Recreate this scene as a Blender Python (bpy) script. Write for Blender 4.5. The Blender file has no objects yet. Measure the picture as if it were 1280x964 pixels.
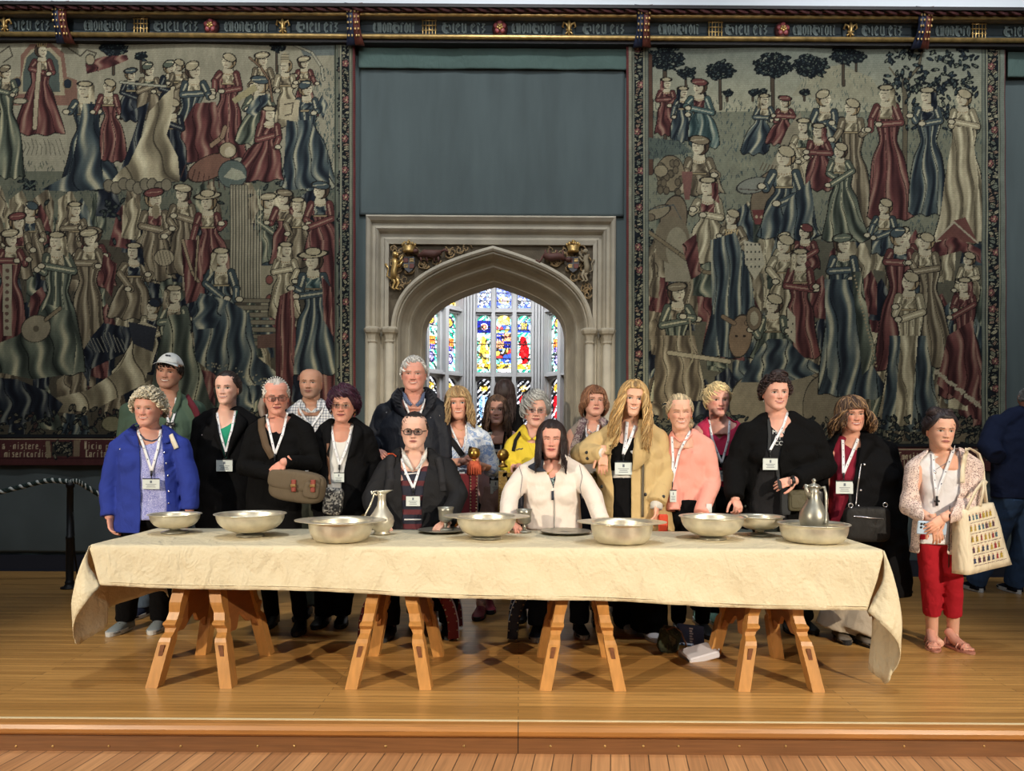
import bpy, math, random
import numpy as np
from mathutils import Vector, Matrix
from mathutils.bvhtree import BVHTree
random.seed(7); rng=np.random.default_rng(7)
PI=math.pi
COL=bpy.context.scene.collection
# ---------- camera model: lens position, horizon and slight roll of the photograph ----------
EYE=1.30; F=960.0; CX,CY=650.0,549.0; ROLL=0.0063
def P(px,py,d):
    u,v=px-CX,py-CY; c,s=math.cos(ROLL),math.sin(ROLL)
    return Vector(((u*c+v*s)*d/F, d, EYE-(-u*s+v*c)*d/F))
def proj(co):
    co=np.asarray(co,float); u=co[...,0]*F/co[...,1]; v=(EYE-co[...,2])*F/co[...,1]
    c,s=math.cos(ROLL),math.sin(ROLL)
    return np.stack([CX+u*c-v*s, CY+u*s+v*c],-1)
cam=bpy.data.cameras.new('camera'); cam_o=bpy.data.objects.new('camera',cam); COL.objects.link(cam_o)
cam.sensor_width=36; cam.lens=F/1280*36; cam.clip_end=200; cam.clip_start=.05
cam.shift_x=(640-CX)/1280; cam.shift_y=(CY-482)/1280
cam_o.location=(0,0,EYE); cam_o.rotation_euler=(Matrix.Rotation(PI/2,3,'X')@Matrix.Rotation(ROLL,3,'Z')).to_euler()
bpy.context.scene.camera=cam_o
# ---------- materials ----------
def lin(c):
    return tuple(((v/255)/12.92 if v/255<=.04045 else ((v/255+.055)/1.055)**2.4) for v in c)
MATS={}
def M(name,rgb,rough=.8,metal=0,var=.0,vscale=6,bump=0,bscale=40,fold=0,spec=.5,emit=0,sheen=0,attr=None,sss=0,aniso=None):
    if name in MATS: return MATS[name]
    m=bpy.data.materials.new(name); m.use_nodes=True; nt=m.node_tree; N=nt.nodes; L=nt.links
    b=N['Principled BSDF']; b.inputs['Roughness'].default_value=rough; b.inputs['Metallic'].default_value=metal
    b.inputs['Specular IOR Level'].default_value=spec
    c=(*lin(rgb),1); b.inputs['Base Color'].default_value=c
    if sheen: b.inputs['Sheen Weight'].default_value=sheen
    tc=N.new('ShaderNodeTexCoord')
    if attr:
        a=N.new('ShaderNodeAttribute'); a.attribute_name=attr; L.new(a.outputs['Color'],b.inputs['Base Color'])
        if emit: L.new(a.outputs['Color'],b.inputs['Emission Color'])
    if var:
        n=N.new('ShaderNodeTexNoise'); n.inputs['Scale'].default_value=vscale; n.inputs['Detail'].default_value=5
        mp=N.new('ShaderNodeMapping'); 
        if aniso: mp.inputs['Scale'].default_value=aniso
        L.new(tc.outputs['Object'],mp.inputs['Vector']); L.new(mp.outputs['Vector'],n.inputs['Vector'])
        r=N.new('ShaderNodeMapRange'); r.inputs['From Min'].default_value=.3; r.inputs['From Max'].default_value=.7
        r.inputs['To Min'].default_value=1-var; r.inputs['To Max'].default_value=1+var
        L.new(n.outputs['Fac'],r.inputs['Value'])
        mx=N.new('ShaderNodeVectorMath'); mx.operation='SCALE'; L.new(r.outputs['Result'],mx.inputs['Scale'])
        if attr: L.new(a.outputs['Color'],mx.inputs[0])
        else: mx.inputs[0].default_value=c[:3]
        L.new(mx.outputs['Vector'],b.inputs['Base Color'])
    last=None
    if bump:
        n=N.new('ShaderNodeTexNoise'); n.inputs['Scale'].default_value=bscale; n.inputs['Detail'].default_value=4
        L.new(tc.outputs['Object'],n.inputs['Vector'])
        bp=N.new('ShaderNodeBump'); bp.inputs['Strength'].default_value=bump; bp.inputs['Distance'].default_value=.01
        L.new(n.outputs['Fac'],bp.inputs['Height']); last=bp
    if fold:
        n=N.new('ShaderNodeTexNoise'); n.inputs['Scale'].default_value=7; n.inputs['Detail'].default_value=2; n.inputs['Distortion'].default_value=1.2
        mp=N.new('ShaderNodeMapping'); mp.inputs['Scale'].default_value=(1.3,1.3,.8)
        L.new(tc.outputs['Object'],mp.inputs['Vector']); L.new(mp.outputs['Vector'],n.inputs['Vector'])
        bp=N.new('ShaderNodeBump'); bp.inputs['Strength'].default_value=fold; bp.inputs['Distance'].default_value=.05
        L.new(n.outputs['Fac'],bp.inputs['Height'])
        if last: L.new(last.outputs['Normal'],bp.inputs['Normal'])
        last=bp
    if last: L.new(last.outputs['Normal'],b.inputs['Normal'])
    if emit:
        if not attr: b.inputs['Emission Color'].default_value=c
        b.inputs['Emission Strength'].default_value=emit
    if sss:
        b.inputs['Subsurface Weight'].default_value=sss; b.inputs['Subsurface Radius'].default_value=(1,.35,.2); b.inputs['Subsurface Scale'].default_value=.008
    MATS[name]=m; return m
def pattern_mat(name,kind,cols,scale,rough=.85):
    if name in MATS: return MATS[name]
    m=M(name,cols[0],rough,fold=.35); nt=m.node_tree; N=nt.nodes; L=nt.links; b=N['Principled BSDF']
    tc=N.new('ShaderNodeTexCoord'); ramp=N.new('ShaderNodeValToRGB'); cr=ramp.color_ramp; cr.interpolation='CONSTANT'
    def stops(ts):
        while len(cr.elements)>1: cr.elements.remove(cr.elements[0])
        cr.elements[0].position=0; cr.elements[0].color=(*lin(cols[0]),1)
        for t,c in ts:
            e=cr.elements.new(t); e.color=(*lin(c),1)
    if kind=='noise':
        n=N.new('ShaderNodeTexNoise'); n.inputs['Scale'].default_value=scale; n.inputs['Detail'].default_value=2; n.inputs['Distortion'].default_value=2
        L.new(tc.outputs['Object'],n.inputs['Vector']); stops([(.45+.1*i,c) for i,c in enumerate(cols[1:])]); cr.interpolation='LINEAR' if len(cols)>3 else 'CONSTANT'
        L.new(n.outputs['Fac'],ramp.inputs['Fac'])
    elif kind=='voronoi':
        n=N.new('ShaderNodeTexVoronoi'); n.inputs['Scale'].default_value=scale; L.new(tc.outputs['Object'],n.inputs['Vector'])
        s=N.new('ShaderNodeSeparateColor'); L.new(n.outputs['Color'],s.inputs[0]); k=len(cols)
        stops([(i/k,c) for i,c in enumerate(cols) if i]); L.new(s.outputs[0],ramp.inputs['Fac'])
    elif kind in('check','stripe'):
        sp=N.new('ShaderNodeSeparateXYZ'); L.new(tc.outputs['Object'],sp.inputs[0])
        outs=[]
        for ax in (('X','Z') if kind=='check' else ('Z',)):
            mu=N.new('ShaderNodeMath'); mu.operation='MULTIPLY'; mu.inputs[1].default_value=scale; L.new(sp.outputs[ax],mu.inputs[0])
            fr=N.new('ShaderNodeMath'); fr.operation='FRACT'; L.new(mu.outputs[0],fr.inputs[0])
            lt=N.new('ShaderNodeMath'); lt.operation='LESS_THAN'; lt.inputs[1].default_value=.3 if kind=='check' else .35; L.new(fr.outputs[0],lt.inputs[0]); outs.append(lt)
        if kind=='check':
            ad=N.new('ShaderNodeMath'); ad.operation='ADD'; L.new(outs[0].outputs[0],ad.inputs[0]); L.new(outs[1].outputs[0],ad.inputs[1])
            hf=N.new('ShaderNodeMath'); hf.operation='MULTIPLY'; hf.inputs[1].default_value=.49; L.new(ad.outputs[0],hf.inputs[0]); src=hf
            stops([(.3,cols[1]),(.8,cols[2])])
        else: src=outs[0]; stops([(.5,cols[1])])
        L.new(src.outputs[0],ramp.inputs['Fac'])
    L.new(ramp.outputs['Color'],b.inputs['Base Color']); return m
# ---------- meshes ----------
def tag(o,label=None,cat=None,group=None,kind=None):
    if label: o['label']=label
    if cat: o['category']=cat
    if group: o['group']=group
    if kind: o['kind']=kind
    return o
def obj(name,verts,faces,mat,parent=None,smooth=True,mi=None,col=None):
    me=bpy.data.meshes.new(name)
    verts=np.asarray(verts,float).reshape(-1,3)
    if isinstance(faces,np.ndarray):
        faces=faces.astype(np.int32); me.vertices.add(len(verts)); me.vertices.foreach_set('co',verts.ravel())
        k=faces.shape[1]; me.loops.add(faces.size); me.loops.foreach_set('vertex_index',faces.ravel())
        me.polygons.add(len(faces)); me.polygons.foreach_set('loop_start',np.arange(0,faces.size,k,dtype=np.int32)); me.polygons.foreach_set('loop_total',np.full(len(faces),k,dtype=np.int32)); me.update(calc_edges=True)
    else: me.from_pydata(verts.tolist(),[],faces)
    if col is not None: setcol(me,col)
    for m in (mat if isinstance(mat,(list,tuple)) else [mat]): me.materials.append(m)
    if smooth: me.polygons.foreach_set('use_smooth',[True]*len(me.polygons))
    if mi is not None: me.polygons.foreach_set('material_index',mi)
    me.validate(); o=bpy.data.objects.new(name,me); COL.objects.link(o)
    if parent: o.parent=parent
    return o
def setcol(me,col):
    a=me.color_attributes.new('Col','FLOAT_COLOR','POINT')
    c=np.ones((len(me.vertices),4)); c[:,:3]=np.asarray(col)[:,:3]; a.data.foreach_set('color',c.ravel())
class MB:
    def __init__(s): s.v=[];s.f=[];s.m=[];s.cur=0
    def add(s,v,f):
        o=len(s.v); s.v+= [tuple(p) for p in v]; s.f+=[tuple(i+o for i in q) for q in f]; s.m+=[s.cur]*len(f); return s
    def box(s,a,b,bev=0):
        x0,y0,z0=[min(p,q) for p,q in zip(a,b)]; x1,y1,z1=[max(p,q) for p,q in zip(a,b)]
        if bev<=0:
            return s.add([(x0,y0,z0),(x1,y0,z0),(x1,y1,z0),(x0,y1,z0),(x0,y0,z1),(x1,y0,z1),(x1,y1,z1),(x0,y1,z1)],[(0,3,2,1),(4,5,6,7),(0,1,5,4),(1,2,6,5),(2,3,7,6),(3,0,4,7)])
        b_=min(bev,(x1-x0)/2.01,(y1-y0)/2.01,(z1-z0)/2.01)
        def ring(z,i): return [(x0+i,y0+b_-i*0+0,z) if 0 else p for p in [(x0+b_,y0+i,z),(x1-b_,y0+i,z),(x1-i,y0+b_,z),(x1-i,y1-b_,z),(x1-b_,y1-i,z),(x0+b_,y1-i,z),(x0+i,y1-b_,z),(x0+i,y0+b_,z)]]
        rs=[ring(z0,b_*.9),ring(z0+b_,0),ring(z1-b_,0),ring(z1,b_*.9)]
        return s.loft(rs)
    def loft(s,rings,closed=True,cap=True):
        n=len(rings[0]); o=len(s.v); f=[]
        for r in rings: s.v+=[tuple(p) for p in r]
        for k in range(len(rings)-1):
            for i in range(n if closed else n-1):
                j=(i+1)%n; f.append((o+k*n+i,o+k*n+j,o+(k+1)*n+j,o+(k+1)*n+i))
        if cap and closed: f.append(tuple(o+i for i in range(n-1,-1,-1))); f.append(tuple(o+(len(rings)-1)*n+i for i in range(n)))
        s.f+=f; s.m+=[s.cur]*len(f); return s
    def tube(s,pts,r,n=8,cap=True,flat=None,closed=False):
        pts=[Vector(p) for p in pts]; rs=r if isinstance(r,(list,tuple)) else [r]*len(pts)
        rings=[]; up=Vector((0,0,1)); N=None
        for i,p in enumerate(pts):
            t=(pts[min(i+1,len(pts)-1)]-pts[max(i-1,0)])
            if closed: t=pts[(i+1)%len(pts)]-pts[i-1]
            if t.length<1e-9: t=up.copy()
            t.normalize()
            if N is None:
                N=t.cross(up) if abs(t.dot(up))<.95 else t.cross(Vector((0,1,0))); N.normalize()
            else:
                N=N-t*N.dot(t); N=N.normalized() if N.length>1e-6 else t.orthogonal().normalized()
            B=t.cross(N); q=rs[i]
            rings.append([p+N*(q*math.cos(2*PI*k/n))+B*(q*(flat or 1)*math.sin(2*PI*k/n)) for k in range(n)])
        if closed: rings.append(rings[0]); cap=False
        return s.loft(rings,cap=cap)
    def ribbon(s,pts,w,nrm,th=.002):
        pts=[Vector(p) for p in pts]; rings=[]; nr=Vector(nrm).normalized()
        for i,p in enumerate(pts):
            t=(pts[min(i+1,len(pts)-1)]-pts[max(i-1,0)]).normalized(); q=t.cross(nr)
            q=q.normalized() if q.length>1e-5 else Vector((1,0,0)); ww=w[i] if isinstance(w,list) else w
            rings.append([p-q*ww/2,p+q*ww/2,p+q*ww/2+nr*th,p-q*ww/2+nr*th])
        return s.loft(rings)
    def lathe(s,prof,c,n=40,ax=None,closed=False,sx=1,sy=1):
        rings=[]
        for r,z in prof: rings.append([(c[0]+r*sx*math.cos(2*PI*k/n),c[1]+r*sy*math.sin(2*PI*k/n),c[2]+z) for k in range(n)])
        if closed: rings.append(rings[0])
        return s.loft(rings,cap=not closed)
    def ball(s,c,r,n=14,m=9,R=None):
        r=(r,r,r) if not isinstance(r,(tuple,list)) else r; rings=[]
        for j in range(m+1):
            t=PI*j/m; t=min(max(t,.02),PI-.02); ring=[]
            for k in range(n):
                q=Vector((r[0]*math.sin(t)*math.cos(2*PI*k/n),r[1]*math.sin(t)*math.sin(2*PI*k/n),-r[2]*math.cos(t)))
                if R is not None: q=R@q
                ring.append(q+Vector(c))
            rings.append(ring)
        return s.loft(rings)
    def prism(s,poly,y0,y1,ax='y'):
        # polygon in x,z extruded along y (or y,z along x)
        if ax=='y': rings=[[(x,y0,z) for x,z in poly],[(x,y1,z) for x,z in poly]]
        elif ax=='x': rings=[[(y0,x,z) for x,z in poly],[(y1,x,z) for x,z in poly]]
        else: rings=[[(x,z,y0) for x,z in poly],[(x,z,y1) for x,z in poly]]
        return s.loft(rings)
    def build(s,name,mat,parent=None,smooth=False,sub=0):
        o=obj(name,s.v,s.f,mat,parent,smooth,mi=s.m if isinstance(mat,(list,tuple)) else None)
        if not smooth or smooth=='auto': pass
        return o
def recalc(o):
    import bmesh
    bm=bmesh.new(); bm.from_mesh(o.data); bmesh.ops.recalc_face_normals(bm,faces=bm.faces); bm.to_mesh(o.data); bm.free(); return o
def empty(name,loc=(0,0,0),label=None,cat=None,group=None,kind=None):
    o=bpy.data.objects.new(name,None); o.location=loc; o.empty_display_size=.05; COL.objects.link(o); return tag(o,label,cat,group,kind)
def adopt(root,kids):
    # keep children where they are although the root stands elsewhere
    for k in kids:
        k.parent=root; k.matrix_parent_inverse=Matrix.Translation(root.location).inverted()
def copy_tree(o,parent=None,off=None,label=None,**kw):
    c=o.copy(); COL.objects.link(c)
    if parent: c.parent=parent
    if off is not None: c.location=Vector(o.location)+Vector(off)
    if label: c['label']=label
    for ch in o.children:
        copy_tree(ch,c)
    return c
def temp_mesh(verts,faces):
    me=bpy.data.meshes.new('t'); me.from_pydata([tuple(v) for v in verts],[],faces); return me
def remesh(mb,vox,smooth=4,fac=.5):
    me=temp_mesh(mb.v,mb.f); import bmesh
    bm=bmesh.new(); bm.from_mesh(me); bmesh.ops.recalc_face_normals(bm,faces=bm.faces); bm.to_mesh(me); bm.free()
    o=bpy.data.objects.new('t',me); COL.objects.link(o)
    r=o.modifiers.new('r','REMESH'); r.mode='VOXEL'; r.voxel_size=vox
    if smooth: s=o.modifiers.new('s','SMOOTH'); s.iterations=smooth; s.factor=fac
    dg=bpy.context.evaluated_depsgraph_get(); e=o.evaluated_get(dg); m2=e.to_mesh()
    n=len(m2.vertices); co=np.empty(n*3); m2.vertices.foreach_get('co',co); co=co.reshape(-1,3)
    fs=[tuple(p.vertices) for p in m2.polygons]
    e.to_mesh_clear(); bpy.data.objects.remove(o); bpy.data.meshes.remove(me)
    f=np.array([q if len(q)==4 else (*q,q[0])[:4] for q in fs],dtype=np.int32) if fs else np.zeros((0,4),np.int32)
    tri=np.array([len(q)==3 for q in fs]) if fs else np.zeros(0,bool)
    return co,f,tri
def faces_list(f,tri=None):
    return [tuple(q[:3]) if len(set(q.tolist()))<4 else tuple(q) for q in f]
# ================= THE ROOM =================
WY=7.42
wall_m=M('grey_green_wall_fabric',(76,87,87),.9,var=.12,vscale=2.5,bump=.25,bscale=260,aniso=(3,3,.5))
valance_m=M('green_valance_cloth',(72,92,86),.9,var=.1,vscale=3,fold=.3)
base_m=M('navy_skirting_paint',(26,31,44),.6)
white_m=M('white_plaster',(225,232,236),.85)
dark_m=M('dark_frame_paint',(24,18,18),.6)
gold_m=M('worn_gilding',(196,164,104),.38,.75,var=.35,vscale=14)
maroon_m=M('maroon_paint',(92,52,52),.6,var=.25,vscale=20)
frieze_m=M('blackish_teal_paint',(34,46,50),.6,var=.2,vscale=12)
cavetto_m=M('grey_brown_moulding',(110,105,98),.6,var=.15)
silver_m=M('tarnished_silver_lettering',(104,116,112),.6,.1,var=.3,vscale=30)
stone_m=M('carved_limestone',(168,160,142),.85,var=.14,vscale=5,bump=.2,bscale=60)
stone_w=M('pale_tracery_stone',(165,165,165),.85,var=.06,vscale=5)
blk=M('black_metal',(22,22,24),.45,.3)
def wood_mat(name,c1,c2,scale,bw,bh,rough,mortar,rot=0,gr=(1.2,30,30)):
    m=M(name,c1,rough); nt=m.node_tree; N=nt.nodes; L=nt.links; b=N['Principled BSDF']
    tc=N.new('ShaderNodeTexCoord'); mp=N.new('ShaderNodeMapping'); mp.inputs['Rotation'].default_value=(0,0,rot); L.new(tc.outputs['Object'],mp.inputs['Vector'])
    br=N.new('ShaderNodeTexBrick'); br.inputs['Scale'].default_value=1; br.inputs['Brick Width'].default_value=bw; br.inputs['Row Height'].default_value=bh
    br.inputs['Mortar Size'].default_value=mortar; br.inputs['Mortar Smooth'].default_value=.3; br.inputs['Bias'].default_value=0; br.offset=.37
    br.inputs['Color1'].default_value=(*lin(c1),1); br.inputs['Color2'].default_value=(*lin(c2),1); br.inputs['Mortar'].default_value=(*lin(tuple(v*.45 for v in c1)),1)
    L.new(mp.outputs['Vector'],br.inputs['Vector'])
    mp2=N.new('ShaderNodeMapping'); mp2.inputs['Scale'].default_value=gr; L.new(mp.outputs['Vector'],mp2.inputs['Vector'])
    n=N.new('ShaderNodeTexNoise'); n.inputs['Scale'].default_value=scale; n.inputs['Detail'].default_value=6; n.inputs['Distortion'].default_value=.6; L.new(mp2.outputs['Vector'],n.inputs['Vector'])
    r=N.new('ShaderNodeMapRange'); r.inputs['From Min'].default_value=.3; r.inputs['From Max'].default_value=.7; r.inputs['To Min'].default_value=.78; r.inputs['To Max'].default_value=1.15; L.new(n.outputs['Fac'],r.inputs['Value'])
    s=N.new('ShaderNodeVectorMath'); s.operation='SCALE'; L.new(br.outputs['Color'],s.inputs[0]); L.new(r.outputs['Result'],s.inputs['Scale']); L.new(s.outputs['Vector'],b.inputs['Base Color'])
    bp=N.new('ShaderNodeBump'); bp.inputs['Strength'].default_value=.25; bp.inputs['Distance'].default_value=.004; L.new(s.outputs['Vector'],bp.inputs['Height']); L.new(bp.outputs['Normal'],b.inputs['Normal'])
    return m
stage_m=wood_mat('oak_strip_floor',(196,148,84),(166,122,66),2,2.6,.045,.30,.0016)
floor_m=wood_mat('parquet_plank_floor',(200,150,104),(170,122,82),2,1.9,.085,.4,.003,rot=PI/2+.12)
nose_m=wood_mat('oak_nosing',(172,120,64),(156,106,54),2,4.3,3,.35,.003)
riser_m=wood_mat('dark_oak_riser',(120,80,46),(104,66,38),3,3.1,3,.5,.003,gr=(1.2,12,30))
LZ=-.135; FE=3.52
tag(MB().box((-9,-6,LZ-.1),(9,FE,LZ)).build('floor',floor_m),kind='structure')
tag(MB().box((-9,FE+.03,-.1),(9,WY,0)).build('floor_stage',stage_m),kind='structure')
nb=MB(); nb.prism([(FE-.03,0),(FE-.045,-.006),(FE-.055,-.022),(FE-.05,-.042),(FE-.035,-.055),(FE+.03,-.055),(FE+.03,0)],-9,9,'x')
o=tag(nb.build('trim_1',nose_m),kind='structure')
nb=MB(); nb.box((-9,FE+.012,-.004),(9,FE+.032,.0012)); tag(nb.build('nosing_highlight',M('pale_highlight_strip',(222,204,164),.4)),kind='structure')  # pale colour stands in for the highlight along the nosing edge
nb=MB(); nb.box((-9,FE-.02,LZ),(9,FE+.03,-.055)); tag(nb.build('trim_2',riser_m),kind='structure')
sb=MB()
for px in (20,66,136,226,322,368,482,580,688,756,804,848,924,982,1130,1230): sb.ball(P(px,933,FE-.02),(.006,.004,.006),8,5)
so=sb.build('screw_plug',gold_m,o,True); so['kind']='stuff'
DX0,DX1=P(459,400,WY).x,P(774,400,WY).x; DZ=P(616,268,WY).z; ZT=P(650,50,WY).z
DC=(DX0+DX1)/2
w=MB(); w.box((-9,WY,0),(DX0+.05,WY+.3,ZT)); tag(w.build('wall_left',wall_m),kind='structure')
w=MB(); w.box((DX1-.05,WY,0),(9,WY+.3,ZT)); tag(w.build('wall_right',wall_m),kind='structure')
w=MB(); w.box((DX0+.05,WY,DZ-.03),(DX1-.05,WY+.3,ZT)); tag(w.build('wall_back',wall_m),kind='structure')
w=MB(); w.box((-9,WY+.1,ZT),(9,WY+.35,8.5)); tag(w.build('wall_back_upper',white_m),kind='structure')
for nm,a,b in (('baseboard_left',-9,DX0),('baseboard_right',DX1,9)):
    w=MB(); w.box((a,WY-.03,0),(b,WY,.155)); w.box((a,WY-.04,.0),(b,WY-.03,.012)); tag(w.build(nm,base_m),kind='structure')
# hanging cloth over the doorway
def cloth_panel(name,x0,x1,z0,z1,y,mat,amp=.012,nx=90,nz=50,seed=0,th=.012,parent=None):
    r=np.random.default_rng(seed); ph=r.uniform(0,6,6)
    X,Z=np.meshgrid(np.linspace(x0,x1,nx),np.linspace(z0,z1,nz)); k=(z1-Z)/(z1-z0)
    D=amp*(.5*np.sin(X*5+ph[0]+.6*np.sin(Z*2+ph[1]))+.4*np.sin(X*11+ph[2]+Z*1.3)+.3*np.sin(X*23+ph[3]+Z*3+ph[4]))*(.3+.7*k)+amp*.4*np.sin(Z*9+X*2+ph[5])*(1-k)
    Y=y-np.abs(amp)*1.5+D; v=np.stack([X,Y,Z],-1).reshape(-1,3); v2=v+[0,th,0]
    f=[]
    for j in range(nz-1):
        for i in range(nx-1):
            a=j*nx+i; f.append((a,a+1,a+nx+1,a+nx)); b=a+nx*nz; f.append((b,b+nx,b+nx+1,b+1))
    per=[i for i in range(nx)]+[j*nx+nx-1 for j in range(1,nz)]+[(nz-1)*nx+i for i in range(nx-2,-1,-1)]+[j*nx for j in range(nz-2,0,-1)]
    for q in range(len(per)):
        a,b=per[q],per[(q+1)%len(per)]; f.append((b,a,a+nx*nz,b+nx*nz))
    return obj(name,np.vstack([v,v2]),f,mat,parent)
zc=lambda y,x=650: P(x,y,WY-.05).z; xc=lambda x: P(x,400,WY-.05).x
pn=cloth_panel('wall_hanging',xc(448),xc(779),zc(269),zc(80),WY-.02,wall_m,.006,seed=3)
tag(pn,'plain grey green cloth panel hung above the carved stone doorway','hanging')
pn=cloth_panel('valance',xc(447),xc(784),zc(87),zc(53),WY-.05,valance_m,.010,nz=16,seed=5)
tag(pn,'dark green valance strip above the plain cloth panel over the doorway','valance')
pn=cloth_panel('valance',xc(1257),xc(1420),zc(93),zc(58),WY-.05,valance_m,.010,nz=16,seed=6)
tag(pn,'green valance strip to the right of the right tapestry by the frame edge','valance')
# grey curtain below the left tapestry
pn=cloth_panel('curtain',xc(-60),xc(455),zc(694),zc(570),WY-.02,M('dark_grey_curtain',(74,82,82),.95,var=.1,vscale=3),.012,nx=160,seed=9)
tag(pn,'dark grey hanging below the left tapestry, above the navy skirting','curtain')
# ---------- cornice ----------
CF=WY-.30
def zz(y,d): return P(650,y,d).z
def strip(y0,y1,d,back=WY+.02,x0=-9,x1=9):
    return ((x0,d,zz(y1,d)),(x1,back,zz(y0,d)))
c=MB()
a,b=strip(5,9,CF-.04); c.box(a,b); a,b=strip(14.5,17.5,CF+.04); c.box(a,b); a,b=strip(48,54,CF+.14); c.box(a,b); 
t1=tag(c.build('trim_3',dark_m),kind='structure')
c=MB(); a,b=strip(9,14.5,CF+.02); c.box(a,b)
x=-5.2
while x<5.2:
    for s in (0,): c.tube([(x,CF,zz(10,CF)),(x+.05,CF-.012,zz(10.3,CF)),(x+.10,CF-.012,zz(13.6,CF)),(x+.15,CF,zz(14,CF))],.012,6)
    x+=.115
tag(c.build('trim_4',maroon_m),kind='structure')
c=MB(); 
for y,r in ((19,.016),(46.7,.022)):
    d=CF+.05 if y<30 else CF+.12; c.tube([(-9,d,zz(y,d)),(9,d,zz(y,d))],r,10)
tag(c.build('trim_5',gold_m,smooth=True),kind='structure')
c=MB(); c.prism([(CF+.05,zz(20,CF+.05)),(CF+.08,zz(23,CF+.08)),(CF+.15,zz(26,CF+.15)),(WY+.02,zz(26,CF+.15)),(WY+.02,zz(20,CF+.05))],-9,9,'x'); tag(c.build('trim_6',cavetto_m),kind='structure')
c=MB(); FY=CF+.16; c.prism([(FY-.03,zz(26,FY-.03)),(FY,zz(32,FY)),(FY,zz(40,FY)),(FY-.02,zz(45.5,FY-.02)),(WY+.02,zz(48,FY)),(WY+.02,zz(25,FY))],-9,9,'x'); tag(c.build('trim_7',frieze_m),kind='structure')
# blackletter strokes, unit box height 1
def arc(cx,cy,rx,ry,a0,a1,n=8): return [(cx+rx*math.cos(math.radians(a0+(a1-a0)*i/n)),cy+ry*math.sin(math.radians(a0+(a1-a0)*i/n))) for i in range(n+1)]
GL={'M':(1.15,[arc(.28,.5,.26,.46,100,330),arc(.34,.52,.10,.2,0,360),[(.52,.95),(.5,.08),(.56,.0)],[(.5,.9),(.7,.98),(.76,.8),(.74,.08),(.8,0)],[(.76,.9),(.95,.98),(1.02,.8),(1.0,.1),(1.08,0)]]),
'D':(1.0,[arc(.5,.45,.44,.45,60,330),arc(.5,.45,.22,.26,40,300),[(.1,.98),(.45,1.0),(.85,.7),(.9,.35),(.75,.05)]]),
'O':(.55,[[(.1,.2),(.1,.75),(.28,.95),(.45,.75),(.45,.2),(.28,.02),(.1,.2)]]),
'N':(.6,[[(.05,.95),(.12,.85),(.12,.05)],[(.12,.8),(.3,.98),(.46,.85),(.46,.1),(.55,.02)]]),
'R':(.45,[[(.1,.95),(.14,.9),(.14,.02)],[(.14,.75),(.3,.95),(.42,.88)]]),
'I':(.28,[[(.05,.92),(.13,.85),(.13,.1),(.22,.02)]]),
'T':(.42,[[(.16,1.1),(.16,.1),(.3,.02)],[(.02,.85),(.36,.85)]]),
'E':(.5,[[(.42,.12),(.22,.0),(.08,.25),(.08,.75),(.25,.97),(.42,.8),(.1,.5)]]),
'U':(.6,[[(.06,.95),(.12,.85),(.12,.15),(.26,.02),(.44,.15)],[(.44,.95),(.46,.1),(.54,.02)]]),
'Z':(.4,[[(.05,.9),(.35,.95),(.1,.55),(.35,.4),(.1,0)]]),' ':(.2,[])}
def lettering(text,x0,x1,zb,h,y,w,mb):
    tw=sum(GL[ch][0]+.1 for ch in text); sx=(x1-x0)/tw; x=x0
    for ch in text:
        wd,st=GL[ch]
        for s in st: mb.ribbon([(x+p[0]*sx,y,zb+p[1]*h) for p in s],w,(0,-1,0),.006)
        x+=(wd+.1)*sx
FYl=FY-.005; zb=zz(42,FYl); lh=zz(30,FYl)-zb
def fx(px): return P(px,36,FYl).x
seq=[84,445,802,1148,-275,1500]
parts_txt=[]
sh=[-272,84,445,802,1148,1500]
fnum=0
for a,b in zip(sh[:-1],sh[1:]):
    L_=b-a; q=L_/4.06
    segs=[(a+.25*q,a+.85*q,'MONDROIT'),(a+1.22*q,a+1.85*q,'DIEU ETZ'),(a+2.22*q,a+2.85*q,'MONDROIT'),(a+3.22*q,a+3.82*q,'DIEU ETZ')]
    for x0,x1,t in segs:
        if x1<-30 or x0>1310: continue
        mb=MB(); lettering(t,fx(x0),fx(x1),zb,lh,FYl-.004,.017,mb)
        o=mb.build('frieze_lettering',silver_m); tag(o,'silver blackletter motto on the dark frieze, reading '+('mon droit' if t[0]=='M' else 'dieu et')+(', at the left end' if x0<200 else ''),kind='structure')
def emblem_base(px): return Vector((fx(px),FY-.02,zz(36,FY-.02)))
def put(mb,c): 
    mb.v=[(v[0]+c.x,v[1]+c.y,v[2]+c.z) for v in mb.v]; return mb
def emb(name,px,parts,label,grp):
    c_=emblem_base(px); root=empty(name,c_,label,'emblem',grp)
    for nm,mb,m in parts(): mb.build(nm,m,root,True)
    return root
def portcullis():
    s=MB(); s.box((-.065,-.01,-.085),(.065,.03,.085),.012)
    g=MB()
    for i in range(5): g.tube([(-.06+i*.03,-.02,.09),(-.06+i*.03,-.02,-.085),(-.06+i*.03,-.02,-.1)],[.0055,.0055,.001],6)
    for j in range(4): g.tube([(-.07,-.022,.06-.045*j),(.07,-.022,.06-.045*j)],.005,6)
    g.tube([(-.075,-.02,.088),(.075,-.02,.088)],.01,6)
    for s_ in (-1,1): g.ball((s_*.08,-.02,.09),.012,8,6)
    return [('shield',s,frieze_m),('grille',g,gold_m)]
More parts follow.
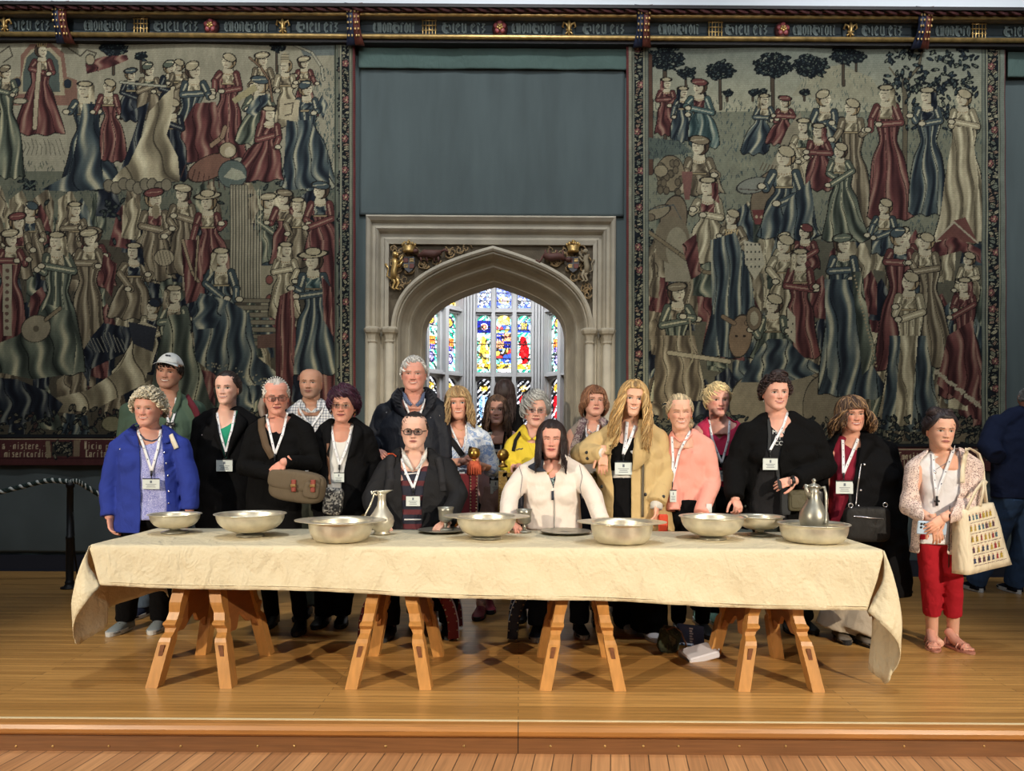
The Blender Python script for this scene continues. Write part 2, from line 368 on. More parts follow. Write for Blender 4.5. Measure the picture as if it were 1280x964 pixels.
def rose():
    s=MB(); s.ball((0,0,0),(.075,.035,.085),6,6)
    p=MB()
    for i in range(5):
        a=2*PI*i/5+PI/2; p.ball((.04*math.cos(a),-.03,.04*math.sin(a)),(.024,.012,.024),10,6)
    q=MB()
    for i in range(5):
        a=2*PI*i/5-PI/2; q.ball((.02*math.cos(a),-.042,.02*math.sin(a)),(.013,.008,.013),8,5)
    q.ball((0,-.048,0),.01,8,5)
    return [('boss',s,maroon_m),('outer_petals',p,M('rose_red_paint',(150,70,70),.5)),('inner_petals',q,gold_m)]
def fleur():
    s=MB(); s.box((-.07,-.005,-.085),(.07,.03,.085),.012)
    g=MB(); g.tube([(0,-.02,-.08),(0,-.03,-.02),(0,-.032,.03),(0,-.025,.085)],[.006,.014,.02,.002],8)
    for k in (-1,1):
        g.tube([(k*.008,-.02,-.02),(k*.02,-.028,.03),(k*.05,-.028,.045),(k*.062,-.02,.012),(k*.045,-.02,.0)],[.006,.012,.012,.009,.003],8)
        g.tube([(k*.006,-.02,-.03),(k*.03,-.02,-.055),(k*.04,-.02,-.045)],[.006,.008,.003],8)
    g.tube([(-.03,-.026,-.022),(.03,-.026,-.022)],.009,8)
    return [('shield',s,frieze_m),('flower',g,gold_m)]
def shield(k):
    def f():
        s=MB(); out=[]
        def col(t,dx=0): # quartered panel running down the cove
            return -.11-.05*math.sin(PI*t)*1 + .09*t
        for side in (-1,1):
            rings=[]
            for j in range(9):
                t=j/8; z=.17-.34*t; wv=.085-.028*math.sin(PI*t)*1.0; yy=col(t); 
                rings.append([(side*.002,yy-.012,z+(0 if j else -.01)),(side*wv,yy+.008,z+(.012 if j in(0,) else 0)),(side*wv,yy+.03,z),(side*.002,yy+.02,z)])
            s.cur=0 if side<0 else 1; s.loft(rings)
        out.append(('shield_panel',s,[M('shield_blue_paint',(34,42,66),.55,var=.2),M('shield_red_paint',(104,52,40),.55,var=.25)] ))
        r=random.Random(k)
        for side in (-1,1):
            for j in range(6):
                for i in range(2):
                    t=(j+.8)/7; z=.17-.34*t; x=side*(.02+.028*i); yy=col(t)-.014; g=MB()
                    g.ball((x+r.uniform(-.004,.004),yy,z),(.010,.006,.013),8,5); out.append(('gilt_charge',g,gold_m))
        return out
    return f
for px in (178,537,893,1221): emb('portcullis_emblem',px,portcullis,{178:'gilt portcullis on the frieze above the left tapestry, near its middle',537:'gilt portcullis on the frieze above the valance, left of the red rose',893:'gilt portcullis on the frieze above the left part of the right tapestry',1221:'gilt portcullis on the frieze above the far right border of the right tapestry'}[px],'frieze emblems')
for px in (265,625,977): emb('rose_emblem',px,rose,{265:'red and gold rose boss on the frieze above the left tapestry',625:'red and gold rose boss on the frieze above the doorway',977:'red and gold rose boss on the frieze above the right tapestry'}[px],'frieze emblems')
for px in (9,355,711,1061): emb('fleur_de_lis_emblem',px,fleur,{9:'gilt fleur-de-lis on the frieze at the left edge of the view',355:'gilt fleur-de-lis on the frieze above the right half of the left tapestry',711:'gilt fleur-de-lis on the frieze above the right half of the valance',1061:'gilt fleur-de-lis on the frieze above the right half of the right tapestry'}[px],'frieze emblems')
for k,px in enumerate((84,445,802,1148)): emb('shield_emblem',px,shield(k),{84:'quartered shield projecting from the cornice above the left part of the left tapestry',445:'quartered shield on the cornice where left tapestry meets the valance',802:'quartered shield on the cornice where valance meets the right tapestry',1148:'quartered shield on the cornice above the right part of the right tapestry'}[px],'frieze emblems')
# ---------- stone doorway ----------
AC=P(615.5,400,WY).x; AW=.978; SZ=P(615,417,WY).z; AH=P(615,308,WY).z-SZ
def bez(p,n=14):
    o=[]
    for i in range(n+1):
        t=i/n; q=1-t; o.append((q**3*p[0][0]+3*q*q*t*p[1][0]+3*q*t*t*p[2][0]+t**3*p[3][0],q**3*p[0][1]+3*q*q*t*p[1][1]+3*q*t*t*p[2][1]+t**3*p[3][1]))
    return o
half=bez([(AW,0),(AW,.60*AH),(.60*AW,.80*AH),(0,AH)],18)
right=[(AW,-SZ)]+[(AW,-SZ*(1-k/4)) for k in (1,2,3)]+half          # floor to apex on the right, relative to spring line
def norms(path):
    out=[]
    for i in range(len(path)):
        a=path[max(i-1,0)]; b=path[min(i+1,len(path)-1)]; 
        if i==len(path)-1: a=path[i-1]; b=path[i]
        t=Vector((b[0]-a[0],b[1]-a[1])).normalized(); out.append((-t.y,t.x))   # left of travel = inward
    return out
nr=norms(right)
def offs(o):
    pr=[(p[0]+n[0]*o,p[1]+n[1]*o) for p,n in zip(right,nr)]
    # clip at the centre line so both halves meet in a point
    last=pr[-1]; prev=pr[-2]; 
    n=nr[-1]; pr[-1]=(0,AH+ o*(1/n[1] if abs(n[1])>.2 else 1))
    pr=[(max(x,0.0),z) for x,z in pr]
    return pr
prof=[(-.0,.05),(0,-.03),(.028,-.045),(.045,-.03),(.05,.0),(.066,-.012),(.080,.03),(.088,.10),(.112,.17),(.135,.205),(.15,.20),(.162,.23),(.172,.32),(.20,.42),(.225,.47),(.235,.47),(.242,.52),(.242,.74)]
mb=MB()
for side in (1,-1):
    rings=[]
    for (o_,dy) in prof: rings.append([(AC+side*x,WY+dy,SZ+z) for x,z in offs(o_)])
    mb.loft(rings,closed=False)
door=empty('door_1',(AC,WY,0),kind='structure'); kids=[]
kids.append(mb.build('arch_moulding',stone_m,None,True))
for p_ in kids[-1].data.polygons: p_.use_smooth=False
SX0,SX1=P(486,350,WY).x,P(741,350,WY).x; SP=P(615,306,WY).z
# square surround: flat field with the arch cut out, stepped label mouldings around it
mb=MB()
for side,ex in ((1,SX1-AC),(-1,AC-SX0)):
    pr=offs(0.0); n=len(pr); fr=[];
    top=SP-SZ
    for x,z in pr:
        t=0
        fr.append((x,z))
    outp=[]
    for i,(x,z) in enumerate(pr):
        if i<4: outp.append((ex,z))
        else:
            k=(i-4)/(n-5); outp.append((ex,k*2*top) if k<.5 else (ex*(1-(k-.5)*2),top))
    mb.loft([[(AC+side*x,WY+.03,SZ+z) for x,z in pr],[(AC+side*x,WY+.03,SZ+z) for x,z in outp]],closed=False)
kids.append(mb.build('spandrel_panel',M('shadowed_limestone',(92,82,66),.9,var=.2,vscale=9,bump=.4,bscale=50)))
mb=MB()
lp=[(0.0,.03),(.0,-.01),(.035,-.02),(.05,.02),(.085,.03),(.10,-.02),(.115,-.04),(.13,-.01),(.16,.0),(.175,-.045),(.20,-.07),(.215,-.05),(.22,.0)]
path=[(SX0,0),(SX0,SP),(SX1,SP),(SX1,0)]
rings=[]
for o_,dy in lp: rings.append([(SX0-o_,WY+dy,0),(SX0-o_,WY+dy,SP+o_*1.25),(SX1+o_,WY+dy,SP+o_*1.25),(SX1+o_,WY+dy,0)])
mb.loft(rings,closed=False); kids.append(mb.build('label_moulding',stone_m))
# shafts with capitals
mb=MB(); cb=MB()
for px in (465.5,487,737,759):
    x=P(px,417,WY-.04).x; 
    mb.lathe([(.045,0),(.05,.06),(.04,.1),(.04,SZ-.06)],(x,WY-.035,0),16)
    cb.lathe([(.04,-.10),(.05,-.095),(.05,-.08),(.043,-.075),(.055,-.02),(.075,-.005),(.085,.02),(.085,.035),(.065,.05)],(x,WY-.035,SZ),8)
kids.append(mb.build('shaft',stone_m,None,True)); kids.append(cb.build('capital',stone_m))
# carved spandrels: scrolling foliage, crowned shield, lion
def scroll(mb,x,z,r,turn,rad=.011,y=None):
    pts=[]; 
    for i in range(15):
        t=i/14; a=turn*(t*3.6*PI/1.6); rr=r*(1-t*.85); pts.append((x+rr*math.cos(a),WY-.0-.006*t,z+rr*math.sin(a)))
    mb.tube(pts,[rad*(1-.5*i/14) for i in range(15)],6)
    for i in (2,5,8):
        p=pts[i]; mb.ball((p[0]+rad*1.6*math.cos(i),p[1],p[2]+rad*1.6*math.sin(i)),(rad*1.5,.01,rad*.9),8,5)
def inside_sp(x,z):
    # between arch line and square frame
    ax=abs(x-AC); best=None
    for (x0,z0),(x1,z1) in zip(half[:-1],half[1:]):
        if x1<=ax<=x0: t=(ax-x0)/((x1-x0) or 1); best=z0+(z1-z0)*t
    if best is None: best=-9 if ax>AW else AH
    return (z>SZ+best+.05) and z<SP-.03 and SX0+.03<x<SX1-.03 and z>SZ+.02
r_=random.Random(5)
fol=MB()
for k in range(420):
    x=r_.uniform(SX0,SX1); z=r_.uniform(SZ,SP)
    if inside_sp(x,z): scroll(fol,x,z,r_.uniform(.03,.055),r_.choice((-1,1)),r_.uniform(.006,.009))
kids.append(fol.build('carved_foliage',M('gilded_brown_carving',(142,118,82),.6,.15,var=.4,vscale=18),None,True))
def lion(cx,cz,s,flip):
    m=MB(); y=WY-.03
    m.tube([(cx,y,cz+.16*s),(cx+flip*.01,y,cz+.08*s),(cx-flip*.005,y,cz-.02*s),(cx,y,cz-.12*s)],[.035*s,.045*s,.04*s,.05*s],10)
    m.ball((cx+flip*.01,y-.02,cz+.2*s),(.04*s,.035*s,.042*s)); m.ball((cx+flip*.045*s,y-.03,cz+.19*s),(.022*s,.02*s,.018*s))
    for a,b_ in ((.10,.16),(.04,.09)): m.tube([(cx+flip*.02,y,cz+a*s),(cx+flip*.08*s,y-.02,cz+(a+.02)*s),(cx+flip*.12*s,y-.02,cz+(b_+.03)*s)],[.02*s,.017*s,.014*s],8)
    for q in (.02,-.03): m.tube([(cx+q*s,y,cz-.1*s),(cx+(q+flip*.04)*s,y-.015,cz-.17*s),(cx+q*s,y,cz-.24*s),(cx+(q+flip*.04)*s,y-.01,cz-.26*s)],[.035*s,.022*s,.016*s,.014*s],8)
    m.tube([(cx-flip*.04*s,y,cz-.12*s),(cx-flip*.1*s,y,cz-.08*s),(cx-flip*.08*s,y,cz+.02*s),(cx-flip*.12*s,y,cz+.08*s)],[.012*s,.01*s,.01*s,.018*s],8)
    return m
l1=P(493,335,WY-.03); kids.append(lion(l1.x,l1.z-.02,.72,1).build('carved_lion',gold_m,None,True))
l2=P(733,331,WY-.03); kids.append(lion(l2.x,l2.z,.62,-1).build('carved_beast',M('weathered_carving',(140,128,104),.8,var=.2),None,True))
def creature(px,py,s):
    m=MB(); c_=P(px,py,WY-.03); y=c_.y
    m.tube([(c_.x-.12*s,y,c_.z-.02),(c_.x-.04*s,y-.01,c_.z+.01),(c_.x+.07*s,y-.01,c_.z),(c_.x+.15*s,y,c_.z+.02)],[.02*s,.045*s,.05*s,.03*s],8)
    m.ball((c_.x-.15*s,y-.02,c_.z+.03*s),(.04*s,.03,.03*s)); m.tube([(c_.x+.15*s,y,c_.z+.02),(c_.x+.2*s,y,c_.z+.06*s),(c_.x+.24*s,y,c_.z+.03*s)],.012,6)
    for q in (-.09,-.02,.07,.12): m.tube([(c_.x+q*s,y,c_.z-.02),(c_.x+(q+.01)*s,y-.01,c_.z-.09*s)],[.018*s,.01*s],6)
    return m
kids.append(creature(535,318,.8).build('carved_dragon',M('red_brown_carving',(84,52,44),.7,var=.2),None,True))
kids.append(creature(695,322,-.8).build('carved_dragon',MATS['red_brown_carving'],None,True))
def crown(px,py):
    m=MB(); c_=P(px,py,WY-.05)
    m.lathe([(.05,-.04),(.056,-.03),(.054,-.02),(.05,-.018),(.062,.02),(.056,.02),(.046,-.03)],c_,16)
    for k in range(8):
        a=2*PI*k/8; m.ball((c_.x+.06*math.cos(a),c_.y+.06*math.sin(a),c_.z+.035),(.012,.012,.018),8,5)
    for k in range(4):
        a=2*PI*k/4+.4; m.tube([(c_.x+.058*math.cos(a),c_.y+.058*math.sin(a),c_.z+.02),(c_.x+.04*math.cos(a),c_.y+.04*math.sin(a),c_.z+.06),(c_.x,c_.y,c_.z+.05)],.007,6)
    m.ball((c_.x,c_.y,c_.z+.07),.014,8,6); return m
def arms(px,py):
    m=MB(); c_=P(px,py,WY-.04); m.cur=0
    poly=[(-.055,.07),(.055,.07),(.055,-.02),(.03,-.06),(0,-.08),(-.03,-.06),(-.055,-.02)]
    m.prism([(c_.x+a_,c_.z+b_) for a_,b_ in poly],c_.y,c_.y+.04); m.cur=1
    for a_,b_ in ((-.028,.035),(.028,-.02)): m.box((c_.x+a_-.022,c_.y-.006,c_.z+b_-.022),(c_.x+a_+.022,c_.y,c_.z+b_+.022),.004)
    m.cur=2
    for a_,b_ in ((.028,.035),(-.028,-.02)): 
        for q in (-.012,0,.012): m.box((c_.x+a_-.02,c_.y-.006,c_.z+b_+q-.003),(c_.x+a_+.02,c_.y,c_.z+b_+q+.003),.001)
    return m
for px in (511,716.5): 
    kids.append(crown(px,310.5).build('carved_crown',gold_m,None,True)); kids.append(arms(px,330).build('carved_shield',[M('slate_shield',(84,84,86),.7),MATS['shield_red_paint'],gold_m]))
adopt(door,kids)
# dark sides of the passage and the room beyond
GY=WY+.74
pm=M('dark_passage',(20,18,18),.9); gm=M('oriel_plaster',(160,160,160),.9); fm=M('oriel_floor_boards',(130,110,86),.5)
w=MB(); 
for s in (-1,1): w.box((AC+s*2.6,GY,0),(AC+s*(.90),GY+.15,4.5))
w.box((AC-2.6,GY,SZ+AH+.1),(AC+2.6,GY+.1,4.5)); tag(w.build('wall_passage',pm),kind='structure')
w=MB(); w.box((AC-2.6,WY,-.05),(AC+2.6,13,-.001)); tag(w.build('floor_oriel',fm),kind='structure')
w=MB(); w.box((AC-2.6,GY,4.5),(AC+2.6,13,4.6)); tag(w.build('ceiling_oriel',gm),kind='structure')
w=MB(); w.box((AC-2.7,GY,0),(AC-2.6,13,4.5)); w.box((AC+2.6,GY,0),(AC+2.7,13,4.5)); tag(w.build('wall_oriel',gm),kind='structure')
# ---------- stained glass ----------
def glass_img(w,h,kind,seed):
    r=np.random.default_rng(seed); Y,X=np.mgrid[0:h,0:w]; X=X/(w-1)*2-1; Y=Y/(w-1)*2      # X -1..1, Y from top in half-widths
    im=np.zeros((h,w,3)); 
    # leaded quarry cells
    n=int(w*h/26); px=r.uniform(0,w,n); py=r.uniform(0,h,n); yy,xx=np.mgrid[0:h,0:w]
    d=(xx[...,None]-px)**2+(yy[...,None]-py)**2; idx=d.argmin(-1); ds=np.sort(d,axis=-1); lead=(np.sqrt(ds[...,1])-np.sqrt(ds[...,0]))<.75
    pal={'green':[(120,225,200),(60,200,165),(225,250,245),(150,235,220),(30,170,140)],'gold':[(250,225,120),(240,200,70),(255,245,200),(230,180,60)],
         'blue':[(40,70,190),(120,160,225),(230,240,250),(60,100,210)],'red':[(215,25,30),(235,50,50),(190,10,25)],'lat':[(245,248,255),(60,90,180),(235,240,250),(120,150,220)],
         'mix':[(60,90,200),(240,210,90),(230,240,250),(120,200,190),(210,60,60)],'bw':[(240,242,246),(30,30,36)]}
    def fill(mask,p):
        c=np.array(pal[p])[r.integers(0,len(pal[p]),n)]/255; im[mask]=c[idx][mask]
    full=np.ones((h,w),bool); H=h/(w-1)*2
    st=((X*1.0+Y)*2.2%2)<.8
    if kind=='lattice': fill(full,'lat'); im[((np.abs(np.sin(X*4+Y*3))<.25)|(np.abs(np.sin(X*4-Y*3))<.2))]=(.15,.2,.5)
    elif kind=='latblue': fill(full,'lat'); im[:]=im*.5+np.array((.05,.12,.5)); m=(X/.8)**2+((Y-H*.72)/.5)**2<1; fill(m,'gold'); im[(X/.5)**2+((Y-H*.72)/.3)**2<.8]=(.95,.8,.85)
    elif kind in('lionr','liong','arms','side','shield1','shield2'):
        fill(full,'bw' if kind.startswith('shield') else 'green'); im[st]=np.array((.95,.98,.97)) if not kind.startswith('shield') else (.93,.94,.97)
        if kind.startswith('shield'): im[~st]=(.08,.07,.1)
        if kind in('lionr','liong'):
            m=(Y>.75)&(Y<2.7); fill(m,'blue' if 1 else 'mix'); q=(X**2+(Y-1.75)**2); 
            if kind=='liong': im[m]=np.array((.06,.12,.55)); im[q<.30]=(.95,.95,.97); im[q<.16]=(.8,.15,.2); im[q<.04]=(.95,.9,.6); 
            else: fill(m,'blue'); im[m&(np.abs(X)<.5)&(np.abs(Y-1.7)<.6)]=(.98,.85,.3); im[m&(np.abs(X)<.5)&(np.abs(Y-1.7)<.6)&((np.abs((X*5)%1-.5)<.12)|(np.abs((Y*4)%1-.5)<.12))]=(.25,.3,.5)
            cy=H*.62; body=((X-.1*np.sin(Y*2))/.55)**2+((Y-cy)/(H*.24))**2<1; body|=((X+.2)/.45)**2+((Y-cy+H*.2)/.6)**2<1; body|=((X-.55)/.3)**2+((Y-cy-.3)/.9)**2<1
            for k in range(4): body|=(np.abs(Y-(cy-.9+k*.9)-X*.5*(-1)**k)<.17)&(np.abs(X)<.8)
            fill(body,'red' if kind=='lionr' else 'gold'); fill((Y>H*.84)&(Y<H*.93),'gold')
        elif kind=='arms':
            fill((Y<1.3)&(np.abs(X)<.8),'gold'); fill((Y>1.3)&(Y<H*.3),'mix')
            m=(Y>H*.3)&(Y<H*.58); im[m&(X<0)&(Y<H*.44)]=(.1,.2,.7); im[m&(X>0)&(Y<H*.44)]=(.95,.6,.5); im[m&(X<0)&(Y>=H*.44)]=(.95,.65,.5); im[m&(X>0)&(Y>=H*.44)]=(.1,.15,.6)
            k=m&(np.abs((X*3)%1-.5)<.22)&(np.abs((Y*1.6)%1-.5)<.2); im[k]=(.98,.85,.4)
            fill((Y>H*.58)&(Y<H*.82),'mix'); fill((Y>H*.84)&(Y<H*.92),'gold'); im[(Y>=H*.92)&(np.abs(X)<.8)]=(.95,.93,.95)
        elif kind=='side':
            for cy,c in ((.16,(.98,.8,.3)),(.78,(.75,.7,.95))):
                q=(X/.7)**2+((Y-H*cy)/.7)**2; im[q<1]=(.15,.1,.4); im[q<.5]=c
            m=(np.abs(X)<.75)&(Y>H*.42)&(Y<H*.66); im[m]=(.95,.45,.15); im[m&(Y>H*.56)]=(.15,.2,.75); im[m&(np.abs((X*3)%1-.5)<.15)]=(.98,.8,.4)
        else:
            m=((X/.7)**2+((Y-H*.48)/(H*.20))**4)<1; im[m]=(.55,.75,.95) if kind=='shield1' else (.85,.1,.15)
            im[m&(np.abs(X+(Y-H*.48)*(0 if kind=='shield1' else .6))<.16)]=(.95,.95,.97)
            fill((X/.6)**2+((Y-H*.16)/.5)**2<1,'gold'); fill((Y>H*.8),'gold')
    im[lead]*=.25
    return np.clip(im,0,1)**2.2
glass_m=M('stained_glass_daylit',(255,255,255),.3,attr='Col',emit=1.6)
lead_m=M('leaded_bar',(30,30,34),.5)
def tmap(f,pts): return [f(*p) for p in pts]
def window(name,f,lights,rows,u0,u1,piers,seed):
    # f(u,y,z)->world; y = depth behind facet plane
    root=empty(name,f(0,0,1.5),kind='structure'); ks=[]
    fr=MB(); zt=rows[0][1]+.5; z0=.6
    def bx(u_0,u_1,za,zb_,y0,y1):
        fr.loft([[f(u_0,y0,za),f(u_1,y0,za),f(u_1,y1,za),f(u_0,y1,za)],[f(u_0,y0,zb_),f(u_1,y0,zb_),f(u_1,y1,zb_),f(u_0,y1,zb_)]])
    edges=[u0]+[x for l in lights for x in l]+[u1]
    for a,b in zip(edges[0::2],edges[1::2]):
        bx(a,b,z0,zt,.02,.2); m_=(a+b)/2; wd=min(.035,(b-a)*.3); bx(m_-wd,m_+wd,z0,zt,-.06,.02)
    for p0,p1 in piers:
        n=4
        for i in range(n):
            a=p0+(p1-p0)*(i+.12)/n; b=p0+(p1-p0)*(i+.88)/n; bx(a,b,z0,zt,-.10-(.03 if i in(1,2) else 0),.05)
    bars=[zt]+[z for r in rows for z in (r[1],r[0])]+[z0]
    for a,b in zip(bars[0::2],bars[1::2]): bx(u0,u1,b,a,.0,.2); bx(u0,u1,(a+b)/2-.02,(a+b)/2+.015,-.05,0)
    g=[];k=seed
    for (la,lb) in lights:
        for ri,(za,zb_,kinds) in enumerate(rows):
            kd=kinds[lights.index((la,lb))%len(kinds)]; k+=1
            if kd.startswith('arch'): kd=kd[4:]
            w_=14; h_=max(10,int(w_*(zb_-za)/(lb-la))); im=glass_img(w_*2,h_*2,kd,k); hh,ww=im.shape[:2]
            vs=[];cs=[]
            for j in range(hh):
                for i in range(ww):
                    vs.append(f(la+(lb-la)*i/(ww-1),.09,zb_-(zb_-za)*j/(hh-1)))
            fs=[(j*ww+i,(j+1)*ww+i,(j+1)*ww+i+1,j*ww+i+1) for j in range(hh-1) for i in range(ww-1)]
            ks.append(obj('stained_glass',vs,fs,glass_m,col=im.reshape(-1,3)))
            # arched head: two stone corner fillets
            if ri>0:
                for sgn in (0,1):
                    c0=la if sgn==0 else lb; r=(lb-la)/2; s_=1 if sgn==0 else -1
                    pts=[(c0,zb_)]+[(c0+s_*(r-r*math.cos(t)),zb_-r*1.0*(1-math.sin(t))*.8) for t in [PI/2*i/6 for i in range(7)]]
                    fr.loft([[f(x,.04,z) for x,z in pts],[f(x,.12,z) for x,z in pts]])
            lb_=MB()
            for q in range(1,4):
                z=za+(zb_-za)*q/4; lb_.box((0,0,0),(0,0,0)) if 0 else lb_.loft([[f(la,.075,z-.006),f(lb,.075,z-.006),f(lb,.075,z+.006),f(la,.075,z+.006)],[f(la,.085,z-.006),f(lb,.085,z-.006),f(lb,.085,z+.006),f(la,.085,z+.006)]])
            ks.append(lb_.build('saddle_bar',lead_m))
    fo=recalc(fr.build('tracery',stone_w)); ks.insert(0,fo); adopt(root,ks); return root
GW=12.0
gx=lambda px,d=GW: P(px,430,d).x; gz=lambda py,d=GW: P(625,py,d).z
rows=[(gz(385),gz(345),['lattice','latblue','lattice']),(gz(465.4),gz(393.5),['liong','arms','lionr']),(gz(546),gz(473.6),['shield1','shield2','shield2'])]
window('window_1',lambda u,y,z: Vector((u,GW+y,z)),[(gx(596.3),gx(613)),(gx(620.4),gx(638.7)),(gx(647),gx(663))],rows,gx(579),gx(680),[(gx(580),gx(595)),(gx(664),gx(679))],10)
th=math.radians(52); L1=.95
def facet(side):
    ox=gx(579) if side<0 else gx(680)
    def f(u,y,z):
        # u grows away from the centre facet; y positive is outwards
        return Vector((ox+side*(u*math.cos(th)+y*math.sin(th)),GW-u*math.sin(th)+y*math.cos(th),z))
    return f
rows2=[(gz(385),gz(345),['lionr']),(gz(465.4),gz(393.5),['side']),(gz(546),gz(473.6),['shield2'])]
for nm,s in (('window_2',-1),('window_3',1)): window(nm,facet(s),[(.09,.34),(.5,.75)],rows2,0.0,.95,[(.84,.95)],40+s*10)
w=MB()
for s in (-1,1):
    f=facet(s); a=f(.93,0,0); w.box((a.x,a.y-.1,0),(AC+s*2.6,a.y+.1,4.5))
w.box((AC-2.6,GW-.1,0),(AC+2.6,GW+.25,.62)); w.box((AC-2.6,10.9,4.1),(AC+2.6,12.5,4.5)); tag(w.build('wall_oriel_end',stone_w),kind='structure')
# ================= TABLE =================
TZ=.735; TF,TB=3.99,4.74
oak=M('golden_oak',(184,132,72),.42,var=.14,vscale=3,aniso=(14,14,1.5),bump=.06,bscale=30)
oak_d=M('oak_side_board',(150,96,52),.5,var=.15,vscale=3,aniso=(2,2,14))
plug_m=M('dark_tenon_end_grain',(110,66,36),.6,var=.3,vscale=40)
pewter=M('pewter',(222,216,198),.36,.72,var=.16,vscale=14,bump=.12,bscale=22)
pewter_d=M('dark_pewter',(160,158,146),.36,.75,var=.2,vscale=12,bump=.1,bscale=20)
TX0,TX1=P(112,681,TF).x,P(1104.5,689.5,TF).x
tb=MB(); tb.box((TX0+.01,TF+.015,TZ-.035),(TX1-.01,TB-.01,TZ-.006),.004)
tag(tb.build('tabletop',oak),'long trestle board hidden under the cream cloth, resting on the four trestles','tabletop')
def rot_leg(mb,foot,top,secs):
    foot=Vector(foot); top=Vector(top)
    rings=[]
    for t,wx,wy,oy in secs:
        p=foot.lerp(top,t); rings.append([(p.x-wx/2,p.y-wy/2+oy,p.z),(p.x+wx/2,p.y-wy/2+oy,p.z),(p.x+wx/2,p.y+wy/2+oy,p.z),(p.x-wx/2,p.y+wy/2+oy,p.z)])
    mb.loft(rings)
def trestle(cx,label):
    root=empty('trestle',(cx,4.33,0),label,'trestle','carved oak trestles under the table'); ks=[]
    for sy,yf,yt in ((-1,4.01,4.14),(1,4.62,4.50)):
        for sx in (-1,1):
            m=MB(); s=sy
            secs=[(0,.062,.085,0),(.33,.062,.085,0),(.36,.056,.075,-s*.0),(.39,.05,.05,-s*.018),(.42,.06,.05,-s*.018),(.455,.066,.085,0),(.47,.066,.09,0),(.485,.058,.07,-s*.01),(.54,.056,.062,-s*.014),(.60,.06,.08,-s*.002),(.62,.062,.085,0),(1,.062,.08,0)]
            rot_leg(m,(cx+sx*.193,yf,0),(cx+sx*.055,yt,.69),[(t,a*1.0,b,c) for t,a,b,c in secs])
            leg=m.build('leg',oak); ks.append(leg)
            q=MB(); f=Vector((cx+sx*.193,yf-.0,0)).lerp(Vector((cx+sx*.055,yt,.69)),.25)
            q.loft([[(f.x-.011+d*.2*-sx*.1,f.y+s*(.0425),f.z-.042) if 0 else (f.x-.011-sx*-.0085*(-1),f.y+s*.034,f.z-.042),(f.x+.011+sx*.0085,f.y+s*.034,f.z-.042),(f.x+.011+sx*.0085,f.y+s*.0455-.0*s,f.z-.042),(f.x-.011+sx*.0085,f.y+s*.0455,f.z-.042)] for d in (0,)]+
                   [[(f.x-.011-sx*.0085,f.y+s*.03,f.z+.042),(f.x+.011-sx*.0085,f.y+s*.03,f.z+.042),(f.x+.011-sx*.0085,f.y+s*.0445,f.z+.042),(f.x-.011-sx*.0085,f.y+s*.0445,f.z+.042)]])
            tn=recalc(q.build('tenon_end',plug_m)); tn.parent=leg
    for sx in (-1,1):
        # carved side board between the front and back leg, following their lean
        def pt(y,z,o): 
            t=z/.69; return (cx+sx*(.193+(.055-.193)*t)+o,y,z)
        prof=[]
        n=24; top=[];bot=[]
        for i in range(n+1):
            u=i/n; y=4.07+u*.49
            top.append((y,.47+.02*math.cos(2*PI*u)))
            a=abs(2*u-1); z=.32-.10*max(0,(a-.55)/.45)**1.0-.0+.035*math.cos(a*PI*2.2)-(.04 if a>.8 else 0)
            bot.append((y,z-.04))
        poly=top+bot[::-1]
        m=MB(); m.loft([[pt(y,z,-.011) for y,z in poly],[pt(y,z,.011) for y,z in poly]]); ks.append(recalc(m.build('side_board',oak_d)))
    m=MB(); m.box((cx-.1,4.08,.665),(cx+.1,4.56,.699),.004); ks.append(m.build('top_beam',oak)); adopt(root,ks)
    for k in ks:
        for g in k.children: g.matrix_parent_inverse=Matrix.Identity(4)
trestle(-1.705,'oak trestle under the left end of the cloth, in front of the grey trainers')
trestle(-.673,'second oak trestle from the left, in front of the red studded chair legs')
trestle(.333,'third oak trestle from the left, in front of the seated woman in white')
trestle(1.36,'oak trestle under the right end of the cloth, beside the white book on the floor')
# ---- cloth ----
cloth_m=M('cream_linen',(214,202,172),.9,var=.03,vscale=3,bump=.55,bscale=60,fold=.4,spec=.2)
A1=lambda x,y,d: P(80+x/3.706,620+y/3.706,d)
A4=lambda x,y,d: P(820+x/3.706,620+y/3.706,d)
def wr(v,a=.004):
    x,y,z=v; return a*(math.sin(x*9+z*21)+.7*math.sin(x*23-z*15+1)+.5*math.sin(x*41+z*33+2))
def hemz(x):
    t=(x-TX0)/(TX1-TX0); return .535-.115*t-.006*math.sin(t*17)
nx=260; V=[];rows_=[]
xl=P(127,731,3.97).x; xr=P(1084,764,3.97).x
prof=[]
for j in range(12): prof.append(('t',TB-(TB-TF-.05)*j/11))
for j in range(4): prof.append(('c',j/3))
for j in range(1,16): prof.append(('d',j/15))
for kind,a in prof:
    row=[]
    for i in range(nx):
        t=i/(nx-1); x=TX0+(TX1-TX0)*t
        if kind=='t': p=(x,a,TZ+.001+(.0012*math.sin(x*3+a*4)+.0008*math.sin(x*13+a*9)+.0012)*min(1,(a-TF-.05)*6))
        elif kind=='c': p=(x,TF+.02-.02*math.sin(a*PI/2),TZ+.001-.021*(1-math.cos(a*PI/2)))
        else:
            h=hemz(x); z=TZ-.02-(TZ-.02-h)*a; xx=x+(xl-TX0)*a*max(0,1-t*12)+(xr-TX1)*a*max(0,1-(1-t)*12)
            amp=.35+.65*a; p=(xx,TF-.004-.018*a-abs(.008*math.sin(x*5+.5))*a+wr((x,0,z),.0045)*amp+.0022*math.sin(x*85+4*math.sin(z*9+x*2))*max(0,math.sin(x*7+z*6))*(1-.5*a),z)
        row.append(p)
    rows_.append(row)
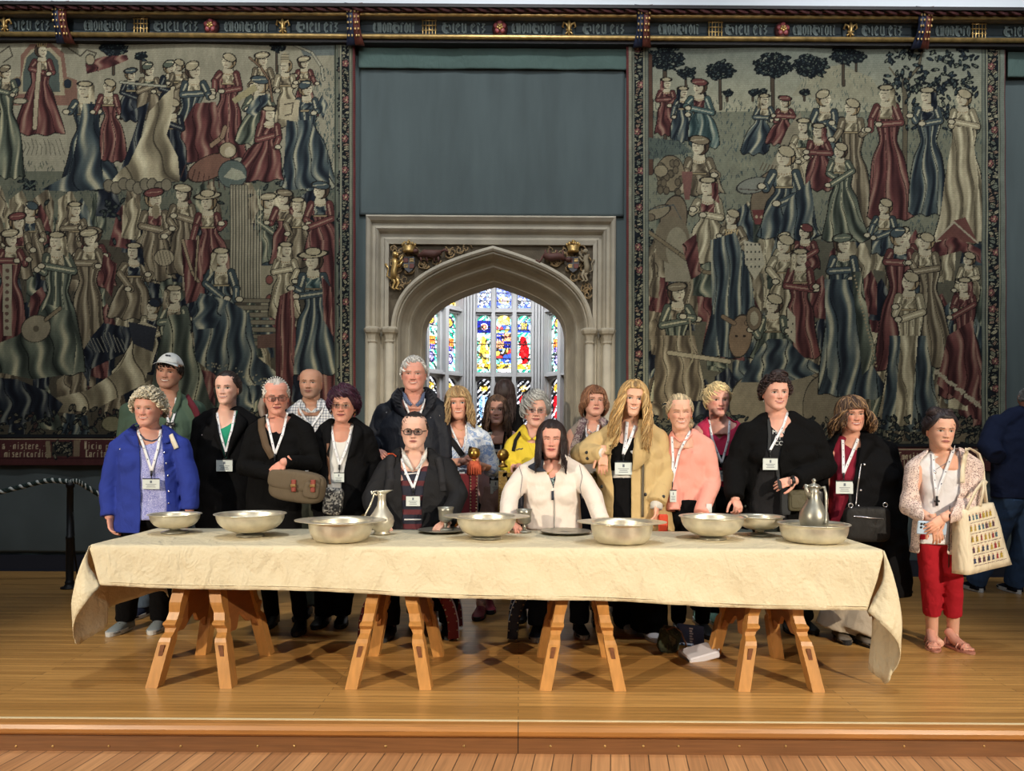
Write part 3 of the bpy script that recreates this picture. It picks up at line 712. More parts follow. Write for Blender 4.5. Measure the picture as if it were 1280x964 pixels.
V=[p for r in rows_ for p in r]; fs=[(j*nx+i,j*nx+i+1,(j+1)*nx+i+1,(j+1)*nx+i) for j in range(len(prof)-1) for i in range(nx-1)]
def add_grid(G):
    o=len(V); n=len(G[0]); V.extend([tuple(p) for r in G for p in r]); fs.extend([(o+j*n+i,o+j*n+i+1,o+(j+1)*n+i+1,o+(j+1)*n+i) for j in range(len(G)-1) for i in range(n-1)])
def cr(pts,t):
    n=len(pts)-1; f=min(max(t,0),1)*n; i=min(int(f),n-1); u=f-i
    p0,p1,p2,p3=pts[max(i-1,0)],pts[i],pts[i+1],pts[min(i+2,n)]
    return .5*((2*p1)+(p2-p0)*u+(2*p0-5*p1+4*p2-p3)*u*u+(3*p1-p0-3*p2+p3)*u**3)
def end_drape(corner,back,hem,topsplit,out):
    G=[];n=44
    for j in range(n):
        s=j/(n-1); top=Vector(corner) if s<topsplit else Vector(corner).lerp(Vector(back),(s-topsplit)/(1-topsplit)); h=cr(hem,s); row=[]
        for i in range(16):
            t=i/15; p=top.lerp(h,t); p=p+Vector(out)*(math.sin(t*PI)*.035*(1 if s<.75 else .4))+Vector((0,wr((s*2,0,t*.5),.005),0))*t; row.append(p)
        G.append(row)
    add_grid(G)
end_drape((TX0,TF,TZ-.004),(TX0,TB,TZ),[A1(175,410,3.968),A1(105,490,3.90),A1(44,580,3.92),A1(42,645,3.99),A1(50,668,4.03),A1(66,688,4.06),A1(88,672,4.09),A1(140,642,4.13),A1(200,598,4.22),A1(205,520,4.36),A1(330,475,4.52),A1(450,440,4.66),A1(482,470,4.74)],.42,(-1,0,0))
end_drape((TX1,TF,TZ-.004),(TX1,TB,TZ),[A4(978,535,3.968),A4(1050,600,3.91),A4(1125,690,3.92),A4(1124,770,3.96),A4(1092,825,4.0),A4(1062,870,4.03),A4(1040,848,4.06),A4(985,800,4.12),A4(1000,700,4.2),A4(1010,620,4.35),A4(1000,560,4.5),A4(990,560,4.62),A4(980,540,4.74)],.42,(1,0,0))
o=obj('tablecloth',V,fs,cloth_m); tag(o,'cream linen cloth draped over the long trestle table, corners hanging low','tablecloth')
sm=o.modifiers.new('thickness','SOLIDIFY'); sm.thickness=.004; sm.offset=1
# hem seam
m=MB(); m.tube([(xl+(xr-xl)*i/60,TF-.03,hemz(xl+(xr-xl)*i/60)+.022) for i in range(61)],.0022,5); h=m.build('hem_seam',cloth_m,o,True)
TT=TZ+.006
def tpos(px,py): 
    hz=CY+ROLL*(px-CX); d=F*(EYE-TT)/(py-hz); p=P(px,py,d); return Vector((p.x,d,TT))
def bowl(px,py,R,H,rf,kind,label,brim=0,ears=0,stem=.0,mat=None,name='bowl',yaw=0):
    c=tpos(px,py); root=empty(name,c,label,'bowl','pewter vessels on the table'); mat=mat or pewter
    z0=stem; m=MB(); out=[]
    n=12
    for i in range(n+1):
        t=i/n; a=t*PI/2
        if kind=='basin': r=rf+(R-rf)*math.sin(a)**.9; z=z0+(H-z0)*(1-math.cos(a)**1.0)**1.15
        else: r=rf*.45+(R-rf*.45)*math.sin(a)**.85; z=z0+(H-z0)*(1-math.cos(a))
        out.append((max(r,.01),z))
    lip=brim if brim else .010
    rim=[(R+lip,H+.002),(R+lip+.003,H+.004),(R+lip,H+.007),(R+.001,H+.003)]
    inn=[(max(r-.004,.004),z+.005) for r,z in out[::-1]]
    prof=[(.005,z0)]+out+rim+inn+[(.003,z0+.006)]
    m.lathe(prof,(0,0,0),56); b=m.build('basin',mat,root,True)
    if ears:
        for s in (-1,1):
            e=MB(); pts=[];pb=[]
            K=18
            for i in range(K+1):
                a=(i/K-.5)*1.5; rr=R+lip-.004; ex=ears*(math.cos(a*PI/1.5)**.7 if abs(a)<.74 else 0)
                pts.append((s*(rr*math.cos(a)+ex),rr*math.sin(a)*1.0)); pb.append((s*(rr*math.cos(a)-.004),rr*math.sin(a)))
            poly=pts+pb[::-1]
            e.loft([[(x,y,H+.0015) for x,y in poly],[(x,y,H+.0065) for x,y in poly]])
            recalc(e.build('ear_handle',mat,root))
    if stem:
        f=MB(); f.lathe([(rf,0),(rf+.002,.004),(rf*.95,.008),(rf*.6,.014),(rf*.38,.018),(rf*.34,stem*.6),(rf*.42,stem),(rf*.5,stem+.012),(.01,stem+.012),(.01,0)],(0,0,0),36); f.build('foot',pewter_d,root,True)
    root.rotation_euler=(0,0,yaw); return root
bowl(218.4,666,.137,.105,.075,'bowl','small footed pewter bowl nearest the left end of the table',stem=.026)
bowl(313,670,.186,.122,.077,'bowl','large footed pewter bowl in front of the woman with the brown bag',stem=.022)
bowl(426,676,.172,.108,.105,'basin','pewter basin with flat ear handles just left of the open-topped jug',brim=.045,ears=.035)
bowl(608,672.6,.168,.12,.085,'bowl','ear-handled pewter bowl between the two goblets',brim=.03,ears=.05,stem=.012)
bowl(777,678,.168,.108,.11,'basin','ear-handled pewter basin in front of the woman in the trench coat',brim=.03,ears=.05)
bowl(890,673.5,.175,.122,.08,'bowl','deep pewter bowl in front of the woman in the pink sweatshirt',stem=.018)
bowl(949.5,669,.13,.108,.07,'bowl','pewter pedestal bowl left of the lidded jug',stem=.034)
bas=bowl(1017,677,.182,.095,.12,'basin','low wide pewter basin with the lidded jug standing in it')
def plate(px,py,R,label):
    m=MB(); m.lathe([(R*.6,0),(R*.62,.002),(R*.97,.010),(R,.012),(R,.015),(R*.95,.0145),(R*.66,.007),(R*.6,.005),(.002,.005),(.002,0)],(0,0,0),48)
    o=m.build('plate',pewter_d,None,True); o.location=tpos(px,py); return tag(o,label,'plate','pewter plates')
plate(551,664.8,.138,'round pewter plate with a goblet standing on it'); plate(707,666.3,.152,'empty round pewter plate in front of the seated woman in white')
def goblet(px,py,label,dz=0):
    c=tpos(px,py)+Vector((0,0,dz)); root=empty('goblet',c,label,'goblet','pewter goblets')
    m=MB(); m.lathe([(.012,.045),(.03,.05),(.041,.062),(.044,.09),(.044,.115),(.050,.137),(.0475,.137),(.041,.115),(.040,.07),(.02,.058),(.003,.056)],(0,0,0),32); m.build('cup',pewter_d,root,True)
    m=MB(); m.lathe([(.045,0),(.046,.004),(.036,.009),(.015,.016),(.011,.024),(.016,.03),(.010,.036),(.014,.048),(.003,.05),(.003,0)],(0,0,0),28); m.build('stem',pewter_d,root,True)
goblet(557,663.5,'pewter goblet standing on the plate in front of the seated man',.006); goblet(655,665,'pewter goblet beside the right ear of the middle bowl')
def jug():
    c=tpos(477,667.5); root=empty('jug',c,'tall open pewter jug with thin handle, left of the seated man','jug')
    m=MB(); pr=[(.048,0),(.05,.006),(.04,.014),(.045,.02),(.066,.045),(.073,.075),(.066,.105),(.045,.135),(.028,.165),(.023,.195),(.023,.225),(.028,.247)]
    m.lathe(pr+[(r-.003,z) for r,z in pr[::-1][:6]]+[(.003,.1),(.003,0)],(0,0,0),36); b=m.build('body',pewter,root,True)
    m=MB(); # trumpet lip with pouring spout to the right
    rings=[]
    for t,z in ((0,.235),(.5,.245),(1,.252)):
        ring=[]
        for k in range(32):
            a=2*PI*k/32; r=.026+.008*t+.032*t*max(0,math.cos(a))**3; ring.append((r*math.cos(a),r*math.sin(a),z+.004*t*max(0,math.cos(a))))
        rings.append(ring)
    rings.append([(x*.93,y*.93,z-.001) for x,y,z in rings[-1]]); rings.append([(x*.9,y*.9,z) for x,y,z in rings[0]]); m.loft(rings,cap=False); m.build('lip',pewter,root,True)
    m=MB(); m.tube([(-.028,0,.225),(-.045,0,.235),(-.05,0,.215),(-.066,0,.17),(-.092,0,.12),(-.1,0,.10),(-.094,0,.085),(-.075,0,.09)],[.006,.007,.005,.005,.005,.004,.004,.004],8); m.tube([(-.03,0,.25),(-.05,0,.245),(-.058,0,.232),(-.062,0,.25)],.005,8); m.build('handle',pewter,root,True)
jug()
def lidded():
    c=Vector(bas.location)+Vector((0,0,.012)); root=empty('lidded_jug',c,'tall lidded pewter jug with round belly standing in the right-hand basin','jug')
    m=MB(); m.lathe([(.052,0),(.055,.01),(.045,.022),(.05,.04),(.07,.075),(.079,.11),(.074,.15),(.052,.19),(.033,.225),(.027,.26),(.030,.29),(.003,.29),(.003,0)],(0,0,0),36); m.build('body',pewter_d,root,True)
    m=MB(); m.lathe([(.034,.288),(.035,.296),(.025,.305),(.012,.31),(.008,.318),(.013,.326),(.008,.336),(.002,.338)],(0,0,0),24); m.tube([(-.02,0,.292),(-.05,0,.30),(-.054,0,.288)],[.01,.008,.005],8); m.build('lid',pewter_d,root,True)
    m=MB(); m.tube([(.028,-.01,.285),(.05,-.02,.292),(.056,-.03,.25),(.052,-.04,.19),(.042,-.065,.14),(.034,-.08,.1),(.03,-.084,.095)],[.007,.009,.008,.007,.007,.008,.004],8); m.build('handle',pewter_d,root,True)
    m=MB(); m.tube([(-.024,-.008,.23),(-.042,-.012,.26),(-.052,-.012,.30)],[.012,.011,.012],8); m.build('spout',pewter_d,root,True)
lidded()
# ================= CHAIRS =================
brass=M('brass',(176,138,70),.28,.9)
stud_m=M('brass_studs',(190,170,130),.35,.85)
def xchair(cx,y0,y1,vel,trim,label,finz,w=.29,hw_back=.31,armz=.705,backz=1.06,bx=0):
    root=empty('x_frame_chair',(cx,(y0+y1)/2,0),label,'chair','velvet x-frame chairs'); ks=[]
    def arcp(up,n=14):
        pts=[]
        for i in range(n+1):
            a=PI*i/n
            if up: pts.append((cx-w*math.cos(a),armz-.26*math.sin(a)**.9))
            else: pts.append((cx-w*math.cos(a),.02+.40*math.sin(a)**.85))
        return pts
    for y in (y0,y1):
        for up in (0,1):
            m=MB(); pts=arcp(up); rings=[]; st=MB()
            for i,(x,z) in enumerate(pts):
                a=pts[max(i-1,0)]; b=pts[min(i+1,len(pts)-1)]; t=Vector((b[0]-a[0],b[1]-a[1])).normalized(); n_=(-t.y,t.x); h=.034
                rings.append([(x-n_[0]*h,y-.03,z-n_[1]*h),(x+n_[0]*h,y-.03,z+n_[1]*h),(x+n_[0]*h,y+.03,z+n_[1]*h),(x-n_[0]*h,y+.03,z-n_[1]*h)])
                for q in (-.8,.8): st.ball((x+n_[0]*h*q,y-.032,z+n_[1]*h*q),.0055,6,4)
                if i<len(pts)-1:
                    x2,z2=pts[i+1]; 
                    for q in (-.8,.8): st.ball(((x+x2)/2+n_[0]*h*q,y-.032,(z+z2)/2+n_[1]*h*q),.0055,6,4)
            m.loft(rings); r_=recalc(m.build('x_frame_arc',vel)); ks.append(r_); st_o=st.build('stud_row',stud_m,None,True); st_o.parent=r_
    m=MB(); m.box((cx-w,y0,.43),(cx+w,y1,.50),.03); ks.append(m.build('seat',vel,None,True))
    for s in (-1,1):
        m=MB(); m.box((cx+s*w-.035,y0-.02,armz-.02),(cx+s*w+.035,y1+.02,armz+.025),.012); ks.append(m.build('armrest',vel))
        m=MB(); m.lathe([(.012,0),(.012,.02),(.008,.03)],(cx+s*w,y0+.02,armz+.02),12); m.ball((cx+s*w,y0+.02,armz+.068),.040,20,12); ks.append(m.build('arm_ball',brass,None,True))
        m=MB(); x=cx+bx+s*hw_back; m.box((x-.028,y1,.45),(x+.028,y1+.06,backz+.02),.006); po=m.build('back_post',vel); ks.append(po)
        st=MB()
        for q in range(26):
            for e in (-.02,.02): st.ball((x+e,y1-.002,.5+q*(backz-.52)/25),.0065,6,4)
        so=st.build('stud_row',stud_m,None,True); so.parent=po
        m=MB(); m.lathe([(.03,-.03),(.034,-.02),(.02,-.01),(.012,.0),(.014,.012),(.01,.02)],(x,y1+.03,finz-.055),14); m.ball((x,y1+.03,finz),.042,20,12); ks.append(m.build('finial',brass,None,True))
        if trim=='tassel':
            m=MB()
            for q in range(16):
                a=2*PI*q/16; m.tube([(x+.022*math.cos(a),y1+.03+.022*math.sin(a),finz-.055),(x+.04*math.cos(a),y1+.03+.04*math.sin(a),finz-.09),(x+.045*math.cos(a),y1+.03+.045*math.sin(a),finz-.145)],[.01,.010,.007],5)
            ks.append(m.build('tassel',M('orange_tassel',(196,92,60),.8),None,True))
            m=MB()
            for q in range(16):
                a=2*PI*q/16; m.tube([(cx+s*w+.02*math.cos(a),y0-.02,armz-.0),(cx+s*w+.03*math.cos(a),y0-.035,armz-.12)],[.007,.005],5)
            ks.append(m.build('tassel',MATS['orange_tassel'],None,True))
    m=MB(); m.box((cx+bx-hw_back,y1+.01,.62),(cx+bx+hw_back,y1+.05,backz),.008); ks.append(m.build('backrest',vel))
    if trim=='gold':
        for s in (-1,1):
            m=MB(); x=cx+bx+s*(hw_back-.0); m.box((x-.03,y1-.006,.5),(x+.03,y1-.001,backz+.02),.001); ks.append(m.build('gold_braid',M('gold_braid_trim',(150,122,66),.5,.4,var=.3,vscale=60)))
        m=MB(); m.box((cx+bx-hw_back,y1-.006,backz-.02),(cx+bx+hw_back,y1+.0,backz+.01),.001); ks.append(m.build('gold_braid',MATS['gold_braid_trim']))
    adopt(root,ks)
    for k in ks:
        for g in k.children: g.matrix_parent_inverse=Matrix.Identity(4)
red_v=M('crimson_velvet',(112,14,26),.8,sheen=.6); blue_v=M('midnight_velvet',(18,20,34),.8,sheen=.5)
c1=P(511,800,4.93).x; xchair(c1,4.93,5.26,red_v,'tassel','crimson velvet x-frame armchair with brass balls, under the seated man in glasses',1.2,hw_back=.345,bx=.045)
c2=P(697,800,4.93).x; xchair(c2,4.93,5.26,blue_v,'gold','midnight blue velvet x-frame armchair with gilt braid, under the seated woman in white',1.19,hw_back=.325,bx=-.04)
# ================= ROPE BARRIER =================
def stanchion(px,py,label):
    hz=CY+ROLL*(px-CX); d=F*EYE/(py-hz); c=P(px,py,d); c.z=0
    root=empty('rope_barrier_post',c,label,'barrier post','rope barrier posts')
    m=MB(); m.lathe([(.07,0),(.07,.012),(.045,.018),(.034,.04),(.038,.05),(.034,.06),(.03,.07),(.03,.42),(.034,.425),(.034,.445),(.026,.45),(.026,.86),(.034,.865),(.034,.90),(.02,.905),(.003,.905)],(0,0,0),24); m.build('post',blk,root,True)
    m=MB(); m.tube([(.02*math.cos(a),0,.915+.02*math.sin(a)) for a in [2*PI*i/12 for i in range(12)]],.006,6,closed=True); m.build('ring',blk,root,True)
    return root,d
s1,d1=stanchion(87,735.5,'black rope post standing left of the woman in the blue jacket')
s2,d2=stanchion(1130,740,'black rope post behind the woman in black coat, before the right tapestry')
def rope(pts,name,label):
    n=140; L=[];R=[];C_=[]
    root=empty(name,pts[0],label,'rope','barrier ropes'); a_=MB();b_=MB()
    cen=[cr(pts,i/n) for i in range(n+1)]
    for k,mb in ((0,a_),(1,b_),(2,a_)):
        q=[]
        for i,p in enumerate(cen):
            ang=i*.62+k*2*PI/3; q.append(p+Vector((.3*math.cos(ang)*.0,math.cos(ang)*.011,math.sin(ang)*.011)))
        mb.tube(q,.0125,6)
    g=a_.build('green_strands',M('dark_green_rope',(24,44,40),.8),None,True); w=b_.build('white_strand',M('white_rope_strand',(200,205,200),.8),None,True); adopt(root,[g,w])
top=Vector(s1.location)+Vector((0,0,.91)); 
rope([P(-60,628,d1),P(-20,620,d1),P(25,609,d1),P(60,601,d1),top],'barrier_rope','green and white twisted rope running left from the black post')
rope([top,P(97,602,d1+.02),P(112,611,d1+.1),P(150,632,d1+.3),P(200,640,d1+.3)],'barrier_rope','green and white twisted rope running right behind the woman in blue')
m=MB(); m.tube([P(91,640,d1),P(93,690,d1+.05),P(97,720,d1+.1),P(112,730,d1+.2)],.008,6); tag(m.build('cable',blk,None,True),'thin black cable drooping beside the left rope post','cable')
# ================= THINGS ON THE FLOOR =================
def floor_d(px,py): return F*EYE/(py-(CY+ROLL*(px-CX)))
A3=lambda x,y: (600+x/3.444,600+y/3.444)
def slab(name,quad_px,h0,thick,mat,label,cat,parent=None,bev=.006,curve=0):
    pass
d0=floor_d(868,824)
def prop_box(name,c,sz,rot,mat,label,cat,bev=.008):
    m=MB(); m.box((-sz[0]/2,-sz[1]/2,0),(sz[0]/2,sz[1]/2,sz[2]),bev); o=m.build(name,mat); o.location=c; o.rotation_euler=rot; return tag(o,label,cat)
white_paper=M('white_paper_cover',(205,205,215),.6)
c=P(874,826,floor_d(874,826)+.06); c.z=.006
wb=prop_box('book',(c.x+.0,c.y,.004),(.20,.15,.045),(0.12,-.18,.28),white_paper,'thick white-covered book lying on the floor under the right of the table','book')
m=MB(); m.box((-.1,-.07,.01),(.09,.072,.036)); m.build('page_block',M('page_edges',(225,222,214),.8,var=.1,vscale=3,aniso=(1,1,90)),wb)
m=MB(); m.tube([(.1,-.06,.04),(.13,-.02,.038),(.12,.04,.03),(.1,.06,.02)],[.006]*4,6); m.build('curled_strap',white_paper,wb,True)
white_sh0=M('white_print',(210,214,220),.7)
c=P(858,803,4.85)
bb=prop_box('brochure',(c.x,4.72,.035),(.17,.02,.13),(-.5,.15,.12),M('blue_brochure_cover',(62,84,120),.35,var=.25,vscale=6),'blue glossy brochure leaning against the camouflage bag on the floor','brochure',.003)
m=MB()
for k in range(6): m.box((-.012,-.0115,.02+.016*k),(.012 if k%2 else .006,-.0100,.030+.016*k),.0005)
m.build('cover_lettering',white_sh0,bb)
bag=MB(); bag.box((-.07,-.045,0),(.07,.045,.16),.03)
camo=pattern_mat('camouflage_cloth','noise',[(24,26,20),(52,60,40),(24,26,20),(86,80,56),(34,40,28)],14)
bo=bag.build('bag',camo,None,True); bo.location=(P(832,806,4.72).x,4.7,.0); bo.rotation_euler=(0,.25,.3); tag(bo,'small camouflage bag slumped on the floor beside the blue brochure','bag')
m=MB(); m.tube([(-.06,-.05,.14),(-.02,-.06,.17),(.03,-.06,.15),(.09,-.05,.08),(.11,-.04,.03)],[.010]*5,8,flat=.4); m.build('strap',M('brown_leather',(92,56,34),.5),bo,True)
# ================= TAPESTRIES: woven pictures painted into a colour attribute =================
TS=1.2
PAL={'r':[(54,24,28),(108,50,50),(150,110,94)],'b':[(24,32,46),(58,76,88),(160,158,132)],'g':[(38,46,42),(84,96,84),(168,164,130)],
 'c':[(92,82,62),(158,146,114),(196,186,152)],'n':[(16,20,34),(30,38,56),(110,116,112)],'w':[(66,56,44),(118,104,80),(160,148,120)],'t':[(30,54,62),(60,90,96),(150,158,140)]}
class Paint:
    def __init__(s,x0,y0,x1,y1,bg):
        s.x0,s.y0=x0,y0; s.w=int((x1-x0)*TS)+1; s.h=int((y1-y0)*TS)+1
        yy,xx=np.mgrid[0:s.h,0:s.w]; s.X=xx/TS+x0; s.Y=yy/TS+y0; s.im=np.empty((s.h,s.w,3)); s.im[:]=bg
        s.n=s.noise(6,40)
    def noise(s,k,sc):
        n=np.zeros((s.h,s.w))
        for i in range(k):
            a=rng.uniform(0,2*PI); f=rng.uniform(.5,2)/sc*2*PI; n+=np.sin((s.X*math.cos(a)+s.Y*math.sin(a))*f+rng.uniform(0,6))
        return n/k
    def sub(s,xa,xb,ya,yb):
        i0=max(0,int((xa-s.x0)*TS)-1); i1=min(s.w,int((xb-s.x0)*TS)+2); j0=max(0,int((ya-s.y0)*TS)-1); j1=min(s.h,int((yb-s.y0)*TS)+2)
        if i0>=i1 or j0>=j1: return None
        return (slice(j0,j1),slice(i0,i1))
    def ell(s,cx,cy,rx,ry,c,ang=0,outline=None,shade=0):
        m=max(rx,ry)+2; q=s.sub(cx-m,cx+m,cy-m,cy+m)
        if q is None: return
        X=s.X[q]-cx; Y=s.Y[q]-cy; a=math.radians(ang); u=X*math.cos(a)+Y*math.sin(a); v=-X*math.sin(a)+Y*math.cos(a); d=np.sqrt((u/rx)**2+(v/ry)**2)
        im=s.im[q]
        if outline is not None: im[(d>=1)&(d<1+1.1/min(rx,ry))]=outline
        m_=d<1; cc=np.array(c,float); im[m_]=cc*(1-shade*np.clip(u/rx,-1,1)[m_][:,None]) if shade else cc
    def line(s,p,q_,w,c,edge=None):
        x0,y0=p;x1,y1=q_; q=s.sub(min(x0,x1)-w-1,max(x0,x1)+w+1,min(y0,y1)-w-1,max(y0,y1)+w+1)
        if q is None: return
        X=s.X[q];Y=s.Y[q]; dx,dy=x1-x0,y1-y0; L=dx*dx+dy*dy+1e-9; t=np.clip(((X-x0)*dx+(Y-y0)*dy)/L,0,1); d=np.hypot(X-x0-t*dx,Y-y0-t*dy)
        if edge is not None: s.im[q][d<w/2+.8]=edge
        s.im[q][d<w/2]=c
    def pl(s,pts,w,c,edge=None):
        for a,b in zip(pts[:-1],pts[1:]): s.line(a,b,w,c,edge)
    def poly(s,pts,c,pal=None,seed=0,nf=3):
        xs=[p[0] for p in pts]; ys=[p[1] for p in pts]; q=s.sub(min(xs),max(xs),min(ys),max(ys))
        if q is None: return
        X=s.X[q];Y=s.Y[q]; ins=np.zeros(X.shape,bool); n=len(pts)
        for i in range(n):
            (xa,ya),(xb,yb)=pts[i],pts[(i+1)%n]; 
            if ya==yb: continue
            ins^=((ya>Y)!=(yb>Y))&(X<(xb-xa)*(Y-ya)/(yb-ya)+xa)
        s.im[q][ins]=c if pal is None else s.fold(X,Y,(X-min(xs))/(max(xs)-min(xs)+1e-6),(Y-min(ys))/(max(ys)-min(ys)+1e-6),PAL[pal],seed,nf)[ins]
    def fold(s,X,Y,u,v,pal,seed,nf):
        r=np.random.default_rng(seed); ph=r.uniform(0,6,5)
        wv=u*nf*2*PI*(1-.25*v)+1.3*np.sin(v*5+ph[0])*v+.5*np.sin(v*13+u*6+ph[1])+.9*np.sin(v*3.1+u*3+ph[2])
        f=np.sin(wv+ph[3])*.75+.35*np.sin(wv*2.3+v*9+ph[4]); f=np.clip(f,-1,1)[...,None]
        d,m,l=[np.array(c,float) for c in pal]
        out=np.where(f<0,m+(d-m)*np.abs(f)**.7,m+(l-m)*np.clip(f,0,1)**1.6)
        crease=np.abs(np.sin(wv*.5+ph[2]))<.07; out[crease]=np.array(pal[0])*.75
        return out
    def robe(s,hx,y0,by,wt,wb,lean,pal,seed):
        q=s.sub(hx-wb-abs(lean)-4,hx+wb+abs(lean)+4,y0,by+3)
        if q is None: return
        X=s.X[q];Y=s.Y[q]; v=np.clip((Y-y0)/(by-y0),0,1); r=np.random.default_rng(seed); ph=r.uniform(0,6,3)
        c=hx+lean*v**1.3; hw=(wt+(wb-wt)*np.clip(v,0,1)**1.5)/2-wt*.22*np.exp(-((v-.32)/.1)**2)
        hw=hw+1.5*np.sin(v*9+ph[0])*v; u=(X-c+hw)/(2*hw); top=y0+np.abs(u-.5)**2*wt*.9; bot=by-3*np.sin(u*9+ph[1])**2-3*(u-.5)**2*4
        m=(u>0)&(u<1)&(Y>top)&(Y<bot); ed=(u>-1.2/hw.clip(2)/2)&(u<1+1.2/hw.clip(2)/2)&(Y>top-1.2)&(Y<bot+1.2)&~m
        s.im[q][ed]=(26,26,28); s.im[q][m]=s.fold(X,Y,u,v,PAL[pal],seed,2.2 if wb<45 else 3.2)[m]
    def fig(s,hx,hy,r,by,bw,lean,pal,face=1,hat='h',pal2=None):
        seed=int(hx*7+hy*13)%9999; rr=random.Random(seed); skin=(176,166,138); dk=(34,30,28)
        s.robe(hx-face*r*.2,hy+r*1.35,by,r*3.1,bw,lean,pal,seed)
        p2=pal2 or rr.choice('rbgcw')
        if by-hy>r*6: # bodice and yoke
            s.poly([(hx-r*.9,hy+r*1.5),(hx+r*.9,hy+r*1.5),(hx+r*.8,hy+r*3.4),(hx-r*.8,hy+r*3.4)],None,p2,seed,1.5)
            s.line((hx-r*.9,hy+r*3.5),(hx+r*.9,hy+r*3.5),1.4,(150,130,90),dk)
        s.poly([(hx-r*.6,hy+r*.9),(hx+r*.6,hy+r*.9),(hx+r*.9,hy+r*2),(hx,hy+r*2.3),(hx-r*.9,hy+r*2)],skin)
        for k in range(7): s.ell(hx+(k-3)*r*.3,hy+r*(2.05-.05*(k-3)**2*.6),.9,.9,(150,120,80))
        for sd in (-1,1):
            e=(hx+sd*r*rr.uniform(1.5,2.1),hy+r*rr.uniform(3.0,4.2)); w_=(hx+face*r*rr.uniform(.2,2.2) if rr.random()<.75 else hx+sd*r*2.3,hy+r*rr.uniform(2.6,5.6)); c=np.array(PAL[pal][1]); 
            s.pl([(hx+sd*r*1.3,hy+r*1.9),e],r*.95,c*.85,dk); s.line((hx+sd*r*1.15,hy+r*2),(e[0]-1,e[1]),r*.25,PAL[pal][2]); s.pl([e,w_],r*.8,c,dk); s.line(e,w_,r*.2,PAL[pal][2]); s.ell(w_[0]+face*r*.4,w_[1],r*.42,r*.3,skin,0,dk)
        hair=rr.choice([(120,96,62),(74,54,40),(140,116,80)])
        s.ell(hx-face*r*.25,hy-r*.05,r*.98,r*1.1,hair,0,dk); s.ell(hx+face*r*.12,hy+r*.1,r*.74,r*.95,skin,0,None,.12*face*-1)
        for k in range(3): s.line((hx-face*r*(.7+.1*k),hy-r*.5),(hx-face*r*(.8),hy+r*(.9+.3*k)),.7,dk)
        if r>5.5:
            ex=hx+face*r*.3; s.line((ex-r*.38,hy-r*.02),(ex-r*.12,hy-r*.02),.9,dk); s.line((ex+r*.1,hy-r*.02),(ex+r*.34,hy-r*.02),.9,dk); s.line((ex-r*.02,hy+.05*r),(ex+face*r*.08,hy+r*.38),.7,(120,100,80)); s.line((ex-r*.2,hy+r*.62),(ex+r*.16,hy+r*.6),.9,(110,60,54))
        if hat=='t': s.ell(hx-face*r*.1,hy-r*.75,r*1.15,r*.5,PAL[p2][1],-8*face,dk); s.line((hx-r,hy-r*.7),(hx+r*.8,hy-r*.85),1,PAL[p2][2])
        elif hat=='m': s.poly([(hx-r*.8,hy-r*.6),(hx-r*.6,hy-r*2),(hx,hy-r*2.6),(hx+r*.6,hy-r*2),(hx+r*.8,hy-r*.6)],PAL['c'][1]); [s.line((hx-r*.7,hy-r*(.8+.4*k)),(hx+r*.7,hy-r*(.8+.4*k)),.8,dk) for k in range(4)]
        elif hat=='v': s.poly([(hx-face*r*.2,hy-r*1.1),(hx-face*r*1.2,hy-r*.4),(hx-face*r*1.5,hy+r*2.2),(hx-face*r*.5,hy+r*1.4),(hx-face*r*.5,hy)],None,p2,seed,1.2); s.ell(hx,hy-r*.8,r*.85,r*.32,PAL['c'][1],0,dk)
        elif hat=='w': s.ell(hx,hy-r*.85,r*1.7,r*.42,PAL['c'][1],6*face,dk); s.ell(hx,hy-r*1.2,r*.9,r*.45,PAL['c'][1],0,dk)
        elif hat=='c': 
            for k in (-1,-.5,0,.5,1): s.line((hx+k*r*.7,hy-r*.8),(hx+k*r*.85,hy-r*1.5),1.2,(180,150,90))
        else: s.ell(hx-face*r*.3,hy-r*.6,r*.9,r*.55,PAL[p2][1],-20*face,dk); s.pl([(hx-r*.6,hy-r*.9),(hx+face*r*.5,hy-r*.85)],1,PAL['c'][2])
    def tuft(s,xa,xb,ya,yb,n,c,h=5):
        for _ in range(n):
            x=rng.uniform(xa,xb); y=rng.uniform(ya,yb); a=rng.uniform(-.5,.5); k=rng.uniform(.5,1)*h; s.line((x,y),(x+a*k,y-k),.9,c)
    def leaf(s,x,y,a,L,c,dk=(20,26,34)):
        s.ell(x+math.cos(a)*L*.5,y+math.sin(a)*L*.5,L*.55,L*.24,c,math.degrees(a),dk); s.line((x,y),(x+math.cos(a)*L*.9,y+math.sin(a)*L*.9),.5,dk)
    def tree(s,x,y,r,yb):
        s.line((x,y),(x+1,yb),max(2,r*.2),(74,60,48),(34,34,36))
        for _ in range(int(r*r*.35)+16):
            a=rng.uniform(0,2*PI); d=r*math.sqrt(rng.uniform(0,1)); s.leaf(x+d*math.cos(a)*1.2,y+d*math.sin(a)*.8,rng.uniform(-.6,.8),rng.uniform(2.5,4.5),[(46,62,74),(64,84,88),(88,104,96)][rng.integers(3)])
    def border(s,xa,xb,ya,yb):
        q=s.sub(xa,xb,ya,yb); s.im[q]=(26,32,42); w=xb-xa; y=ya
        pts=[]
        while y<yb: pts.append(((xa+xb)/2+w*.22*math.sin(y*.13),y)); y+=3
        s.pl(pts,1.6,(150,140,108))
        for (x,y) in pts:
            for sd in (-1,1):
                a=(0 if sd>0 else PI)+rng.uniform(-.9,.9); s.leaf(x+sd*w*.06,y+rng.uniform(-2,2),a,min(w*.52,8)*rng.uniform(.7,1),[(158,152,122),(128,128,104),(110,120,108),(140,110,90)][rng.integers(4)])
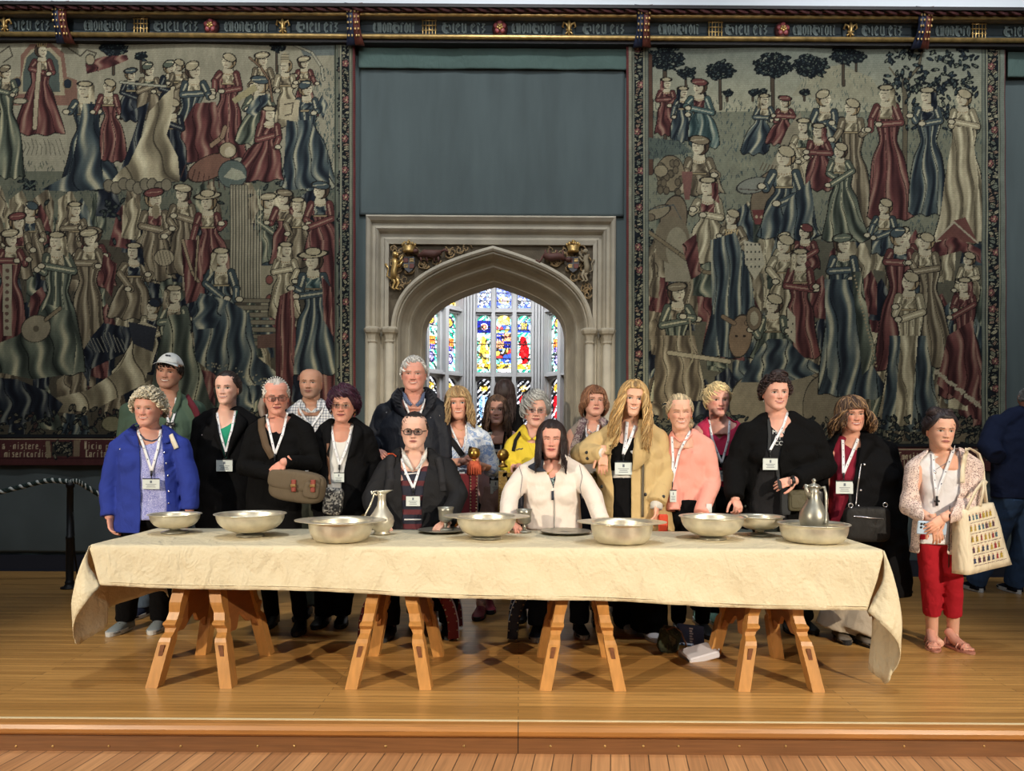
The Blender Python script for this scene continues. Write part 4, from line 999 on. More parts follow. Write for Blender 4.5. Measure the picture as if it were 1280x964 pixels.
        for k in range(int((yb-ya)/46)+1):
            x=rng.uniform(xa+4,xb-4); y=ya+k*46+rng.uniform(0,30)
            for i in range(5): s.ell(x+2.3*math.cos(i*1.257),y+2.3*math.sin(i*1.257),1.8,1.8,(150,84,84),0,(60,34,36))
            s.ell(x,y,1.3,1.3,(176,150,110))
        for x in (xa,xb): s.line((x,ya),(x,yb),1.6,(140,140,118),(44,58,66))
    def letters(s,txt,x,y,h,c):
        w=h*.45
        G={'a':[[(0,.5),(.5,.4),(.6,1)],[(.6,.7),(.1,.7),(.1,1),(.6,1)]],'b':[[(.1,0),(.1,1),(.6,1),(.6,.5),(.1,.5)]],'c':[[(.6,.45),(.1,.5),(.1,.95),(.6,1)]],'d':[[(.6,0),(.6,1),(.1,1),(.1,.5),(.6,.5)]],
         'e':[[(.1,.75),(.6,.65),(.5,.42),(.1,.5),(.1,1),(.6,.98)]],'f':[[(.6,.05),(.25,.1),(.25,1)],[(.0,.5),(.5,.5)]],'i':[[(.3,.45),(.3,1)],[(.3,.2),(.35,.2)]],'m':[[(.0,1),(.0,.5),(.3,.45),(.35,1)],[(.35,.5),(.7,.45),(.7,1)]],
         'n':[[(.1,1),(.1,.5),(.55,.45),(.6,1)]],'o':[[(.1,.5),(.6,.5),(.6,1),(.1,1),(.1,.5)]],'r':[[(.15,1),(.15,.5),(.55,.45)]],'s':[[(.6,.45),(.1,.5),(.55,.75),(.5,1),(.1,1)]],'t':[[(.3,.2),(.3,1),(.6,1)],[(.05,.48),(.6,.48)]],
         'v':[[(.1,.45),(.3,1),(.6,.4)]],'u':[[(.1,.45),(.1,1),(.6,1)],[(.6,.45),(.6,1)]],'p':[[(.1,1.3),(.1,.5),(.6,.5),(.6,1),(.1,1)]],'l':[[(.2,0),(.2,1),(.5,1)]],'C':[[(.7,.1),(.1,.1),(.05,1),(.7,1)],[(.35,.1),(.35,1)]],'V':[[(.1,0),(.1,1),(.65,1),(.65,0)],[(.35,.2),(.35,.8)]],'I':[[(.1,.05),(.5,.05)],[(.3,0),(.3,1)],[(.1,1),(.5,1)]],'.':[[(.2,.6),(.25,.65)]],' ':[]}
        for ch in txt:
            for st in G.get(ch,[]): s.pl([(x+a*w,y+b*h) for a,b in st],1.0,c)
            x+=w*1.12
    def finish(s):
        n=1+.07*s.n+.05*s.noise(5,9)[...]; weave=1+.05*np.sin(s.Y*2.6)+rng.normal(0,.035,s.n.shape)
        im=s.im*n[...,None]*weave[...,None]; g=im.mean(-1,keepdims=True); im=(g+(im-g)*.62)*.96
        s.im=np.clip(im,4,255); return s
tapestry_m=M('woven_tapestry',(128,128,128),.95,attr='Col',bump=.3,bscale=300,spec=.1)
def hang(P_,name,mask_x,y0,y1,label,cat,d0,seed,parent=None,dz=0):
    # woven picture as a gently rippled sheet with real thickness
    xa,xb=mask_x; i0=int((xa-P_.x0)*TS); i1=int((xb-P_.x0)*TS); j0=int((y0-P_.y0)*TS); j1=int((y1-P_.y0)*TS)
    X=P_.X[j0:j1,i0:i1]; Y=P_.Y[j0:j1,i0:i1]; c=P_.im[j0:j1,i0:i1]/255; c=np.where(c<=.04045,c/12.92,((c+.055)/1.055)**2.4)
    u=X-CX; v=Y-CY; cs,sn=math.cos(ROLL),math.sin(ROLL); 
    wx=(u*cs+v*sn)*d0/F; wz=EYE-(-u*sn+v*cs)*d0/F; t=(Y-50)/530
    D=.010*np.sin(wx*4+wz*.7+seed)+.006*np.sin(wx*11+wz*1.5)*t+.004*np.sin(wz*9+wx); wy=d0+D+dz
    h,w=X.shape; v3=np.stack([wx,wy,wz],-1).reshape(-1,3); back=v3+[0,.012,0]; N=h*w
    jj,ii=np.mgrid[0:h-1,0:w-1]; a=(jj*w+ii).ravel(); f1=np.stack([a+w,a+w+1,a+1,a],-1)
    per=np.array(list(range(w))+[j*w+w-1 for j in range(1,h)]+[(h-1)*w+i for i in range(w-2,-1,-1)]+[j*w for j in range(h-2,0,-1)]); nx=np.roll(per,-1)
    # coarse back: rim strip reaching the wall side
    rim=v3[per]+[0,.014,0]; k=len(per); r_=np.arange(k); f2=np.stack([per,nx,N+np.roll(r_,-1),N+r_],-1)
    cc=np.vstack([c.reshape(-1,3),c.reshape(-1,3)[per]*.6])
    o=obj(name,np.vstack([v3,rim]),np.vstack([f1,f2]),tapestry_m,parent,col=cc)
    if label: tag(o,label,cat)
    return o
# ---- left tapestry ----
T=Paint(-30,46,446,584,(128,124,104))
Y_=T.Y; T.im[:]=np.where(Y_[...,None]<215,(140,136,116),np.where(Y_[...,None]<300,(92,98,84),(72,66,54)))
for y in range(205,300,4): T.tuft(-30,420,y,y+4,60,[(54,72,74),(100,104,84),(44,60,62)][rng.integers(3)])
for y in range(90,205,7): T.tuft(390,420,y,y+5,14,(64,84,86))
T.tuft(-30,420,300,545,700,(44,44,40),7)
T.poly([(370,52),(420,52),(420,70),(380,70)],(92,104,108))
T.tree(140,58,13,92); T.pl([(85,60),(100,70),(108,62),(120,66),(112,80),(122,88)],1.6,(70,64,54)); T.pl([(0,66),(12,58),(16,70),(4,78)],1.5,(70,64,54)); T.tree(345,58,6,90); T.tree(175,70,5,90)
for _ in range(150):
    x=rng.uniform(-30,420); y=rng.uniform(235,520); T.poly([(x-12,y+30),(x-9+rng.uniform(-6,6),y-10),(x+4,y-22),(x+12,y-6),(x+16+rng.uniform(-8,8),y+34)],None,'rbgcwnw'[rng.integers(7)],int(rng.integers(999)),2)
for _ in range(60): T.leaf(rng.uniform(-30,420),rng.uniform(215,330),rng.uniform(0,6),5,(60,72,68))
# canopied throne
T.poly([(18,120),(18,100),(26,96),(26,70),(38,56),(64,54),(80,66),(84,96),(96,100),(98,132),(14,132)],(126,84,70)); T.poly([(24,118),(31,74),(40,62),(64,60),(76,72),(82,120)],(150,140,110)); T.poly([(30,90),(34,72),(44,64),(62,64),(73,76),(76,116),(30,116)],(70,84,82))
T.ell(22,104,5,6,(30,40,58),0,(120,100,70)); T.ell(85,105,5,6,(30,40,58),0,(120,100,70))
T.fig(53,64,7,170,66,-3,'r',1,'c','c'); T.pl([(50,80),(44,160)],5,(160,146,118),(60,50,40))
for k in range(10): T.pl([(30+5*k,176+3*math.sin(k*2)),(33+5*k,184),(28+6*k,194)],.9,(88,84,72))
T.ell(8,88,6,6,(150,140,110)); T.fig(8,90,7,224,38,8,'g',1,'h','w'); T.ell(26,127,8,3,(150,144,120),0,(60,56,46))
T.fig(106,112,9,238,78,8,'b',-1,'v','c'); T.poly([(104,130),(122,130),(130,236),(92,240),(52,238),(88,218)],None,'b',7,3)
T.fig(135,107,7,203,34,6,'r',-1,'h','c')
T.poly([(106,78),(128,70),(158,68),(160,74),(135,84),(108,92)],None,'r',3,2); T.ell(112,74,5,6,(150,140,112),0,(50,46,40))
T.fig(163,92,6,152,34,4,'n',1,'t','b'); T.fig(186,86,7,150,34,2,'w',1,'h'); T.fig(213,84,7,150,30,2,'n',1,'h'); T.fig(223,82,6,150,28,2,'w',-1,'h')
T.fig(285,77,8,200,50,-4,'r',-1,'h','c'); T.fig(243,88,9,205,64,-10,'b',1,'h','c'); T.poly([(244,130),(270,128),(286,200),(222,204),(226,160)],None,'r',11,3)
T.fig(215,133,8,228,40,0,'n',-1,'h','c'); T.poly([(204,120),(218,108),(214,150),(208,168),(222,196),(225,228),(190,226),(138,228),(160,200),(178,168),(186,140)],None,'c',21,2.5); T.line((150,102),(207,108),2.4,(150,150,132),(60,60,54))
T.poly([(150,212),(172,150),(160,140),(186,128),(176,170),(160,205)],None,'n',5,2)
T.fig(328,74,7,160,34,-2,'w',1,'t','c'); T.fig(380,78,6,150,30,4,'r',1,'t','c'); T.fig(356,82,7,160,30,2,'c',-1,'m','w'); T.fig(324,106,9,182,52,-8,'g',-1,'t','b'); T.poly([(290,124),(318,104),(322,112),(294,130)],(150,140,96))
T.poly([(306,140),(320,120),(338,116),(334,128),(318,146)],None,'b',9,1.5); T.pl([(312,72),(326,84),(336,100),(340,126)],2,(120,90,66),(40,34,30)); T.pl([(368,56),(390,66),(402,84),(404,100)],2.4,(150,148,130),(50,50,48))
T.fig(383,110,8,238,78,4,'b',1,'h','b'); T.poly([(358,150),(388,150),(410,190),(412,232),(360,238),(354,210)],None,'b',31,3); T.poly([(350,122),(374,124),(372,152),(348,148)],(160,148,118)); T.pl([(355,130),(366,128),(364,142),(356,144)],1.5,(80,70,56))
T.poly([(404,150),(410,130),(402,118),(396,130)],None,'b',3,1)
T.fig(336,142,8,228,70,-14,'r',1,'v','r')
T.ell(262,210,28,14,(120,78,62),-25,(40,30,28)); [T.line((232+6*k,206+3*k),(226+7*k,222+2*k),1.2,(70,42,36)) for k in range(9)]; T.pl([(265,182),(278,172),(282,160)],5,(140,110,84),(46,36,30)); T.ell(285,188,10,9,(150,136,104),0,(40,34,30)); T.ell(287,190,6,6,(172,160,132)); T.ell(291,218,17,17,(78,94,92),0,(40,46,50)); T.poly([(280,222),(290,210),(302,214),(308,222),(296,226)],(140,144,124))
for k in range(9): T.ell(136+9*k,232+3*math.sin(k*2),6,7,(116,108,88),0,(60,56,48))
T.tree(36,232,6,236); T.pl([(24,236),(32,228),(38,234),(46,228)],1.4,(70,84,78)); 
for k in range(9): T.leaf(140+rng.uniform(-12,14),262+rng.uniform(-10,10),rng.uniform(0,6),5,(60,72,68))
for a in [(38,262,8,340,40,2,'w',-1,'h'),(94,262,8,330,44,-2,'w',1,'v'),(22,277,9,350,44,0,'w',1,'t','r'),(117,294,8,360,46,4,'r',-1,'t','w'),(193,248,10,352,66,-4,'w',1,'t','r'),(228,242,9,345,50,4,'w',-1,'t','c'),(260,253,9,345,56,3,'r',-1,'w','c'),(336,252,8,330,40,0,'g',1,'t','c'),(355,247,8,335,44,2,'r',-1,'t','w'),(372,256,8,335,44,4,'w',-1,'v','c'),(400,238,9,330,60,6,'r',-1,'t','b')]: T.fig(*a)
T.ell(194,264,5,9,(130,116,88))
# organ
for k in range(11):
    x=290+3.6*k; T.line((x,233+ (k*7 if k>5 else 0)),(x,372),2.8,(124,118,98),(56,54,48)); T.line((x,238),(x,370),.8,(160,152,128))
T.poly([(326,332),(348,332),(348,392),(326,392)],(138,130,104)); [T.ell(337,y,4,5,(124,62,54),0,(60,50,44)) for y in (350,374)]
for k in range(7): T.line((288+k*5,376+k*9),(350,376+k*9),5,(112,104,84),(58,52,44))
T.poly([(322,420),(350,416),(350,434),(322,436)],(96,66,56))
T.poly([(398,300),(419,300),(419,545),(392,545),(396,430)],None,'r',77,2)
T.poly([(226,300),(250,300),(256,372),(232,380)],None,'r',78,2); T.pl([(228,300),(240,340),(248,352)],3,(140,120,90),(46,40,34)); T.pl([(248,296),(244,350)],2,(140,120,90),(46,40,34))
T.ell(205,322,12,10,(146,134,106),0,(50,44,38)); [T.line((195+4*k,314),(199+4*k,330),.8,(70,60,50)) for k in range(5)]
T.fig(13,298,9,440,50,-2,'r',1,'t','c'); T.poly([(2,330),(14,330),(14,420),(4,420)],(146,138,114)); [T.ell(8,338+9*k,2.5,2.5,(96,66,56)) for k in range(9)]
T.fig(112,298,9,440,50,0,'w',1,'t','c'); T.poly([(130,318),(146,330),(140,372),(124,350)],None,'r',6,2)
T.fig(167,314,9,400,56,-8,'w',-1,'v','n')
T.poly([(104,438),(116,420),(130,404),(166,410),(160,440),(112,462)],None,'n',44,3); [T.line((112+5*k,420+4*math.sin(k)),(120+5*k,440),.8,(130,130,120)) for k in range(9)]
T.fig(72,302,10,470,80,-6,'g',-1,'v','c'); T.poly([(60,380),(90,390),(96,430),(92,468),(40,474),(-30,460),(-30,440),(20,420),(44,400)],None,'g',55,4)
T.ell(45,411,19,16,(132,122,98),-20,(50,44,38)); T.ell(45,411,4,4,(90,80,62)); T.pl([(58,400),(76,386)],4,(120,104,78),(44,38,32))
T.fig(190,383,8,470,50,-30,'c',-1,'h','n'); T.poly([(60,500),(110,488),(150,462),(176,400),(196,410),(180,480),(120,512),(70,516)],None,'c',66,4); T.poly([(160,402),(196,410),(190,440),(166,430)],(40,44,58))
T.fig(217,368,10,530,76,6,'g',1,'v','w'); T.poly([(180,540),(196,440),(210,394),(232,392),(244,440),(262,500),(290,540)],None,'g',67,4)
T.fig(277,322,10,420,60,-6,'b',1,'v','c'); T.poly([(240,392),(286,376),(312,392),(322,446),(346,466),(344,480),(310,482),(270,470),(244,450)],None,'b',68,4.5); T.poly([(238,390),(250,366),(286,376),(270,410),(246,412)],None,'b',69,2)
for k in range(60): T.ell(258+k*1.4+rng.uniform(-3,3),452+k*.45+rng.uniform(-4,10),1,1,(130,124,100))
T.fig(357,312,8,400,40,0,'c',1,'v','c'); T.fig(391,326,10,470,62,0,'b',-1,'w','t'); T.poly([(350,370),(366,362),(370,420),(362,540),(346,540),(344,400)],None,'r',71,2); T.poly([(402,345),(414,360),(416,420),(404,400)],None,'r',72,1.5)
T.poly([(-30,470),(20,474),(60,490),(80,505),(70,520),(20,530),(-30,536)],None,'n',73,5)
for k in range(240): T.leaf(rng.uniform(-30,420),rng.uniform(512,545),rng.uniform(0,6.3),rng.uniform(3,7),[(88,84,66),(60,70,60),(112,102,78),(76,50,44)][rng.integers(4)])
T.ell(140,530,12,9,(120,116,84),0,(50,50,40)); [T.ell(140,530,2+3*k,9,(0,0,0)) for k in ()]
T.line((421,50),(421,545),4,(96,104,92),(52,62,62))
T.border(426,438,52,545); T.border(-30,421,545,549)
q=T.sub(-30,440,549,582); T.im[q]=(84,34,38)
T.line((-30,549),(440,549),1.6,(150,130,104)); T.line((-30,573),(440,573),1.4,(60,24,28))
T.letters('. a .nistere .',-6,552,9,(176,160,130)); T.letters('n . misericordia .',-12,562,9,(176,160,130)); T.poly([(56,552),(62,551),(64,572),(58,573)],(130,114,86)); T.poly([(65,552),(92,552),(92,571),(65,571)],(52,48,42)); [T.leaf(rng.uniform(67,90),rng.uniform(554,569),rng.uniform(0,6),5,(130,124,100)) for _ in range(22)]
T.poly([(93,551),(101,550),(100,571),(93,571)],(120,100,78)); T.letters('Vicio pro',106,552,9,(176,160,130)); T.letters('Caritas',108,562,9,(176,160,130))
q=T.sub(440.5,446,46,584); T.im[q]=(110,40,46); q=T.sub(438.5,440.5,46,549); T.im[q]=(120,122,106); q=T.sub(-30,446,46,52); T.im[q]=(74,84,82)
T.im*=np.array([1.02,.99,.86]); T.finish()
th_d=WY-.10
lt=hang(T,'tapestry',(-30,420.5),46,549,'large woven tapestry of robed courtiers and an organ player, left of the doorway','tapestry',th_d,1)
b1=hang(T,'leaf_border',(420.5,441),46,549,None,None,th_d,1,lt,-.003); b2=hang(T,'red_edge_tape',(441,445.8),46,583,None,None,th_d,1,lt,-.002); b3=hang(T,'inscription_band',(-30,441),549,583,None,None,th_d,1,lt,-.003); b3['label']='dark red band with woven blackletter words'
# ---- right tapestry ----
T=Paint(782,50,1262,592,(128,124,104))
Yv=T.Y[...,None]; T.im[:]=np.where(Yv<140,(112,122,116)+(Yv-60)*np.array([.5,.35,.1]),np.where(Yv<300,(112,116,98),(84,82,68)))
T.im[:]=np.clip(T.im,0,170)
for y in range(128,300,5): T.tuft(808,1226,y,y+5,60,[(66,86,90),(124,124,100),(52,72,78)][rng.integers(3)])
T.poly([(990,120),(1010,90),(1050,80),(1090,96),(1110,130)],(140,138,114)); T.tuft(1000,1100,90,130,60,(86,98,92))
for x in (940,950,1004,875,908): T.tree(x,116,3,126)
T.tree(831,72,18,216); T.line((812,70),(813,216),6,(88,56,44),(40,34,34)); T.tree(857,90,8,112); T.tree(900,88,14,136); T.tree(965,82,19,144); T.tree(1012,82,17,90); T.tree(1054,68,14,106); T.tree(1070,70,8,88)
T.line((1131,100),(1132,215),5,(96,86,66),(44,44,44)); T.pl([(1131,104),(1148,84),(1152,60)],2.5,(96,86,66),(44,44,44)); T.pl([(1131,110),(1112,84)],2,(96,86,66))
for k in range(210): T.leaf(rng.uniform(1106,1222),rng.uniform(58,118) if k%3 else rng.uniform(100,170),rng.uniform(0,6.3),rng.uniform(3,5.5),[(44,60,78),(70,90,96),(110,120,104)][rng.integers(3)])
for k in range(200): T.leaf(rng.uniform(806,836),rng.uniform(290,420),rng.uniform(0,6.3),rng.uniform(3,6),[(44,58,66),(70,84,84),(88,96,84)][rng.integers(3)])
for _ in range(150):
    x=rng.uniform(812,1222); y=rng.uniform(262 if x<990 else 290,520); T.poly([(x-12,y+30),(x-9+rng.uniform(-6,6),y-10),(x+4,y-22),(x+12,y-6),(x+16+rng.uniform(-8,8),y+34)],None,'rbgcwnw'[rng.integers(7)],int(rng.integers(999)),2)
for a in [(833,104,6,170,24,0,'r',1,'v','r'),(854,115,6,178,32,0,'b',1,'v','n'),(874,108,8,186,42,6,'t',-1,'t','r'),(955,125,6,194,40,-12,'b',1,'v','c'),(980,128,6,182,30,-12,'r',-1,'t','r')]: T.fig(*a)
T.poly([(810,172),(850,176),(866,190),(812,200)],(74,88,84)); T.tuft(810,866,176,200,60,(44,60,66))
T.poly([(960,215),(985,160),(1000,140),(1004,170),(1000,215)],(128,120,98))
for a in [(1031,123,9,200,44,2,'b',1,'h','c'),(1004,158,8,236,34,0,'c',-1,'v','g'),(1023,164,8,240,44,2,'r',-1,'v','r'),(1064,134,9,286,50,2,'w',-1,'h','c'),(1108,116,9,276,62,4,'r',-1,'v','c'),(1159,120,9,270,50,-2,'b',-1,'v','n'),(1203,123,9,306,72,-2,'c',-1,'h','c')]: T.fig(*a)
T.poly([(1192,160),(1214,160),(1222,220),(1226,300),(1170,304),(1180,230)],None,'c',12,4)
T.fig(874,182,10,245,66,0,'w',-1,'t','w')
# beasts
T.ell(838,217,17,22,(120,106,80),0,(50,44,38)); [T.ell(838+rng.uniform(-14,14),220+rng.uniform(-18,22),3,4,(96,84,64),0,(60,54,44)) for _ in range(22)]; T.ell(826,214,8,7,(132,120,92),0,(50,44,38))
T.ell(842,275,16,30,(112,96,74),10,(50,44,38)); T.ell(822,266,16,7,(128,116,90),-25,(50,44,38)); T.ell(813,272,5,4,(110,96,74),0,(50,44,38)); T.pl([(812,262),(842,256),(852,275)],1,(60,74,82))
T.ell(960,248,20,34,(112,96,74),15,(50,44,38)); T.ell(942,232,20,9,(112,116,108),-12,(44,44,44)); T.pl([(924,236),(946,238),(958,232)],1,(60,40,34)); [T.line((950+4*k,212+k),(954+4*k,204+k),1.5,(90,78,60)) for k in range(7)]
T.poly([(940,262),(972,262),(968,282),(944,280)],(110,48,48)); [T.ell(946+6*k,271,1.8,2,(160,140,110)) for k in range(4)]
T.poly([(852,215),(866,215),(862,250),(856,250)],(120,72,66))
for a in [(885,233,10,330,50,-4,'c',-1,'v','r'),(915,271,8,335,34,0,'w',-1,'h','c'),(1050,188,8,304,60,6,'g',-1,'h','c'),(980,196,11,300,84,4,'b',-1,'h','c')]: T.fig(*a)
T.poly([(985,250),(1012,226),(1022,290),(990,330),(960,330)],None,'b',14,3)
for a in [(1006,290,8,340,34,0,'r',-1,'h','r'),(982,300,8,350,36,0,'c',1,'h','c'),(1106,258,8,320,40,0,'b',-1,'h','c'),(1132,293,8,330,36,0,'r',1,'h','c'),(1155,301,8,330,34,0,'w',-1,'v','c')]: T.fig(*a)
T.poly([(1170,300),(1192,276),(1206,272),(1222,304)],(110,60,54)); T.pl([(1170,300),(1192,278),(1222,304)],2,(160,150,126)); T.poly([(1160,306),(1192,296),(1226,312),(1226,330),(1200,314),(1170,322)],None,'r',4,3)
# lower half
T.poly([(826,290),(866,292),(862,352),(832,352)],(136,128,106)); T.ell(840,300,22,30,(110,98,76)); T.ell(846,310,14,26,(132,124,100)); T.pl([(810,290),(850,318),(880,340),(912,344)],4,(120,104,76),(52,46,40))
T.poly([(852,306),(870,292),(876,342),(864,350)],None,'r',5,1)
for a in [(980,306,10,410,50,0,'c',-1,'h','c'),(1000,322,9,450,44,4,'r',1,'v','c'),(915,300,9,448,72,0,'b',1,'c','c')]: T.fig(*a)
T.poly([(888,300),(920,290),(940,350),(946,400),(938,446),(900,446),(890,380)],None,'b',15,4); T.poly([(930,300),(950,306),(956,330),(944,350),(932,330)],(166,160,136)); [T.ell(934+5*(k%4),306+9*(k//4),1,1.4,(40,40,44)) for k in range(16)]
T.fig(847,366,10,505,62,-2,'g',1,'t','w'); T.poly([(820,420),(868,420),(884,500),(816,505)],None,'w',16,4); T.line((836,441),(912,452),5,(150,140,112),(60,54,46)); T.pl([(862,400),(866,450),(858,465)],2,(140,130,100))
T.ell(974,505,62,46,(122,112,90),0,(50,46,40)); T.ell(1030,510,26,40,(112,102,82),0,(50,46,40)); T.ell(926,420,14,26,(124,98,72),8,(50,44,38)); T.line((918,404),(904,396),5,(124,98,72),(50,44,38)); T.line((934,404),(940,394),5,(124,98,72),(50,44,38)); [T.ell(x,420,2,1.6,(40,34,30)) for x in (921,931)]
T.fig(966,380,10,450,60,0,'g',-1,'h','c'); T.poly([(926,478),(946,440),(960,424),(984,424),(1004,446),(1034,462),(1006,472),(980,478)],None,'b',17,4); T.poly([(984,384),(994,396),(994,430),(984,420)],(164,156,130)); [T.ell(988+rng.uniform(-4,5),400+5*k,1,1.3,(40,40,44)) for k in range(6)]
T.ell(943,398,9,14,(110,92,70),0,(50,44,38)); T.ell(943,398,5,9,(146,138,112))
for a in [(1126,296,10,466,68,2,'r',1,'h','b'),(1157,302,9,460,52,8,'w',-1,'h','c'),(1210,324,7,380,26,0,'c',-1,'h','c'),(1205,357,8,500,60,-4,'r',-1,'v','r')]: T.fig(*a)
T.poly([(1184,420),(1216,400),(1226,500),(1206,508),(1172,480)],None,'r',18,3)
T.fig(1054,305,10,496,74,6,'b',1,'t','g'); T.poly([(1030,350),(1066,350),(1080,440),(1110,486),(1096,500),(1050,496),(1034,470)],None,'b',19,3.5); T.poly([(1064,340),(1076,340),(1096,450),(1078,470)],None,'g',20,1.5); [T.ell(1068+k*1.1,345+k*4.5,1.2,1.2,(150,130,96)) for k in range(26)]
T.fig(1137,352,10,536,86,-4,'c',-1,'h','c'); T.poly([(1112,420),(1158,420),(1172,500),(1182,530),(1150,540),(1100,538),(1108,480)],None,'b',24,4); T.poly([(1126,420),(1148,420),(1140,530),(1118,536)],None,'c',25,2)
for k in range(90): T.ell(1170+k*.62,464+k*.5+rng.uniform(-3,3),1.4,1.4,(160,150,126))
T.poly([(1186,528),(1214,524),(1220,548),(1196,556)],(110,98,76))
for k in range(300): T.leaf(rng.uniform(808,1226),rng.uniform(520,556),rng.uniform(0,6.3),rng.uniform(3,7),[(60,72,66),(88,92,74),(112,106,84),(44,56,58)][rng.integers(4)])
T.border(809,1227,556,560); q=T.sub(788,1254,560,590); T.im[q]=(84,36,38); T.line((788,562),(1254,562),1.5,(150,130,104)); T.letters('Convitasti',1123,565,9,(176,160,130)); T.letters('Illo bene',1125,576,9,(176,160,130))
T.border(792,805,58,560); T.border(1233,1249,62,575)
for x in (808,1229): T.line((x,56),(x,560),3.4,(104,112,102),(50,62,66))
q=T.sub(782,786.5,50,592); T.im[q]=(112,44,48); q=T.sub(787,790,50,592); T.im[q]=(128,130,114); q=T.sub(1255,1262,50,592); T.im[q]=(104,48,54); q=T.sub(1251.5,1255,50,592); T.im[q]=(104,116,110); q=T.sub(786,1256,50,57); T.im[q]=(74,88,88)
T.im*=np.array([1.02,1.0,.88]); T.finish()
rt=hang(T,'tapestry',(791,1251),51,560,'large woven tapestry with trees and a procession of robed ladies, right of the doorway','tapestry',th_d,4)
hang(T,'red_edge_tape',(783,791),51,590,None,None,th_d,4,rt,-.003); hang(T,'edge_band',(1251,1258.5),51,590,None,None,th_d,4,rt,-.003); b=hang(T,'inscription_band',(791,1251),560,590,None,None,th_d,4,rt,-.003); b['label']='dark red band with woven blackletter words'
# ================= PEOPLE =================
skin_m=M('skin',(200,150,130),.52,attr='Col',sss=.12,spec=.35,bump=.05,bscale=180)
hair_m=M('hair',(90,70,50),.5,attr='Col',spec=.4)
def L3(c): return np.array(lin(c))
G_=lambda x,z,cx,cz,sx,sz: np.exp(-((x-cx)/sx)**2-((z-cz)/sz)**2)
ZN=[-1,-.96,-.85,-.7,-.5,-.3,0,.25,.5,.7,.85,.95,1]
WT=[.006,.022,.038,.052,.0625,.069,.0745,.078,.078,.072,.058,.035,.004]
FT=[.070,.082,.089,.087,.0865,.087,.087,.093,.091,.082,.065,.042,.006]
BT=[-.058,-.03,.0,.03,.052,.072,.090,.099,.096,.084,.062,.036,.004]
def head_mesh(q):
    nz,nf=112,132; zn=-np.cos(np.linspace(0,PI,nz))*.35+np.linspace(-1,1,nz)*.65
    u=np.linspace(-1,1,nf,endpoint=False); ph=PI*np.sign(u)*(np.abs(u)*.5+.5*np.abs(u)**2.0)
    w=np.interp(zn,ZN,WT)*q.get('wid',1); jaw=q.get('jaw',1); w=w*np.where(zn<0,1+(jaw-1)*np.clip(-zn*1.6,0,1),1)
    f=np.interp(zn,ZN,FT); b=np.interp(zn,ZN,BT)
    Z=np.repeat((zn*.1125)[:,None],nf,1); s,c=np.sin(ph),np.cos(ph); e=.88
    X=w[:,None]*(np.sign(s)*np.abs(s)**e)[None]; Yc=((b-f)/2)[:,None]; hd=((b+f)/2)[:,None]; Y=Yc-hd*(np.sign(c)*np.abs(c)**e)[None]
    fr=np.clip(c*1.6,0,1)[None]*np.ones_like(X); ax=np.abs(X); sm=q.get('smile',.4)
    nh=np.interp(Z,[-.042,-.036,-.030,-.018,.012,.022],[0,.009,.018,.014,.004,0]); nw=np.interp(Z,[-.04,-.03,.012],[.012,.0115,.0065])*q.get('nose',1)
    D=nh*np.exp(-(X/nw)**2)*q.get('nose',1)+.008*G_(ax,Z,.012,-.031,.006,.006)-.0075*G_(ax,Z,.031,.005,.016,.010)+.0045*G_(ax,Z,.031,.001,.010,.006)
    D+=.0035*G_(ax,Z,.026,.021,.020,.006)+(.004+.004*sm)*G_(ax,Z,.040,-.020,.016,.016)
    zc=-.057+sm*.008*(X/.028)**2; D+=.0052*np.exp(-((Z-zc-.003)/.0042)**2-(X/.022)**2)+.0058*np.exp(-((Z-zc+.0045)/.0045)**2-(X/.019)**2)-.004*G_(X,Z,0,-.073,.02,.005)+.005*G_(X,Z,0,-.091,.016,.012)
    D-=(.0012+.0018*q.get('age',.3))*np.exp(-((ax-(.017+(-.033-Z)*.55))/.0022)**2)*((Z<-.03)&(Z>-.062))
    Y=Y-D*fr
    sk=L3(q.get('skin',(214,164,142))); C=np.empty(X.shape+(3,)); C[:]=sk
    red=L3((205,110,95))
    bl=(q.get('blush',.45)*(G_(ax,Z,.040,-.022,.018,.016)+.8*G_(X,Z,0,-.026,.014,.012)+.3*G_(X,Z,0,-.09,.02,.015)))[...,None]*fr[...,None]; C=C*(1-bl*.6)+red*bl*.6
    if q.get('beard'): bd=(q['beard']*np.clip((-.028-Z)/.02,0,1)*np.clip((Z+.115)/.01,0,1)*(1-G_(X,Z,0,-.03,.012,.012)))[...,None]; C=C*(1-bd)+L3((110,92,84))*bd
    wl=(q.get('age',.3)*(.9*np.exp(-((ax-(.018+(-.033-Z)*.6))/.0022)**2)*((Z<-.03)&(Z>-.066))+.4*G_(ax,Z,.031,-.012,.012,.003)+.35*np.exp(-((Z-.052-.002*np.cos(X*60))/.0012)**2)*(ax<.04)+.35*np.exp(-((Z-.062)/.0012)**2)*(ax<.035)))[...,None]*fr[...,None]; C=C*(1-wl*.45)
    hw=.025+.004*sm; k=np.clip(1-(X/hw)**2,0,1); lip=fr>.2
    li=L3(q.get('lip',(178,92,88)))*.8; m=lip&(ax<hw)&(Z<zc+.0065*k**.6+.0006)&(Z>zc-.0078*k**.7-.0004); C[m]=li
    if q.get('teeth'): m=lip&(ax<hw*.86)&(np.abs(Z-zc-.0002)<.0033*q['teeth']*np.clip(1-(X/(hw*.9))**2,0,1)**.5); C[m]=L3((236,230,218))
    else: m=lip&(ax<hw)&(np.abs(Z-zc)<.0015); C[m]=li*.25
    m=lip&(ax<hw*1.08)&(ax>hw*.88)&(np.abs(Z-zc)<.0018); C[m]=C[m]*.5
    ez=.003; op=q.get('eye',.8)*1.12; dx=(ax-.031)/.0160; al=np.clip(1-dx**2,0,1); up=ez+.0066*op*al; lo=ez-.0042*op*al
